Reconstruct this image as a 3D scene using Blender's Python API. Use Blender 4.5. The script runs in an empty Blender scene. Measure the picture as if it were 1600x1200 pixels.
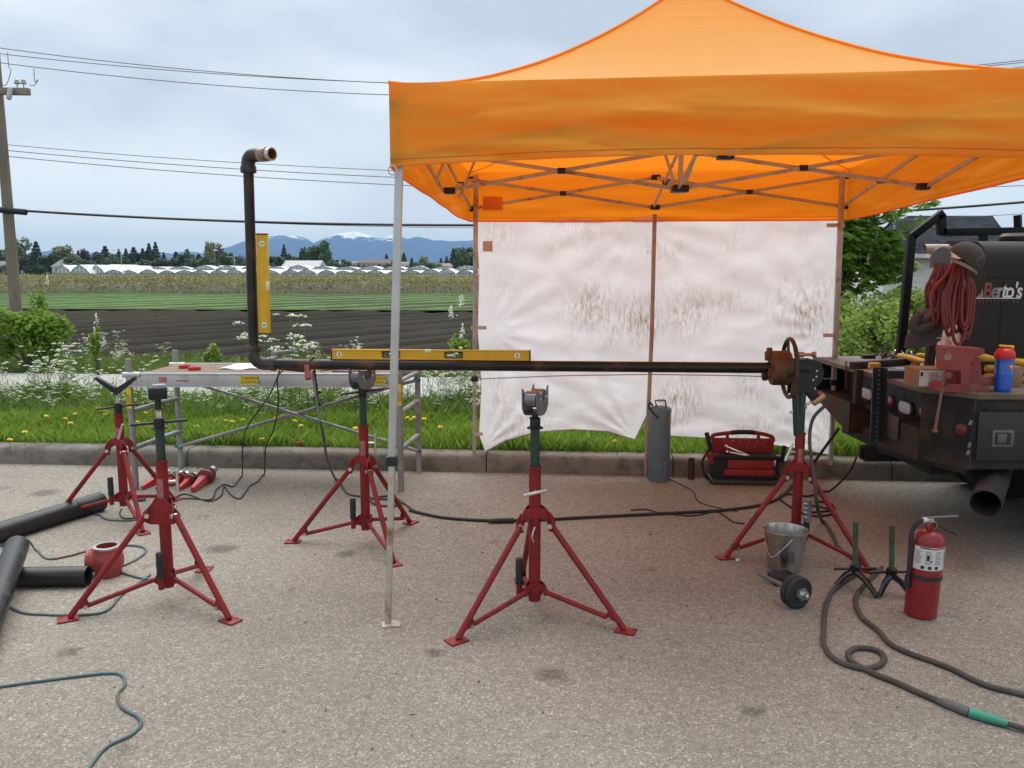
import bpy, bmesh, math, random
import numpy as np
from mathutils import Vector, Matrix, Euler
random.seed(7); rng = np.random.default_rng(7)
R = math.radians
sc = bpy.context.scene
COL = sc.collection

# ------------------------------------------------------------------ camera
CAM_H = 1.69; FPX = 1300.0; PITCH = math.atan(175 / 1300)
cd = bpy.data.cameras.new('camera'); cam = bpy.data.objects.new('camera', cd); COL.objects.link(cam)
cd.sensor_width = 36; cd.lens = 36 * FPX / 1600
cam.location = (0, 0, CAM_H); cam.rotation_euler = (R(90) - PITCH, 0, 0)
cd.clip_start = 0.05; cd.clip_end = 30000
sc.camera = cam

# ------------------------------------------------------------------ world, sun, exposure
SUN_EL, SUN_AZ = R(67), R(-6)       # brightest part of the overcast: high, beyond the tarp wall
w = bpy.data.worlds.new('World'); sc.world = w; w.use_nodes = True
nt = w.node_tree; nt.nodes.clear()
def N(t, tree=None, **kw):
    n = (tree or nt).nodes.new(t)
    for k, v in kw.items(): setattr(n, k, v)
    return n
out = N('ShaderNodeOutputWorld')
sky = N('ShaderNodeTexSky', sky_type='NISHITA', sun_disc=False)
sky.sun_elevation = SUN_EL; sky.sun_rotation = SUN_AZ
bgA = N('ShaderNodeBackground'); bgA.inputs[1].default_value = 0.05
nt.links.new(sky.outputs[0], bgA.inputs[0])
tc = N('ShaderNodeTexCoord'); mp = N('ShaderNodeMapping'); mp.inputs['Scale'].default_value = (1, 1, 2.6)
nt.links.new(tc.outputs['Generated'], mp.inputs[0])
nz = N('ShaderNodeTexNoise'); nz.inputs['Scale'].default_value = 2.9; nz.inputs['Detail'].default_value = 5; nz.inputs['Roughness'].default_value = .45
nt.links.new(mp.outputs[0], nz.inputs[0])
rp = N('ShaderNodeValToRGB')
rp.color_ramp.elements[0].position = .40; rp.color_ramp.elements[0].color = (.275, .312, .352, 1)
rp.color_ramp.elements[1].position = .62; rp.color_ramp.elements[1].color = (.435, .46, .478, 1)
nt.links.new(nz.outputs[0], rp.inputs[0])
sx = N('ShaderNodeSeparateXYZ'); nt.links.new(tc.outputs['Generated'], sx.inputs[0])
mr = N('ShaderNodeMapRange'); mr.inputs[1].default_value = -.02; mr.inputs[2].default_value = .16; mr.inputs[3].default_value = .85; mr.inputs[4].default_value = 0
nt.links.new(sx.outputs['Z'], mr.inputs[0])
mx = N('ShaderNodeMix', data_type='RGBA'); mx.inputs['B'].default_value = (.53, .545, .535, 1)
nt.links.new(mr.outputs[0], mx.inputs['Factor']); nt.links.new(rp.outputs[0], mx.inputs['A'])
bgB = N('ShaderNodeBackground'); bgB.inputs[1].default_value = 0.85
nt.links.new(mx.outputs['Result'], bgB.inputs[0])
ms = N('ShaderNodeMixShader'); ms.inputs[0].default_value = .85
nt.links.new(bgA.outputs[0], ms.inputs[1]); nt.links.new(bgB.outputs[0], ms.inputs[2]); nt.links.new(ms.outputs[0], out.inputs[0])

sd = bpy.data.lights.new('sun', 'SUN'); sd.energy = 1.5; sd.angle = R(75); sd.color = (1, .965, .92)
sun = bpy.data.objects.new('sun', sd); COL.objects.link(sun)
dsun = Vector((math.sin(SUN_AZ) * math.cos(SUN_EL), math.cos(SUN_AZ) * math.cos(SUN_EL), math.sin(SUN_EL)))
sun.rotation_euler = dsun.to_track_quat('Z', 'Y').to_euler(); sun.location = dsun * 30
vs = sc.view_settings; vs.view_transform = 'Standard'; vs.look = 'None'; vs.gamma = 1; vs.use_curve_mapping = False
vs.exposure = 1.41
sc.cycles.max_bounces = 8; sc.cycles.transparent_max_bounces = 12; sc.cycles.volume_bounces = 0
sc.cycles.use_denoising = True

# ------------------------------------------------------------------ photo geometry helpers (pixel of the 1600x1200 photo -> world)
_c, _s = math.cos(PITCH), math.sin(PITCH)
def ray(px, py):
    x = (px - 800) / FPX; y = (600 - py) / FPX
    return Vector((x, _c + y * _s, -_s + y * _c))
def P(px, py, Y):
    d = ray(px, py); t = Y / d.y
    return Vector((d.x * t, Y, CAM_H + d.z * t))
def G(px, py, z=0.0):
    d = ray(px, py); t = (z - CAM_H) / d.z
    return Vector((d.x * t, d.y * t, z))
def PX(px, py, X):
    d = ray(px, py); t = X / d.x
    return Vector((X, d.y * t, CAM_H + d.z * t))
KA = math.atan(-0.0775)                       # direction of the kerb
KU = Vector((math.cos(KA), math.sin(KA), 0)); KN = Vector((-math.sin(KA), math.cos(KA), 0))
K0 = Vector((0, 6.89, 0))
def K(u, d, z=0): return K0 + KU * u + KN * d + Vector((0, 0, z))

# ------------------------------------------------------------------ materials
MATS = {}
def lk(t, a, b): t.links.new(a, b)
def M(name, col, rough=.55, metal=0, var=.18, scale=6, bump=0., bscale=None, over=None, over_amt=.5, over_scale=4, spec=.5, coat=0, vec='Object', stretch=None, detail=6):
    """principled with noise variation of the own colour, optional second colour in patches (rust, dirt, wear) and fine bump"""
    if name in MATS: return MATS[name]
    m = bpy.data.materials.new(name); m.use_nodes = True; t = m.node_tree
    b = t.nodes['Principled BSDF']
    b.inputs['Roughness'].default_value = rough; b.inputs['Metallic'].default_value = metal
    b.inputs['Specular IOR Level'].default_value = spec; b.inputs['Coat Weight'].default_value = coat
    tcn = N('ShaderNodeTexCoord', t); src = tcn.outputs[vec]
    if stretch:
        mpn = N('ShaderNodeMapping', t); mpn.inputs['Scale'].default_value = stretch; lk(t, src, mpn.inputs[0]); src = mpn.outputs[0]
    n = N('ShaderNodeTexNoise', t); n.inputs['Scale'].default_value = scale; n.inputs['Detail'].default_value = detail; lk(t, src, n.inputs[0])
    mr = N('ShaderNodeMapRange', t); mr.inputs[1].default_value = .3; mr.inputs[2].default_value = .7; mr.inputs[3].default_value = 1 - var; mr.inputs[4].default_value = 1 + var
    lk(t, n.outputs[0], mr.inputs[0])
    vm = N('ShaderNodeVectorMath', t, operation='SCALE'); vm.inputs[0].default_value = col[:3]; lk(t, mr.outputs[0], vm.inputs['Scale'])
    cur = vm.outputs[0]
    if over:
        n2 = N('ShaderNodeTexNoise', t); n2.inputs['Scale'].default_value = over_scale; n2.inputs['Detail'].default_value = 8; n2.inputs['Roughness'].default_value = .65; lk(t, src, n2.inputs[0])
        r2 = N('ShaderNodeMapRange', t); r2.inputs[1].default_value = .62 - over_amt * .3; r2.inputs[2].default_value = .74 - over_amt * .2; lk(t, n2.outputs[0], r2.inputs[0])
        mxn = N('ShaderNodeMix', t, data_type='RGBA'); lk(t, r2.outputs[0], mxn.inputs['Factor']); lk(t, cur, mxn.inputs['A']); mxn.inputs['B'].default_value = (*over[:3], 1)
        cur = mxn.outputs['Result']
        rr = N('ShaderNodeMapRange', t); rr.inputs[3].default_value = rough; rr.inputs[4].default_value = min(1, rough + .35); lk(t, r2.outputs[0], rr.inputs[0]); lk(t, rr.outputs[0], b.inputs['Roughness'])
        if metal:
            rm = N('ShaderNodeMapRange', t); rm.inputs[3].default_value = metal; rm.inputs[4].default_value = 0; lk(t, r2.outputs[0], rm.inputs[0]); lk(t, rm.outputs[0], b.inputs['Metallic'])
    lk(t, cur, b.inputs['Base Color'])
    if bump:
        n3 = N('ShaderNodeTexNoise', t); n3.inputs['Scale'].default_value = bscale or scale * 6; n3.inputs['Detail'].default_value = 4; lk(t, src, n3.inputs[0])
        bn = N('ShaderNodeBump', t); bn.inputs['Strength'].default_value = bump; bn.inputs['Distance'].default_value = .02; lk(t, n3.outputs[0], bn.inputs['Height']); lk(t, bn.outputs[0], b.inputs['Normal'])
    MATS[name] = m; return m
def leafmat(name, c1, c2, trans=.35, rough=.5):
    m = bpy.data.materials.new(name); m.use_nodes = True; t = m.node_tree; t.nodes.remove(t.nodes['Principled BSDF'])
    o = t.nodes['Material Output']
    g = N('ShaderNodeNewGeometry', t); r = N('ShaderNodeMix', t, data_type='RGBA')
    lk(t, g.outputs['Random Per Island'], r.inputs['Factor']); r.inputs['A'].default_value = (*c1, 1); r.inputs['B'].default_value = (*c2, 1)
    d = N('ShaderNodeBsdfPrincipled', t); d.inputs['Roughness'].default_value = rough; d.inputs['Specular IOR Level'].default_value = .3
    tr = N('ShaderNodeBsdfTranslucent', t); mxs = N('ShaderNodeMixShader', t); mxs.inputs[0].default_value = trans
    hs = N('ShaderNodeHueSaturation', t); hs.inputs['Value'].default_value = 1.25; hs.inputs['Hue'].default_value = .485
    lk(t, r.outputs['Result'], hs.inputs['Color'])
    lk(t, r.outputs['Result'], d.inputs['Base Color']); lk(t, hs.outputs[0], tr.inputs[0]); lk(t, d.outputs[0], mxs.inputs[1]); lk(t, tr.outputs[0], mxs.inputs[2]); lk(t, mxs.outputs[0], o.inputs[0])
    MATS[name] = m; return m

# ------------------------------------------------------------------ mesh builder
MW = {}            # object name -> world matrix of its frame
class MB:
    def __init__(s): s.v = []; s.f = []; s.m = []; s.cm = 0
    def add(s, vs, fs):
        o = len(s.v); s.v += [tuple(v) for v in vs]; s.f += [tuple(i + o for i in f) for f in fs]; s.m += [s.cm] * len(fs); return s
    def mat(s, i): s.cm = i; return s
    def box(s, c, size, rot=None, bev=0.):
        hx, hy, hz = (max(1e-4, a / 2) for a in size); b = min(bev, .45 * min(size))
        Rm = (rot if isinstance(rot, Matrix) else Euler(rot).to_matrix()) if rot is not None else Matrix.Identity(3)
        c = Vector(c)
        if b <= 0:
            vs = [c + Rm @ Vector((x * hx, y * hy, z * hz)) for z in (-1, 1) for y in (-1, 1) for x in (-1, 1)]
            return s.add(vs, [(0, 2, 3, 1), (4, 5, 7, 6), (0, 1, 5, 4), (2, 6, 7, 3), (0, 4, 6, 2), (1, 3, 7, 5)])
        bm = bmesh.new(); bmesh.ops.create_cube(bm, size=1)
        for v in bm.verts: v.co = Vector((v.co.x * hx * 2, v.co.y * hy * 2, v.co.z * hz * 2))
        bmesh.ops.bevel(bm, geom=bm.edges[:], offset=b, segments=2, affect='EDGES', profile=.5)
        bm.verts.index_update()
        s.add([c + Rm @ v.co for v in bm.verts], [[v.index for v in f.verts] for f in bm.faces]); bm.free(); return s
    def bx(s, x0, x1, y0, y1, z0, z1, bev=0.): return s.box(((x0 + x1) / 2, (y0 + y1) / 2, (z0 + z1) / 2), (x1 - x0, y1 - y0, z1 - z0), None, bev)
    def bar(s, a, b, w, h, up=(0, 0, 1), bev=0.):
        a, b = Vector(a), Vector(b); d = b - a; L = d.length; x = d.normalized(); up = Vector(up)
        if abs(x.dot(up)) > .99: up = Vector((0, 1, 0))
        y = up.cross(x).normalized(); z = x.cross(y)
        return s.box((a + b) / 2, (L, w, h), Matrix((x, y, z)).transposed(), bev)
    def tube(s, pts, r, n=8, caps=True, closed=False):
        pts = [Vector(p) for p in pts]; rs = r if isinstance(r, (list, tuple)) else [r] * len(pts)
        vs, fs = [], []; up = None; L = len(pts)
        for i, p in enumerate(pts):
            if closed: d = pts[(i + 1) % L] - pts[i - 1]
            else: d = pts[min(i + 1, L - 1)] - pts[max(i - 1, 0)]
            d = d.normalized() if d.length > 1e-9 else Vector((0, 0, 1))
            if up is None:
                up = Vector((0, 0, 1)) if abs(d.z) < .9 else Vector((1, 0, 0))
            up = (up - d * up.dot(d)); up = up.normalized() if up.length > 1e-6 else d.orthogonal().normalized()
            sd_ = d.cross(up)
            for k in range(n):
                a = 2 * math.pi * k / n; vs.append(p + (up * math.cos(a) + sd_ * math.sin(a)) * rs[i])
        for i in range(L if closed else L - 1):
            j = (i + 1) % L
            for k in range(n): fs.append((i * n + k, i * n + (k + 1) % n, j * n + (k + 1) % n, j * n + k))
        if caps and not closed:
            fs.append(tuple(range(n - 1, -1, -1))); fs.append(tuple((L - 1) * n + k for k in range(n)))
        return s.add(vs, fs)
    def cyl(s, a, b, r0, r1=None, n=16, caps=True): return s.tube([a, b], [r0, r0 if r1 is None else r1], n, caps)
    def lathe(s, prof, o=(0, 0, 0), axis=(0, 0, 1), n=24, caps=True):
        ax = Vector(axis).normalized(); u = ax.orthogonal().normalized(); v = ax.cross(u); o = Vector(o)
        vs = [o + ax * z + (u * math.cos(2 * math.pi * k / n) + v * math.sin(2 * math.pi * k / n)) * r for r, z in prof for k in range(n)]
        fs = [(i * n + k, i * n + (k + 1) % n, (i + 1) * n + (k + 1) % n, (i + 1) * n + k) for i in range(len(prof) - 1) for k in range(n)]
        if caps: fs.append(tuple(range(n - 1, -1, -1))); fs.append(tuple((len(prof) - 1) * n + k for k in range(n)))
        return s.add(vs, fs)
    def prism(s, poly, o, ex, ey, ez, t):
        """polygon (x,y) in plane ex,ey at o, extruded by t along ez (centred)"""
        o, ex, ey, ez = Vector(o), Vector(ex), Vector(ey), Vector(ez); n = len(poly)
        vs = [o + ex * x + ey * y - ez * t / 2 for x, y in poly] + [o + ex * x + ey * y + ez * t / 2 for x, y in poly]
        return s.add(vs, [tuple(range(n - 1, -1, -1)), tuple(range(n, 2 * n))] + [(i, (i + 1) % n, n + (i + 1) % n, n + i) for i in range(n)])
    def torus(s, o, axis, R_, r, n=28, m=8):
        ax = Vector(axis).normalized(); u = ax.orthogonal().normalized(); v = ax.cross(u); o = Vector(o)
        return s.tube([o + (u * math.cos(2 * math.pi * i / n) + v * math.sin(2 * math.pi * i / n)) * R_ for i in range(n)], r, m, closed=True)
    def grid(s, fn, nu, nv):
        vs = [fn(i / nu, j / nv) for j in range(nv + 1) for i in range(nu + 1)]
        return s.add(vs, [(j * (nu + 1) + i, j * (nu + 1) + i + 1, (j + 1) * (nu + 1) + i + 1, (j + 1) * (nu + 1) + i) for j in range(nv) for i in range(nu)])
    def build(s, name, mats, parent=None, smooth=35, loc=None):
        me = bpy.data.meshes.new(name)
        inv = None
        if parent is not None and parent.name in MW: inv = MW[parent.name].inverted()
        if loc is not None: inv = Matrix.Translation(-Vector(loc))
        v = [inv @ Vector(p) for p in s.v] if inv is not None else s.v
        me.from_pydata([tuple(p) for p in v], [], s.f)
        for m in (mats if isinstance(mats, (list, tuple)) else [mats]): me.materials.append(m)
        if any(s.m): me.polygons.foreach_set('material_index', s.m)
        bm = bmesh.new(); bm.from_mesh(me); bmesh.ops.recalc_face_normals(bm, faces=bm.faces[:]); bm.to_mesh(me); bm.free()
        if smooth:
            me.shade_smooth(); me.set_sharp_from_angle(angle=R(smooth))
        o = bpy.data.objects.new(name, me); COL.objects.link(o)
        if parent is not None:
            o.parent = parent
            if parent.name in MW: MW[o.name] = MW[parent.name]
        if loc is not None: o.location = loc; MW[o.name] = Matrix.Translation(Vector(loc))
        return o
def tag(o, label=None, cat=None, group=None, kind=None):
    if label: o['label'] = label
    if cat: o['category'] = cat
    if group: o['group'] = group
    if kind: o['kind'] = kind
    return o
def thing(name, label, cat, loc=(0, 0, 0), rz=0., group=None, local=False):
    """Empty at the thing's base; parts are given in world coordinates unless local"""
    o = bpy.data.objects.new(name, None); COL.objects.link(o); o.empty_display_size = .1
    o.location = loc; o.rotation_euler = (0, 0, rz)
    if not local: MW[o.name] = Matrix.Translation(Vector(loc)) @ Matrix.Rotation(rz, 4, 'Z')
    return tag(o, label, cat, group)
def struct(o): o['kind'] = 'structure'; return o
def copy_tree(o, parent=None):
    c = o.copy(); COL.objects.link(c); c.parent = parent
    for ch in list(o.children): copy_tree(ch, c)
    return c
def cr(pts, k=6):
    """Catmull-Rom through points"""
    pts = [Vector(p) for p in pts]; o = []
    for i in range(len(pts) - 1):
        a = pts[max(i - 1, 0)]; b = pts[i]; c = pts[i + 1]; d = pts[min(i + 2, len(pts) - 1)]
        for j in range(k):
            t = j / k; o.append(.5 * (2 * b + (c - a) * t + (2 * a - 5 * b + 4 * c - d) * t * t + (3 * b - a - 3 * c + d) * t ** 3))
    return o + [pts[-1]]
def fast_mesh(name, V, F, mats, parent=None, smooth=False, mi=None, loc=None):
    """numpy mesh: F is (n,4) or (n,3)"""
    me = bpy.data.meshes.new(name); V = np.asarray(V, dtype=np.float32); F = np.asarray(F, dtype=np.int32); k = F.shape[1]
    if loc is not None: V = V - np.array(loc, dtype=np.float32)
    me.vertices.add(len(V)); me.vertices.foreach_set('co', V.ravel())
    me.loops.add(F.size); me.loops.foreach_set('vertex_index', F.ravel())
    me.polygons.add(len(F)); me.polygons.foreach_set('loop_start', np.arange(0, F.size, k, dtype=np.int32))
    for m in (mats if isinstance(mats, (list, tuple)) else [mats]): me.materials.append(m)
    if mi is not None: me.polygons.foreach_set('material_index', np.asarray(mi, dtype=np.int32))
    me.update(calc_edges=True); me.validate()
    if smooth: me.shade_smooth()
    o = bpy.data.objects.new(name, me); COL.objects.link(o)
    if parent is not None: o.parent = parent
    if loc is not None: o.location = loc
    return o
def unit(a): return a / np.maximum(np.linalg.norm(a, axis=1, keepdims=True), 1e-9)
def leaf_arrays(C, L, Wd, droop=.3, up=.35, D=None):
    """diamond leaves at centres C: length L, width Wd arrays"""
    n = len(C); d = rng.normal(size=(n, 3)) if D is None else D + rng.normal(size=(n, 3)) * .5
    d[:, 2] = d[:, 2] * .6 - droop; d = unit(d)
    nn = rng.normal(size=(n, 3)); nn[:, 2] = np.abs(nn[:, 2]) + up; sidev = unit(np.cross(d, nn)); nrm = np.cross(sidev, d)
    L = np.broadcast_to(L, (n,))[:, None]; Wd = np.broadcast_to(Wd, (n,))[:, None]
    V = np.empty((n, 4, 3)); V[:, 0] = C - d * L / 2; V[:, 1] = C + sidev * Wd / 2 - nrm * Wd * .15 + d * L * .05; V[:, 2] = C + d * L / 2; V[:, 3] = C - sidev * Wd / 2 - nrm * Wd * .15 + d * L * .05
    return V.reshape(-1, 3), np.arange(n * 4).reshape(-1, 4)
def text_mesh(name, txt, size, mat, M4, parent=None, depth=.0008, sx=1., align='CENTER', shear=0., space=1., bold=0.):
    cu = bpy.data.curves.new(name, 'FONT'); cu.body = txt; cu.size = size; cu.extrude = depth; cu.align_x = align; cu.align_y = 'CENTER'; cu.shear = shear; cu.space_character = space; cu.resolution_u = 3; cu.offset = size * bold
    tmp = bpy.data.objects.new(name + '_tmp', cu); COL.objects.link(tmp)
    dg = bpy.context.evaluated_depsgraph_get(); me = bpy.data.meshes.new_from_object(tmp.evaluated_get(dg)); bpy.data.objects.remove(tmp)
    me.name = name
    X = M4 @ Matrix.Diagonal((sx, 1, 1, 1))
    if parent is not None and parent.name in MW: X = MW[parent.name].inverted() @ X
    me.transform(X); me.materials.clear(); me.materials.append(mat)
    o = bpy.data.objects.new(name, me); COL.objects.link(o)
    if parent is not None: o.parent = parent
    return o
def frame(o, x, y):
    """matrix with origin o, x axis x, y axis y"""
    x = Vector(x).normalized(); y = Vector(y); z = x.cross(y).normalized(); y = z.cross(x)
    m = Matrix((x, y, z)).transposed().to_4x4(); m.translation = Vector(o); return m
def ordinal(i): return ['first', 'second', 'third', 'fourth', 'fifth', 'sixth', 'seventh', 'eighth', 'ninth', 'tenth', 'eleventh', 'twelfth', 'thirteenth', 'fourteenth', 'fifteenth', 'sixteenth', 'seventeenth', 'eighteenth', 'nineteenth', 'twentieth', 'twenty-first', 'twenty-second', 'twenty-third', 'twenty-fourth', 'twenty-fifth', 'twenty-sixth', 'twenty-seventh', 'twenty-eighth', 'twenty-ninth', 'thirtieth', 'thirty-first', 'thirty-second', 'thirty-third', 'thirty-fourth'][i]

# ================================================================== THE SETTING
# ---- asphalt
def asphalt_mat():
    m = bpy.data.materials.new('asphalt'); m.use_nodes = True; t = m.node_tree; b = t.nodes['Principled BSDF']
    tcn = N('ShaderNodeTexCoord', t); o = tcn.outputs['Object']
    v = N('ShaderNodeTexVoronoi', t); v.inputs['Scale'].default_value = 150; v.inputs['Randomness'].default_value = 1; lk(t, o, v.inputs['Vector'])
    sepc = N('ShaderNodeSeparateColor', t); lk(t, v.outputs['Color'], sepc.inputs[0])
    r = N('ShaderNodeValToRGB', t); e = r.color_ramp.elements
    e[0].position = 0; e[0].color = (.18, .161, .134, 1); e[1].position = 1; e[1].color = (.47, .44, .39, 1)
    for p_, c_ in ((.3, (.232, .21, .177, 1)), (.62, (.268, .244, .207, 1)), (.88, (.30, .275, .236, 1))):
        x = e.new(p_); x.color = c_
    lk(t, sepc.outputs[0], r.inputs[0])
    # broad wear, tyre-dust and dark oil stains
    n1 = N('ShaderNodeTexNoise', t); n1.inputs['Scale'].default_value = .55; n1.inputs['Detail'].default_value = 7; n1.inputs['Roughness'].default_value = .6; lk(t, o, n1.inputs[0])
    m1 = N('ShaderNodeMapRange', t); m1.inputs[1].default_value = .3; m1.inputs[2].default_value = .7; m1.inputs[3].default_value = .8; m1.inputs[4].default_value = 1.18; lk(t, n1.outputs[0], m1.inputs[0])
    n2 = N('ShaderNodeTexNoise', t); n2.inputs['Scale'].default_value = 3.1; n2.inputs['Detail'].default_value = 6; n2.inputs['Roughness'].default_value = .55; lk(t, o, n2.inputs[0])
    m2 = N('ShaderNodeMapRange', t); m2.inputs[1].default_value = .64; m2.inputs[2].default_value = .73; m2.inputs[3].default_value = 1; m2.inputs[4].default_value = .72; lk(t, n2.outputs[0], m2.inputs[0])
    n3 = N('ShaderNodeTexNoise', t); n3.inputs['Scale'].default_value = 24; n3.inputs['Detail'].default_value = 5; n3.inputs['Roughness'].default_value = .7; lk(t, o, n3.inputs[0])
    m3 = N('ShaderNodeMapRange', t); m3.inputs[1].default_value = .25; m3.inputs[2].default_value = .75; m3.inputs[3].default_value = .78; m3.inputs[4].default_value = 1.2; lk(t, n3.outputs[0], m3.inputs[0])
    a = N('ShaderNodeMath', t, operation='MULTIPLY'); lk(t, m1.outputs[0], a.inputs[0]); lk(t, m2.outputs[0], a.inputs[1])
    a2 = N('ShaderNodeMath', t, operation='MULTIPLY'); lk(t, a.outputs[0], a2.inputs[0]); lk(t, m3.outputs[0], a2.inputs[1])
    cur = a2.outputs[0]
    for (px, py, rad) in ((860, 1054, .075), (345, 858, .10), (540, 866, .07), (1178, 1112, .05), (110, 1018, .06), (250, 806, .09), (680, 1020, .05), (70, 770, .12)):
        g = G(px, py); d = N('ShaderNodeVectorMath', t, operation='DISTANCE'); d.inputs[1].default_value = g
        wob = N('ShaderNodeVectorMath', t, operation='MULTIPLY_ADD'); lk(t, n3.outputs['Color'], wob.inputs[0]); wob.inputs[1].default_value = (.12, .12, 0); lk(t, o, wob.inputs[2])
        lk(t, wob.outputs[0], d.inputs[0]); d.inputs[1].default_value = g + Vector((.06, .06, 0))
        q = N('ShaderNodeMapRange', t); q.inputs[1].default_value = rad * .5; q.inputs[2].default_value = rad * 1.15; q.inputs[3].default_value = .56; q.inputs[4].default_value = 1; lk(t, d.outputs['Value'], q.inputs[0])
        k = N('ShaderNodeMath', t, operation='MULTIPLY'); lk(t, cur, k.inputs[0]); lk(t, q.outputs[0], k.inputs[1]); cur = k.outputs[0]
    vm = N('ShaderNodeVectorMath', t, operation='SCALE'); lk(t, r.outputs[0], vm.inputs[0]); lk(t, cur, vm.inputs['Scale'])
    lk(t, vm.outputs[0], b.inputs['Base Color']); b.inputs['Roughness'].default_value = .9; b.inputs['Specular IOR Level'].default_value = .25
    bn = N('ShaderNodeBump', t); bn.inputs['Strength'].default_value = .55; bn.inputs['Distance'].default_value = .004; lk(t, v.outputs['Distance'], bn.inputs['Height']); bn.invert = True
    lk(t, bn.outputs[0], b.inputs['Normal']); return m
def sheet(name, pts, mat):
    mb = MB(); mb.add(pts, [tuple(range(len(pts)))]); return mb.build(name, mat, smooth=0)
soilfar = M('far_ground', (.055, .065, .028), .95, var=.35, scale=.02)
struct(sheet('ground', [(-9000, -200, -.12), (9000, -200, -.12), (9000, 9000, -.12), (-9000, 9000, -.12)], soilfar))
struct(sheet('parking_lot', [K(-30, -22), K(30, -22), K(30, .02), K(-30, .02)], asphalt_mat()))
# ---- kerb of cast concrete lengths
conc = M('kerb_concrete', (.19, .17, .142), .9, var=.22, scale=3, bump=.5, bscale=60, over=(.10, .092, .078), over_amt=.45, over_scale=5)
kerb = struct(thing('kerb', None, None))
prof = [(0.0, 0), (.012, .10), (.022, .128), (.045, .147), (.08, .152), (.21, .152), (.21, 0)]
joints = [-14.2, -11.2, -8.2, -5.2, -2.85, -.22, 1.35, 3.12, 6.1, 9.1, 12.0]
for a, b in zip(joints[:-1], joints[1:]):
    mb = MB(); n = len(prof); vs = [K(a + .005, d, z) for d, z in prof] + [K(b - .005, d, z) for d, z in prof]
    mb.add(vs, [tuple(range(n)), tuple(range(2 * n - 1, n - 1, -1))] + [(i, n + i, n + (i + 1) % n, (i + 1) % n) for i in range(n)])
    mb.build('kerb_stone', conc, kerb)
# grit and leaf litter in the gutter
n = 700; u = rng.uniform(-7, 6, n); d = -np.abs(rng.normal(0, .05, n)) - .004
base = np.array([K(a, b, .004) for a, b in zip(u, d)])
V, F = leaf_arrays(base, rng.uniform(.006, .022, n), rng.uniform(.004, .012, n), droop=0, up=3)
tag(fast_mesh('gutter_litter', V, F, leafmat('litter', (.05, .03, .015), (.3, .24, .16), .1)), 'dry leaf bits and grit lying along the foot of the kerb', 'litter', kind='stuff')
n = 420; q_ = np.array([(rng.uniform(-4.5, 3.2), 2.6 + 4.2 * rng.uniform(0, 1) ** .7, .004) for _ in range(n)]); V, F = leaf_arrays(q_, rng.uniform(.008, .03, n), rng.uniform(.004, .012, n), 0, 3)
tag(fast_mesh('ground_crumbs', V, F, leafmat('crumbs', (.03, .022, .015), (.16, .12, .08), .05)), 'dark crumbs and leaf bits scattered on the asphalt', 'litter', kind='stuff')
# ---- verge, road, far verge
turf = M('turf_soil', (.035, .06, .014), .95, var=.4, scale=5, bump=.6, bscale=30)
struct(sheet('verge', [K(-30, .21, .14), K(30, .21, .14), K(30, 2.75, .12), K(-30, 2.75, .12)], turf))
struct(sheet('road', [K(-60, 2.75, .10), K(60, 2.75, .10), K(60, 5.6, .10), K(-60, 5.6, .10)], M('road_surface', (.40, .39, .38), .9, var=.12, scale=.8, bump=.3, bscale=80)))
struct(sheet('far_verge', [K(-60, 5.6, .105), K(60, 5.6, .105), K(60, 8.2, .0), K(-60, 8.2, .0)], turf))
def blades(name, n, u0, u1, d0, d1, z0, h0, h1, wd, mat, label, lean=.35, dens=None):
    u = rng.uniform(u0, u1, n); d = rng.uniform(d0, d1, n)
    hh = rng.uniform(h0, h1, n) * (0.65 + .7 * (np.sin(u * 2.3 + np.sin(d * 3) * 2) * .5 + .5) * rng.uniform(.4, 1, n))
    if dens is not None: hh *= dens(u, d)
    B = np.array(K0)[None] + u[:, None] * np.array(KU) + d[:, None] * np.array(KN); B[:, 2] = z0
    a = rng.uniform(0, 2 * np.pi, n); wv = np.stack([np.cos(a), np.sin(a), np.zeros(n)], 1) * wd * rng.uniform(.6, 1.3, n)[:, None]
    ln = rng.normal(0, lean, (n, 2)); tip = B.copy(); tip[:, :2] += ln * hh[:, None]; tip[:, 2] += hh
    mid = B * .45 + tip * .55; mid[:, :2] -= ln * hh[:, None] * .22
    V = np.empty((n, 4, 3)); V[:, 0] = B - wv; V[:, 1] = B + wv; V[:, 2] = mid + wv * .7; V[:, 3] = tip
    return tag(fast_mesh(name, V.reshape(-1, 3), np.arange(n * 4).reshape(-1, 4), mat), label, 'grass', kind='stuff')
gm = leafmat('grass_blade', (.11, .22, .025), (.27, .41, .07), .5)
blades('verge_grass', 85000, -7.2, 6.5, .2, 1.6, .135, .07, .17, .0042, gm, 'long green grass on the strip behind the kerb')
blades('tall_grass', 30000, -7.5, 7, 1.5, 2.75, .13, .10, .26, .005, leafmat('grass_tall', (.10, .19, .03), (.25, .35, .10), .4), 'taller weedy grass at the back of the near verge')
blades('far_verge_grass', 30000, -14, 13, 5.6, 8.1, .05, .06, .2, .009, leafmat('grass_far', (.09, .16, .025), (.22, .30, .08), .4), 'rough grass on the verge beyond the road')
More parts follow.
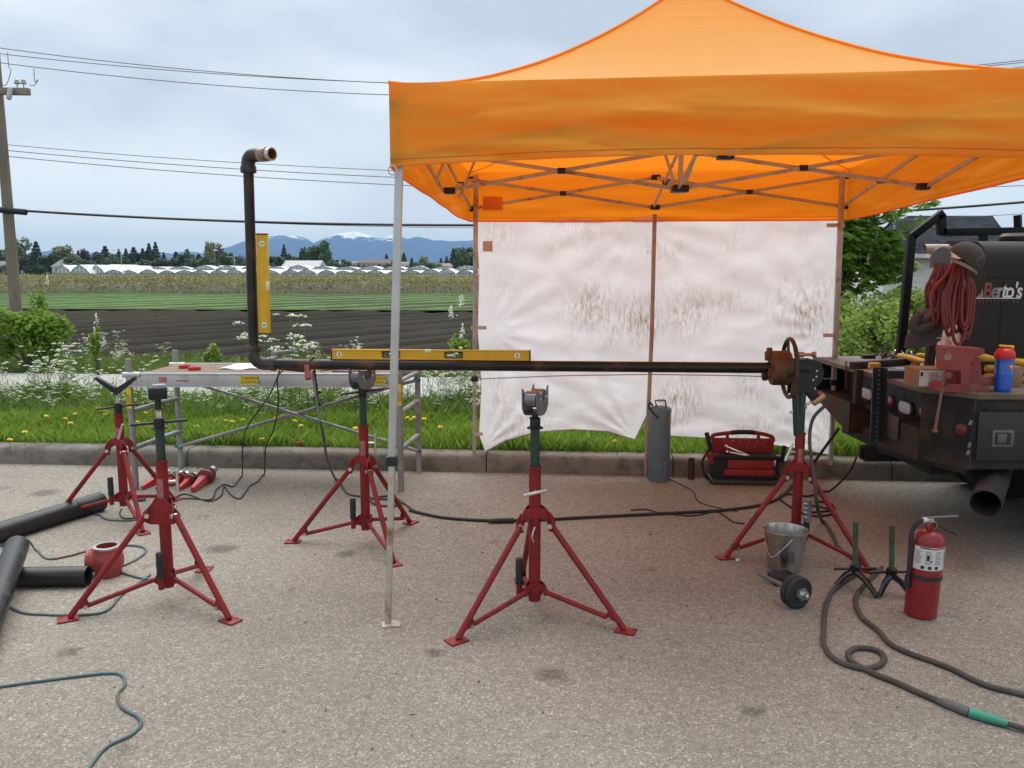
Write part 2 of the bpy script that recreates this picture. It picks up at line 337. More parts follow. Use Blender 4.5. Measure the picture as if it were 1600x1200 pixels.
# ---- dandelions
dm = M('dandelion_yellow', (.85, .62, .02), .7, var=.15, scale=60)
stem = M('stem_green', (.09, .17, .03), .7)
dpos = [(70, 652), (125, 648), (152, 645), (166, 650), (176, 652), (208, 662), (225, 648), (232, 660), (345, 658), (352, 660), (363, 661), (372, 662), (381, 659), (412, 689), (100, 657), (428, 655), (440, 652), (455, 659), (490, 651), (475, 667), (442, 655), (640, 655), (648, 658), (652, 662), (645, 653), (660, 656), (713, 672), (912, 684), (965, 690), (14, 690), (38, 676), (110, 664), (300, 668), (520, 664), (556, 670), (690, 668)]
proto = None
for i, (px, py) in enumerate(dpos):
    g = G(px, py, .27)
    if proto is None:
        proto = thing('dandelion', 'yellow dandelion flower in the grass behind the kerb', 'flower', (0, 0, 0), 0, 'dandelions on the near verge', local=True)
        a = MB(); a.tube([(0, 0, 0), (.008, 0, .07), (.012, .004, .125)], .0025, 5); a.build('stalk', stem, proto)
        h = MB()
        for k in range(3):
            nn = 14 - k * 3; rr = .024 - k * .006
            for j in range(nn):
                t_ = 2 * math.pi * j / nn + k; c, s_ = math.cos(t_), math.sin(t_); w_ = .0045
                h.add([(.012, .004, .126 + .003 * k), (.012 + c * rr * .6 - s_ * w_, .004 + s_ * rr * .6 + c * w_, .129 + .004 * k), (.012 + c * rr, .004 + s_ * rr, .13 + .005 * k), (.012 + c * rr * .6 + s_ * w_, .004 + s_ * rr * .6 - c * w_, .129 + .004 * k)], [(0, 1, 2, 3)])
        h.build('petals', dm, proto, smooth=0); o = proto
    else: o = copy_tree(proto)
    o.location = (g.x, g.y, .145); o.rotation_euler = (random.uniform(-.3, .1), random.uniform(-.2, .2), random.uniform(0, 6)); o.scale = (1.1,) * 3
# ---- cow parsley
umb = leafmat('umbel_white', (.62, .66, .50), (.80, .82, .72), .3)
pg = leafmat('parsley_green', (.12, .21, .04), (.24, .36, .09), .4)
def parsley(seed, H):
    rg = np.random.default_rng(seed); st = MB(); UV = []; UF = []; LC = []; LD = []; no = 0
    def umbel(c, r):
        nonlocal no
        k = int(10 + r * 260)
        a = rg.uniform(0, 2 * np.pi, k); q = np.sqrt(rg.uniform(0, 1, k)) * r
        for aa, qq in zip(a, q):
            p = np.array(c) + [math.cos(aa) * qq, math.sin(aa) * qq, -qq * qq / r * .35 + rg.normal(0, .002)]; s_ = rg.uniform(.005, .0085); th = rg.uniform(0, 3.1)
            e1 = np.array([math.cos(th), math.sin(th), rg.normal(0, .25)]) * s_; e2 = np.array([-math.sin(th), math.cos(th), rg.normal(0, .25)]) * s_
            UV.extend([p - e1 - e2, p + e1 - e2, p + e1 + e2, p - e1 + e2]); UF.append((no, no + 1, no + 2, no + 3)); no += 4
    for sidx in range(rg.integers(2, 5)):
        b = np.array([rg.normal(0, .05), rg.normal(0, .05), 0]); h = H * rg.uniform(.7, 1.05); l = rg.normal(0, .12, 2) * h
        top = b + [l[0], l[1], h]; mid = b * .5 + top * .5 + [rg.normal(0, .02), rg.normal(0, .02), 0]
        st.tube([b, mid, top], [.004, .003, .0022], 4)
        for j in range(rg.integers(4, 7)):
            t_ = rg.uniform(.45, 1); p = mid + (top - mid) * max(0, (t_ - .5) * 2) if t_ > .5 else b + (mid - b) * t_ * 2
            a = rg.uniform(0, 6.28); ln = rg.uniform(.06, .17); e = p + np.array([math.cos(a) * ln * .7, math.sin(a) * ln * .7, ln])
            st.tube([p, (p + e) / 2 + [0, 0, -.01], e], .0016, 3); umbel(e, rg.uniform(.022, .042))
        umbel(top, rg.uniform(.03, .045))
        for j in range(rg.integers(4, 8)):
            t_ = rg.uniform(.05, .75); p = b + (top - b) * t_; a = rg.uniform(0, 6.28); ln = rg.uniform(.1, .24) * (1 - t_ * .6)
            dv = np.array([math.cos(a), math.sin(a), rg.uniform(-.1, .5)])
            st.tube([p, p + dv * ln], .0015, 3)
            for q in range(9):
                LC.append(p + dv * ln * (.35 + .08 * q) + rg.normal(0, .014, 3)); LD.append(dv)
    V, F = leaf_arrays(np.array(LC), rg.uniform(.025, .05, len(LC)), rg.uniform(.010, .02, len(LC)), .1, .5, np.array(LD))
    return st, (np.array(UV), np.array(UF)), (V, F)
pl_protos = []
for sd_ in range(7):
    st, U_, L_ = parsley(100 + sd_, [.62, .75, .55, .85, .68, .5, .78][sd_])
    root = thing('cow_parsley', 'x', 'plant', local=True)
    st.build('stems', stem, root, smooth=0); tag(fast_mesh('umbels', *U_, umb, root), kind='stuff'); fast_mesh('leaves', *L_, pg, root); pl_protos.append([root, False])
def plant(pos, sc_, label, group):
    e = random.choice(pl_protos)
    if not e[1]: o = e[0]; e[1] = True
    else: o = copy_tree(e[0])
    o['label'] = label; o['group'] = group
    o.location = pos; o.rotation_euler = (0, 0, random.uniform(0, 6.28)); o.scale = (sc_, sc_, sc_ * random.uniform(.9, 1.1)); return o
i = 0
while i < 112:
    u = random.uniform(-6.2, 1.2) if random.random() < .9 else random.uniform(1.2, 5.5); d = random.uniform(1.55, 2.75)
    plant(K(u, d, .125), (random.uniform(.36, .55) if -4.3 < u < -2.4 else random.uniform(.62, .98)), 'white-flowered cow parsley plant at the back of the near verge', 'cow parsley along the near verge'); i += 1
for i in range(66):
    u = random.uniform(-11.5, -6.3) if i < 44 else (random.uniform(-4.2, -2.9) if i < 50 else random.uniform(-6.3, 9)); d = random.uniform(5.7, 7.0)
    plant(K(u, d, .09), random.uniform(.5, .85) if i < 50 else random.uniform(.25, .42), 'white-flowered cow parsley plant on the verge beyond the pale road', 'cow parsley along the far verge')
for i in range(75):
    plant(K(random.uniform(-6.0, .6), random.uniform(1.25, 2.1), .13), random.uniform(.42, .66), 'white-flowered cow parsley plant at the back of the near verge', 'cow parsley along the near verge')
for px, sc_ in ((430, 1.15), (455, 1.05), (480, 1.0)):     # the tall flower heads that rise behind the black pipe
    g = P(px, 600, 8.4); plant((g.x, g.y, .13), sc_ * 1.35, 'tall cow parsley rising just behind the elbow of the black pipe', 'tall cow parsley behind the pipe elbow')
# ---- ploughed field with ridges
FD = Vector((.60, .80, 0)); FQ = Vector((.80, -.60, 0))      # row direction, across rows
def soil_mat(name, c1, c2, green=None, gs=0., per=.75):
    m = bpy.data.materials.new(name); m.use_nodes = True; t = m.node_tree; b = t.nodes['Principled BSDF']; b.inputs['Roughness'].default_value = .95; b.inputs['Specular IOR Level'].default_value = .15
    tcn = N('ShaderNodeTexCoord', t); o = tcn.outputs['Object']
    n1 = N('ShaderNodeTexNoise', t); n1.inputs['Scale'].default_value = .12; n1.inputs['Detail'].default_value = 9; n1.inputs['Roughness'].default_value = .7; lk(t, o, n1.inputs[0])
    r = N('ShaderNodeValToRGB', t); r.color_ramp.elements[0].color = (*c1, 1); r.color_ramp.elements[1].color = (*c2, 1); r.color_ramp.elements[0].position = .35; r.color_ramp.elements[1].position = .68; lk(t, n1.outputs[0], r.inputs[0]); cur = r.outputs[0]
    if green:
        mpn = N('ShaderNodeMapping', t); mpn.inputs['Rotation'].default_value = (0, 0, math.atan2(FQ.y, FQ.x) * -1); lk(t, o, mpn.inputs[0])
        wv = N('ShaderNodeTexWave', t); wv.inputs['Scale'].default_value = .314 / per; wv.inputs['Distortion'].default_value = 1.2; wv.inputs['Detail'].default_value = 3; wv.inputs['Detail Scale'].default_value = 3; lk(t, mpn.outputs[0], wv.inputs[0])
        n2 = N('ShaderNodeTexNoise', t); n2.inputs['Scale'].default_value = .07; n2.inputs['Detail'].default_value = 3; lk(t, o, n2.inputs[0])
        ad = N('ShaderNodeMath', t, operation='MULTIPLY_ADD'); lk(t, n2.outputs[0], ad.inputs[0]); ad.inputs[1].default_value = 2.2; lk(t, wv.outputs['Fac'], ad.inputs[2])
        q = N('ShaderNodeMapRange', t); q.inputs[1].default_value = 1.75 - gs; q.inputs[2].default_value = 2.2 - gs; lk(t, ad.outputs[0], q.inputs[0])
        mxn = N('ShaderNodeMix', t, data_type='RGBA'); lk(t, q.outputs[0], mxn.inputs['Factor']); lk(t, cur, mxn.inputs['A']); mxn.inputs['B'].default_value = (*green, 1); cur = mxn.outputs['Result']
    lk(t, cur, b.inputs['Base Color'])
    n3 = N('ShaderNodeTexNoise', t); n3.inputs['Scale'].default_value = 9; n3.inputs['Detail'].default_value = 5; lk(t, o, n3.inputs[0])
    bn = N('ShaderNodeBump', t); bn.inputs['Strength'].default_value = .8; bn.inputs['Distance'].default_value = .06; lk(t, n3.outputs[0], bn.inputs['Height']); lk(t, bn.outputs[0], b.inputs['Normal']); return m
def ridged(name, d0, d1, u0, u1, mat, amp, z0, step=.75, sub=6):
    """sheet with ridges along FD, cut to the strip d0..d1 beyond the kerb"""
    bm = bmesh.new(); cs = [K(u, d) for u in (u0, u1) for d in (d0, d1)]
    q0 = min(c.dot(FQ) for c in cs); q1 = max(c.dot(FQ) for c in cs); p0 = min(c.dot(FD) for c in cs); p1 = max(c.dot(FD) for c in cs)
    nq = int((q1 - q0) / step * sub); rows = []
    for i in range(nq + 1):
        q = q0 + i * step / sub; ph = math.cos(2 * math.pi * i / sub); wide = .5 + .5 * math.sin(q * .9)
        z = z0 + amp * ph * (.7 + .5 * wide) + (-amp * 1.6 if (int(i / sub) % 8 == 0 and ph < 0) else 0)
        rows.append([bm.verts.new((FQ.x * q + FD.x * p, FQ.y * q + FD.y * p, z)) for p in (p0, p1)])
    for a, b in zip(rows[:-1], rows[1:]): bm.faces.new((a[0], a[1], b[1], b[0]))
    for co, no in ((K(0, d0), -KN), (K(0, d1), KN), (K(u0, 0), -KU), (K(u1, 0), KU)):
        bmesh.ops.bisect_plane(bm, geom=bm.verts[:] + bm.edges[:] + bm.faces[:], plane_co=co, plane_no=no, clear_outer=True)
    bmesh.ops.recalc_face_normals(bm, faces=bm.faces[:])
    me = bpy.data.meshes.new(name); bm.to_mesh(me); bm.free(); me.materials.append(mat); me.shade_smooth()
    o = bpy.data.objects.new(name, me); COL.objects.link(o); return struct(o)
ridged('ploughed_field', 7.6, 29.5, -42, 40, soil_mat('soil', (.0075, .0055, .005), (.018, .014, .011), (.033, .029, .018), .1, 1.7), .10, -.05, 1.7, 10)
ridged('crop_field', 29.5, 60.5, -75, 70, soil_mat('crop_rows', (.036, .036, .02), (.06, .065, .03), (.10, .19, .055), .28), .05, -.02, 1.0, 4)
struct(sheet('headland', [K(-75, 28.6, .06), K(70, 28.6, .06), K(70, 30.2, .06), K(-75, 30.2, .06)], soil_mat('headland_grass', (.05, .085, .02), (.08, .14, .03))))
# ---- berry field: rows of bushes with pale dead stalks in front
bush_top = leafmat('berry_leaf', (.18, .18, .07), (.32, .30, .13), .35); stalk = leafmat('pale_stalk', (.28, .22, .13), (.5, .43, .30), .1)
n = 60000; y = 67 + np.abs(rng.gamma(1.2, 11, n)); y = np.minimum(y, 128); x = rng.uniform(-.75, .4, n) * y * 1.02; zt = 1.22 + .12 * np.sin(x * .35) + .08 * np.sin(x * 1.7 + y)
z = zt * np.where(y < 70, rng.uniform(.05, 1, n) ** .6, rng.uniform(.75, 1.02, n)); C = np.stack([x, y, z], 1)
V, F = leaf_arrays(C, rng.uniform(.2, .45, n) * (y / 67), rng.uniform(.08, .17, n) * (y / 67), -.5, .3)
tag(fast_mesh('berry_bushes', V, F, bush_top), 'olive brown field of berry bushes in front of the greenhouses', 'bushes', kind='stuff')
n = 420; x = rng.uniform(-54, 25, n); hh = rng.uniform(.2, .75, n) * (np.sin(x * .8) * .3 + .7); B = np.stack([x, 66.4 + rng.uniform(-.4, .6, n), np.zeros(n)], 1); T = B.copy(); T[:, 2] += hh; T[:, 0] += rng.normal(0, .08, n); wv = np.array([.028, 0, 0])
V = np.stack([B - wv, B + wv, T + wv * .7, T - wv * .7], 1).reshape(-1, 3)
tag(fast_mesh('dry_stalks', V, np.arange(n * 4).reshape(-1, 4), stalk), 'pale dry stalks standing along the front of the berry field', 'stalks', kind='stuff')
# ---- greenhouses (plastic tunnels)
film = M('greenhouse_film', (.66, .68, .70), .35, var=.08, scale=.3); gfr = M('greenhouse_end', (.62, .64, .65), .6, var=.2, scale=1.5); gsteel = M('greenhouse_steel', (.2, .21, .22), .6)
def greenhouse(px, D, wd, ridge, eave, length, i, rowname):
    X = (px - 800) / FPX * D * .995
    t_ = thing('greenhouse', '%s white plastic greenhouse from the left in the %s row' % (ordinal(i), rowname), 'greenhouse', (X, D, -.1), 0, 'white greenhouses behind the berry field')
    pr = [(-wd / 2, 0), (-wd / 2, eave), (-wd * .3, eave + (ridge - eave) * .55), (0, ridge), (wd * .3, eave + (ridge - eave) * .55), (wd / 2, eave), (wd / 2, 0)]
    mb = MB(); a = [Vector((X + x, D, z - .1)) for x, z in pr]; b = [Vector((X + x, D + length, z - .1)) for x, z in pr]; k = len(pr)
    mb.add(a + b, [(j, j + 1, k + j + 1, k + j) for j in range(k - 1)] + [tuple(range(k, 2 * k))]); mb.build('cover', film, t_, smooth=0)
    e = MB(); e.add([p + Vector((0, .05, 0)) for p in a], [tuple(range(k))]); e.build('end_wall', gfr, t_, smooth=0)
    f = MB()
    for p, q in zip(a[:-1], a[1:]): f.bar(p, q, .12, .12)
    for fx in (-.3, -.1, .1, .3): f.bar((X + fx * wd, D - .03, -.1), (X + fx * wd, D - .03, eave + (ridge - eave) * (1 - abs(fx) * 1.7)), .08, .08)
    f.bar((X - wd / 2, D - .03, eave - .1), (X + wd / 2, D - .03, eave - .1), .1, .1); f.build('end_frame', gsteel, t_, smooth=0)
pxs = [100, 127, 153, 180] + [205 + 27.5 * k for k in range(20)]
for i, px in enumerate(pxs): greenhouse(px + random.uniform(-4, 4) * (i > 3), 200 + random.uniform(-2, 3), 4.1 * random.uniform(.9, 1.12), 3.5 if i < 3 else random.uniform(2.1, 2.6), 1.5, 30, i, 'front')
for i in range(17): greenhouse(135 + i * 37, 240, 6.2, random.uniform(3.9, 4.2) if i < 2 else random.uniform(3.3, 3.8), 2.6, 30, i, 'rear')
# ---- far trees
def far_crown(kind, seed, n):
    rg = np.random.default_rng(seed)
    if kind == 'conifer':
        t_ = rg.uniform(0, 1, n) ** .75; lay = (np.floor(t_ * 11) + rg.uniform(0, .55, n)) / 11; rad = (1 - lay) * .5 * rg.uniform(.35, 1, n) * (.8 + .3 * rg.uniform(0, 1, n)); a = rg.uniform(0, 6.28, n)
        C = np.stack([np.cos(a) * rad, np.sin(a) * rad, .06 + lay * .94 - rad * .15], 1)
    else:
        nb = 16; cb = rg.normal(size=(nb, 3)); cb = unit(cb) * rg.uniform(.12, .34, nb)[:, None]; cb[:, 2] = cb[:, 2] * .95 + .58; rb = rg.uniform(.1, .2, nb)
        k = rg.integers(0, nb, n); dv = unit(rg.normal(size=(n, 3))) * (rb[k] * rg.uniform(.6, 1.05, n))[:, None]; C = cb[k] + dv; C[:, 2] = np.maximum(C[:, 2], .12)
    return C
FT = {}
def far_mats():
    return {'conifer': leafmat('far_conifer', (.022, .045, .025), (.05, .085, .04), .15), 'green': leafmat('far_green', (.035, .075, .02), (.085, .15, .035), .2), 'pale': leafmat('far_pale', (.13, .16, .06), (.24, .27, .12), .2),
            'purple': leafmat('far_purple', (.05, .022, .03), (.09, .04, .05), .1), 'brown': leafmat('far_brown', (.08, .075, .035), (.17, .15, .07), .15), 'hedge': leafmat('far_hedge', (.03, .06, .02), (.06, .1, .03), .1)}
FMAT = far_mats(); bark = M('bark', (.09, .075, .06), .9, var=.3, scale=4, bump=.5, bscale=20)
for kd in FMAT:
    FT[kd] = []
    for v in range(3):
        C = far_crown('conifer' if kd == 'conifer' else 'round', hash((kd, v)) % 1000 if False else (list(FMAT).index(kd) * 10 + v), 1900 if kd != 'hedge' else 1100)
        n = len(C); s_ = .05 if kd == 'conifer' else .062
        V, F = leaf_arrays(C, rng.uniform(.7, 1.5, n) * s_ * 1.4, rng.uniform(.6, 1.2, n) * s_, .25, .3)
        me = bpy.data.meshes.new('crown'); me.from_pydata(V.tolist(), [], F.tolist()); me.materials.append(FMAT[kd])
        tb = MB().tube([(0, 0, 0), (.01, 0, .35), (0, .01, .75)], [.03, .022, .006], 6); tb2 = tb
        for k in range(5):
            a = k * 1.3; tb2.tube([(0, 0, .25 + .08 * k), (math.cos(a) * .2, math.sin(a) * .2, .42 + .08 * k)], [.012, .004], 5)
        o = tb2.build('trunk_proto', bark, None, 30); tm = o.data; bpy.data.objects.remove(o); FT[kd].append((me, tm))
trees = [(-8, 362, 40, 'conifer'), (8, 392, 40, 'green'), (38, 373, 36, 'pale'), (66, 377, 24, 'conifer'), (58, 398, 48, 'green'), (86, 396, 34, 'green'), (110, 386, 36, 'pale'), (146, 390, 30, 'purple'), (172, 384, 26, 'conifer'), (193, 389, 16, 'conifer'), (204, 388, 16, 'conifer'), (216, 386, 26, 'conifer'), (230, 388, 20, 'conifer'), (240, 380, 18, 'conifer'), (250, 378, 18, 'conifer'), (128, 402, 40, 'green'), (195, 408, 34, 'brown'), (226, 406, 44, 'hedge'), (262, 394, 14, 'conifer'), (258, 406, 46, 'brown'), (281, 393, 22, 'conifer'), (298, 393, 22, 'green'), (316, 397, 24, 'conifer'), (334, 380, 20, 'pale'), (345, 385, 38, 'brown'), (362, 391, 24, 'green'), (376, 396, 28, 'hedge'), (403, 398, 30, 'conifer'), (432, 397, 36, 'green'), (448, 382, 15, 'conifer'), (462, 397, 22, 'green'), (474, 393, 15, 'conifer'), (498, 378, 38, 'green'), (487, 396, 26, 'hedge'), (513, 392, 24, 'green'), (527, 403, 20, 'green'), (542, 405, 20, 'green'), (556, 412, 24, 'hedge'), (583, 412, 24, 'green'), (606, 397, 14, 'conifer'), (633, 395, 16, 'conifer'), (645, 402, 12, 'conifer'), (652, 410, 26, 'green'), (664, 402, 20, 'pale'), (690, 403, 12, 'conifer'), (699, 400, 12, 'conifer'), (709, 388, 15, 'conifer'), (730, 382, 36, 'green'), (718, 398, 26, 'green'), (745, 390, 40, 'green'), (20, 404, 30, 'hedge'), (140, 406, 40, 'hedge'), (165, 402, 40, 'conifer'), (185, 400, 34, 'green'), (210, 398, 30, 'conifer'), (222, 396, 30, 'conifer'), (236, 392, 26, 'conifer'), (246, 393, 24, 'conifer'), (272, 400, 34, 'hedge'), (290, 400, 30, 'conifer'), (308, 401, 34, 'green'), (326, 402, 34, 'hedge'), (352, 398, 34, 'conifer'), (390, 402, 34, 'green'), (418, 404, 34, 'hedge'), (440, 402, 30, 'conifer'), (505, 388, 36, 'green'), (594, 410, 30, 'green'), (618, 408, 28, 'green'), (675, 408, 30, 'green'), (700, 408, 30, 'hedge'), (1345, 396, 40, 'green'), (1600, 380, 60, 'green')]
adj = {'conifer': 'dark conifer', 'green': 'green broadleaf tree', 'pale': 'pale spring-green tree', 'purple': 'purple-leaved tree', 'brown': 'brownish budding tree', 'hedge': 'low dark green tree'}
order = sorted(range(len(trees)), key=lambda i: trees[i][0]); cnt = {}
for i in order:
    px, ty, wpx, kd = trees[i]; D = random.uniform(262, 300) if ty < 400 else random.uniform(248, 262); z = CAM_H + (425 - ty) / FPX * D + .1; X = (px - 800) / FPX * D
    k = cnt.get(kd, 0); cnt[kd] = k + 1
    t_ = thing('far_tree', '%s %s from the left in the tree line behind the greenhouses' % (ordinal(k), adj[kd]) if kd != 'purple' else 'only purple-leaved tree in the tree line behind the greenhouses', 'tree', (X, D, -.1), random.uniform(0, 6), 'far tree line', local=True)
    me, tm = random.choice(FT[kd]); wm = wpx / FPX * D / (.5 if kd == 'conifer' else .68)
    for nm, dt in (('trunk', tm), ('crown', me)):
        o = bpy.data.objects.new(nm, dt); COL.objects.link(o); o.parent = t_
    t_.scale = (wm, wm, z / (1.0 if kd == 'conifer' else .95))
# thuja hedge columns left of the greenhouses
for i, px in enumerate((4, 14, 48, 55, 62, 69, 75)):
    D = 205; X = (px - 800) / FPX * D
    t_ = thing('hedge_column', '%s clipped dark hedge column from the left beside the greenhouses' % ordinal(i), 'hedge', (X, D, -.1), 0, 'hedge beside the greenhouses', local=True)
    n = 260; a = rng.uniform(0, 6.28, n); rr = rng.uniform(.6, 1, n) * .75; zz = rng.uniform(0, 1, n); C = np.stack([np.cos(a) * rr, np.sin(a) * rr, zz * 3.6 * (1 - .1 * rr)], 1); V, F = leaf_arrays(C, .5, .3, -.6, .1); fast_mesh('crown', V, F, FMAT['hedge'], t_); MB().cyl((0, 0, 0), (0, 0, 1), .08, n=6).build('trunk', bark, t_)
# ---- far houses
def gable_house(name, label, px0, px1, ytop, yeave, D, depth, wallc, roofc, wins=2, hip=0.):
    X0 = (px0 - 800) / FPX * D; X1 = (px1 - 800) / FPX * D; zt = CAM_H + (425 - ytop) / FPX * D; ze = CAM_H + (425 - yeave) / FPX * D
    t_ = thing(name, label, 'building', ((X0 + X1) / 2, D, -.1), 0)
    MB().bx(X0, X1, D, D + depth, -.1, ze).build('wall', wallc, t_, smooth=0)
    rf = MB(); o = .4; h = hip * (X1 - X0)
    a = [(X0 - o, D - o, ze), (X1 + o, D - o, ze), (X1 + o, D + depth + o, ze), (X0 - o, D + depth + o, ze), (X0 - o + h, D + depth / 2, zt), (X1 + o - h, D + depth / 2, zt)]
    rf.add(a, [(0, 1, 5, 4), (2, 3, 4, 5), (1, 2, 5), (3, 0, 4), (0, 3, 2, 1)]); rf.build('roof', roofc, t_, smooth=0)
    for k in range(wins):
        x = X0 + (k + .5) * (X1 - X0) / wins; ww = min(1.2, (X1 - X0) / wins * .5)
        w_ = MB().bx(x - ww / 2, x + ww / 2, D - .06, D - .01, ze - 1.7, ze - .5).build('window', M('far_window', (.05, .06, .07), .2), t_, smooth=0)
        MB().bx(x - ww / 2 - .1, x + ww / 2 + .1, D - .09, D - .03, ze - 1.85, ze - 1.72).build('sill', M('trim_white', (.7, .7, .68), .6), w_, smooth=0)
    return t_
wht = M('wall_white', (.66, .66, .63), .8, var=.08); roofg = M('roof_grey', (.17, .17, .175), .8, var=.2, scale=2); roofd = M('roof_dark', (.07, .065, .07), .85, var=.2, scale=2); red = M('barn_red', (.17, .035, .03), .8, var=.2); beige = M('wall_beige', (.42, .37, .31), .85)
gable_house('red_barn', 'dark red barn with grey metal roof behind the greenhouses', 445, 500, 407, 417, 252, 10, red, M('roof_metal', (.33, .335, .35), .5, var=.1), 3)
gable_house('gabled_house', 'white house with steep dark gable roof behind the greenhouses', 302, 330, 405, 418, 250, 7, wht, roofd, 1, .3)
gable_house('grey_roof_house', 'house with plain grey roof at the left among the far trees', 88, 108, 406, 417, 250, 8, wht, roofg, 1, .25)
gable_house('edge_house', 'grey-roofed house at the left edge behind the utility pole', -12, 9, 408, 420, 240, 8, wht, roofg, 1, .2)
gable_house('long_apartment_block', 'long pale two storey block right of the red barn', 524, 558, 408, 411, 256, 9, wht, roofg, 6)
gable_house('brown_roof_block', 'wide beige block with brown roof left of the front tent leg', 560, 612, 405, 411, 258, 10, beige, M('roof_brown', (.12, .09, .075), .85), 7, .15)
gable_house('small_block', 'small white block right of the front tent leg', 622, 640, 409, 412, 257, 9, wht, roofg, 3, .2)
gable_house('pink_house', 'low pinkish house near the right end of the far tree line', 676, 706, 411, 416, 254, 8, M('wall_pink', (.5, .36, .29), .85), M('roof_tan', (.25, .2, .17), .85), 3, .2)
# ---- two street lamps over the far road
for i, (px, top, hand) in enumerate(((196, 392, 'left'), (371, 402, 'right'))):
    D = 236; X = (px - 800) / FPX * D; z = CAM_H + (425 - top) / FPX * D
    t_ = thing('street_lamp', 'thin grey street lamp, the %s one of two before the far trees' % hand, 'street lamp', (X, D, -.1), 0, 'far street lamps')
    MB().tube([(X, D, -.1), (X, D, z - .4)], [.14, .09], 8).build('pole', M('galv', (.4, .41, .42), .5, .6), t_)
    MB().tube([(X, D, z - .4), (X - .5, D, z), (X - 1.6, D, z + .1)], .06, 6).build('arm', MATS['galv'], t_); MB().box((X - 1.9, D, z + .08), (.8, .3, .14), bev=.03).build('lamp_head', MATS['galv'], t_)
# ---- mountains
prof_m = [(-900, 405), (-400, 398), (-150, 404), (20, 400), (70, 396), (92, 392), (125, 399), (160, 394), (200, 398), (250, 391), (270, 396), (300, 393), (340, 399), (362, 392), (385, 378), (410, 371), (445, 369), (475, 370), (496, 380), (510, 374), (530, 366), (560, 363), (585, 369), (606, 374), (616, 367), (628, 370), (640, 373), (655, 370), (668, 374), (690, 377), (735, 376), (800, 380), (900, 374), (1000, 382), (1200, 388), (1500, 394), (1900, 400), (2600, 404)]
DM = 6000
px_ = np.linspace(-900, 2600, 520); ry = np.interp(px_, [a for a, _ in prof_m], [b for _, b in prof_m]); rg = np.random.default_rng(3)
ht = (425 - ry) / FPX * DM; ht = ht + np.interp(np.arange(520), np.arange(0, 520, 4), rg.normal(0, 4.0, 130)) * .7 + rg.normal(0, 2.2, 520)
nv = 26; Vm = []; nzv = rg.normal(0, 1, (nv + 1, 130))
for j in range(nv + 1):
    t_ = j / nv; fall = (1 - t_) ** 1.25; nzr = np.interp(np.arange(520), np.arange(0, 520, 4), nzv[j])
    gul = np.abs(np.sin(px_ * .11 + t_ * 1.5 + np.sin(px_ * .027) * 3)) * 26 * t_ * (1 - t_) * 4
    zz = ht * fall + (nzr * 9 - gul * .6) * min(1, 4 * t_) * (1 - t_); D = DM - t_ * 2200 - gul
    Vm.append(np.stack([(px_ - 800) / FPX * DM * (1 - .12 * t_), D, zz], 1))
Vm = np.concatenate(Vm); Fm = [(j * 520 + i, j * 520 + i + 1, (j + 1) * 520 + i + 1, (j + 1) * 520 + i) for j in range(nv) for i in range(519)]
mm = bpy.data.materials.new('mountain'); mm.use_nodes = True; t = mm.node_tree; b = t.nodes['Principled BSDF']; b.inputs['Roughness'].default_value = .95; b.inputs['Specular IOR Level'].default_value = .1
tcn = N('ShaderNodeTexCoord', t); sp = N('ShaderNodeSeparateXYZ', t); lk(t, tcn.outputs['Object'], sp.inputs[0])
n1 = N('ShaderNodeTexNoise', t); n1.inputs['Scale'].default_value = .011; n1.inputs['Detail'].default_value = 9; n1.inputs['Roughness'].default_value = .68; lk(t, tcn.outputs['Object'], n1.inputs[0])
n2 = N('ShaderNodeTexNoise', t); n2.inputs['Scale'].default_value = .0013; n2.inputs['Detail'].default_value = 2; lk(t, tcn.outputs['Object'], n2.inputs[0])
a1 = N('ShaderNodeMath', t, operation='MULTIPLY_ADD'); lk(t, n1.outputs[0], a1.inputs[0]); a1.inputs[1].default_value = 260; lk(t, sp.outputs['Z'], a1.inputs[2])
a2 = N('ShaderNodeMath', t, operation='MULTIPLY_ADD'); lk(t, n2.outputs[0], a2.inputs[0]); a2.inputs[1].default_value = 160; lk(t, a1.outputs[0], a2.inputs[2])
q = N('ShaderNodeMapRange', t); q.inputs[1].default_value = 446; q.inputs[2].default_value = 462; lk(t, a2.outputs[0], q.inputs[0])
mxn = N('ShaderNodeMix', t, data_type='RGBA'); mxn.inputs['A'].default_value = (.012, .05, .145, 1); mxn.inputs['B'].default_value = (.75, .78, .82, 1); lk(t, q.outputs[0], mxn.inputs['Factor']); lk(t, mxn.outputs['Result'], b.inputs['Base Color'])  # forest colour has the blue of distant haze painted in; pale mix is snow
struct(fast_mesh('mountains', Vm, Fm, mm, smooth=True))
# ---- the air: even pale haze round the whole scene
hz = MB().bx(-8500, 8500, -150, 8600, -1.2, 345).build('haze', bpy.data.materials.new('haze'), smooth=0)
hm = hz.data.materials[0]; hm.use_nodes = True; t = hm.node_tree; t.nodes.remove(t.nodes['Principled BSDF'])
pv = N('ShaderNodeVolumePrincipled', t); pv.inputs['Color'].default_value = (.44, .70, 1, 1); pv.inputs['Density'].default_value = 1.25e-4; pv.inputs['Anisotropy'].default_value = 0
lk(t, pv.outputs[0], t.nodes['Material Output'].inputs['Volume']); tag(hz, 'thin bluish haze in the air over the fields and mountains', 'haze', kind='stuff')

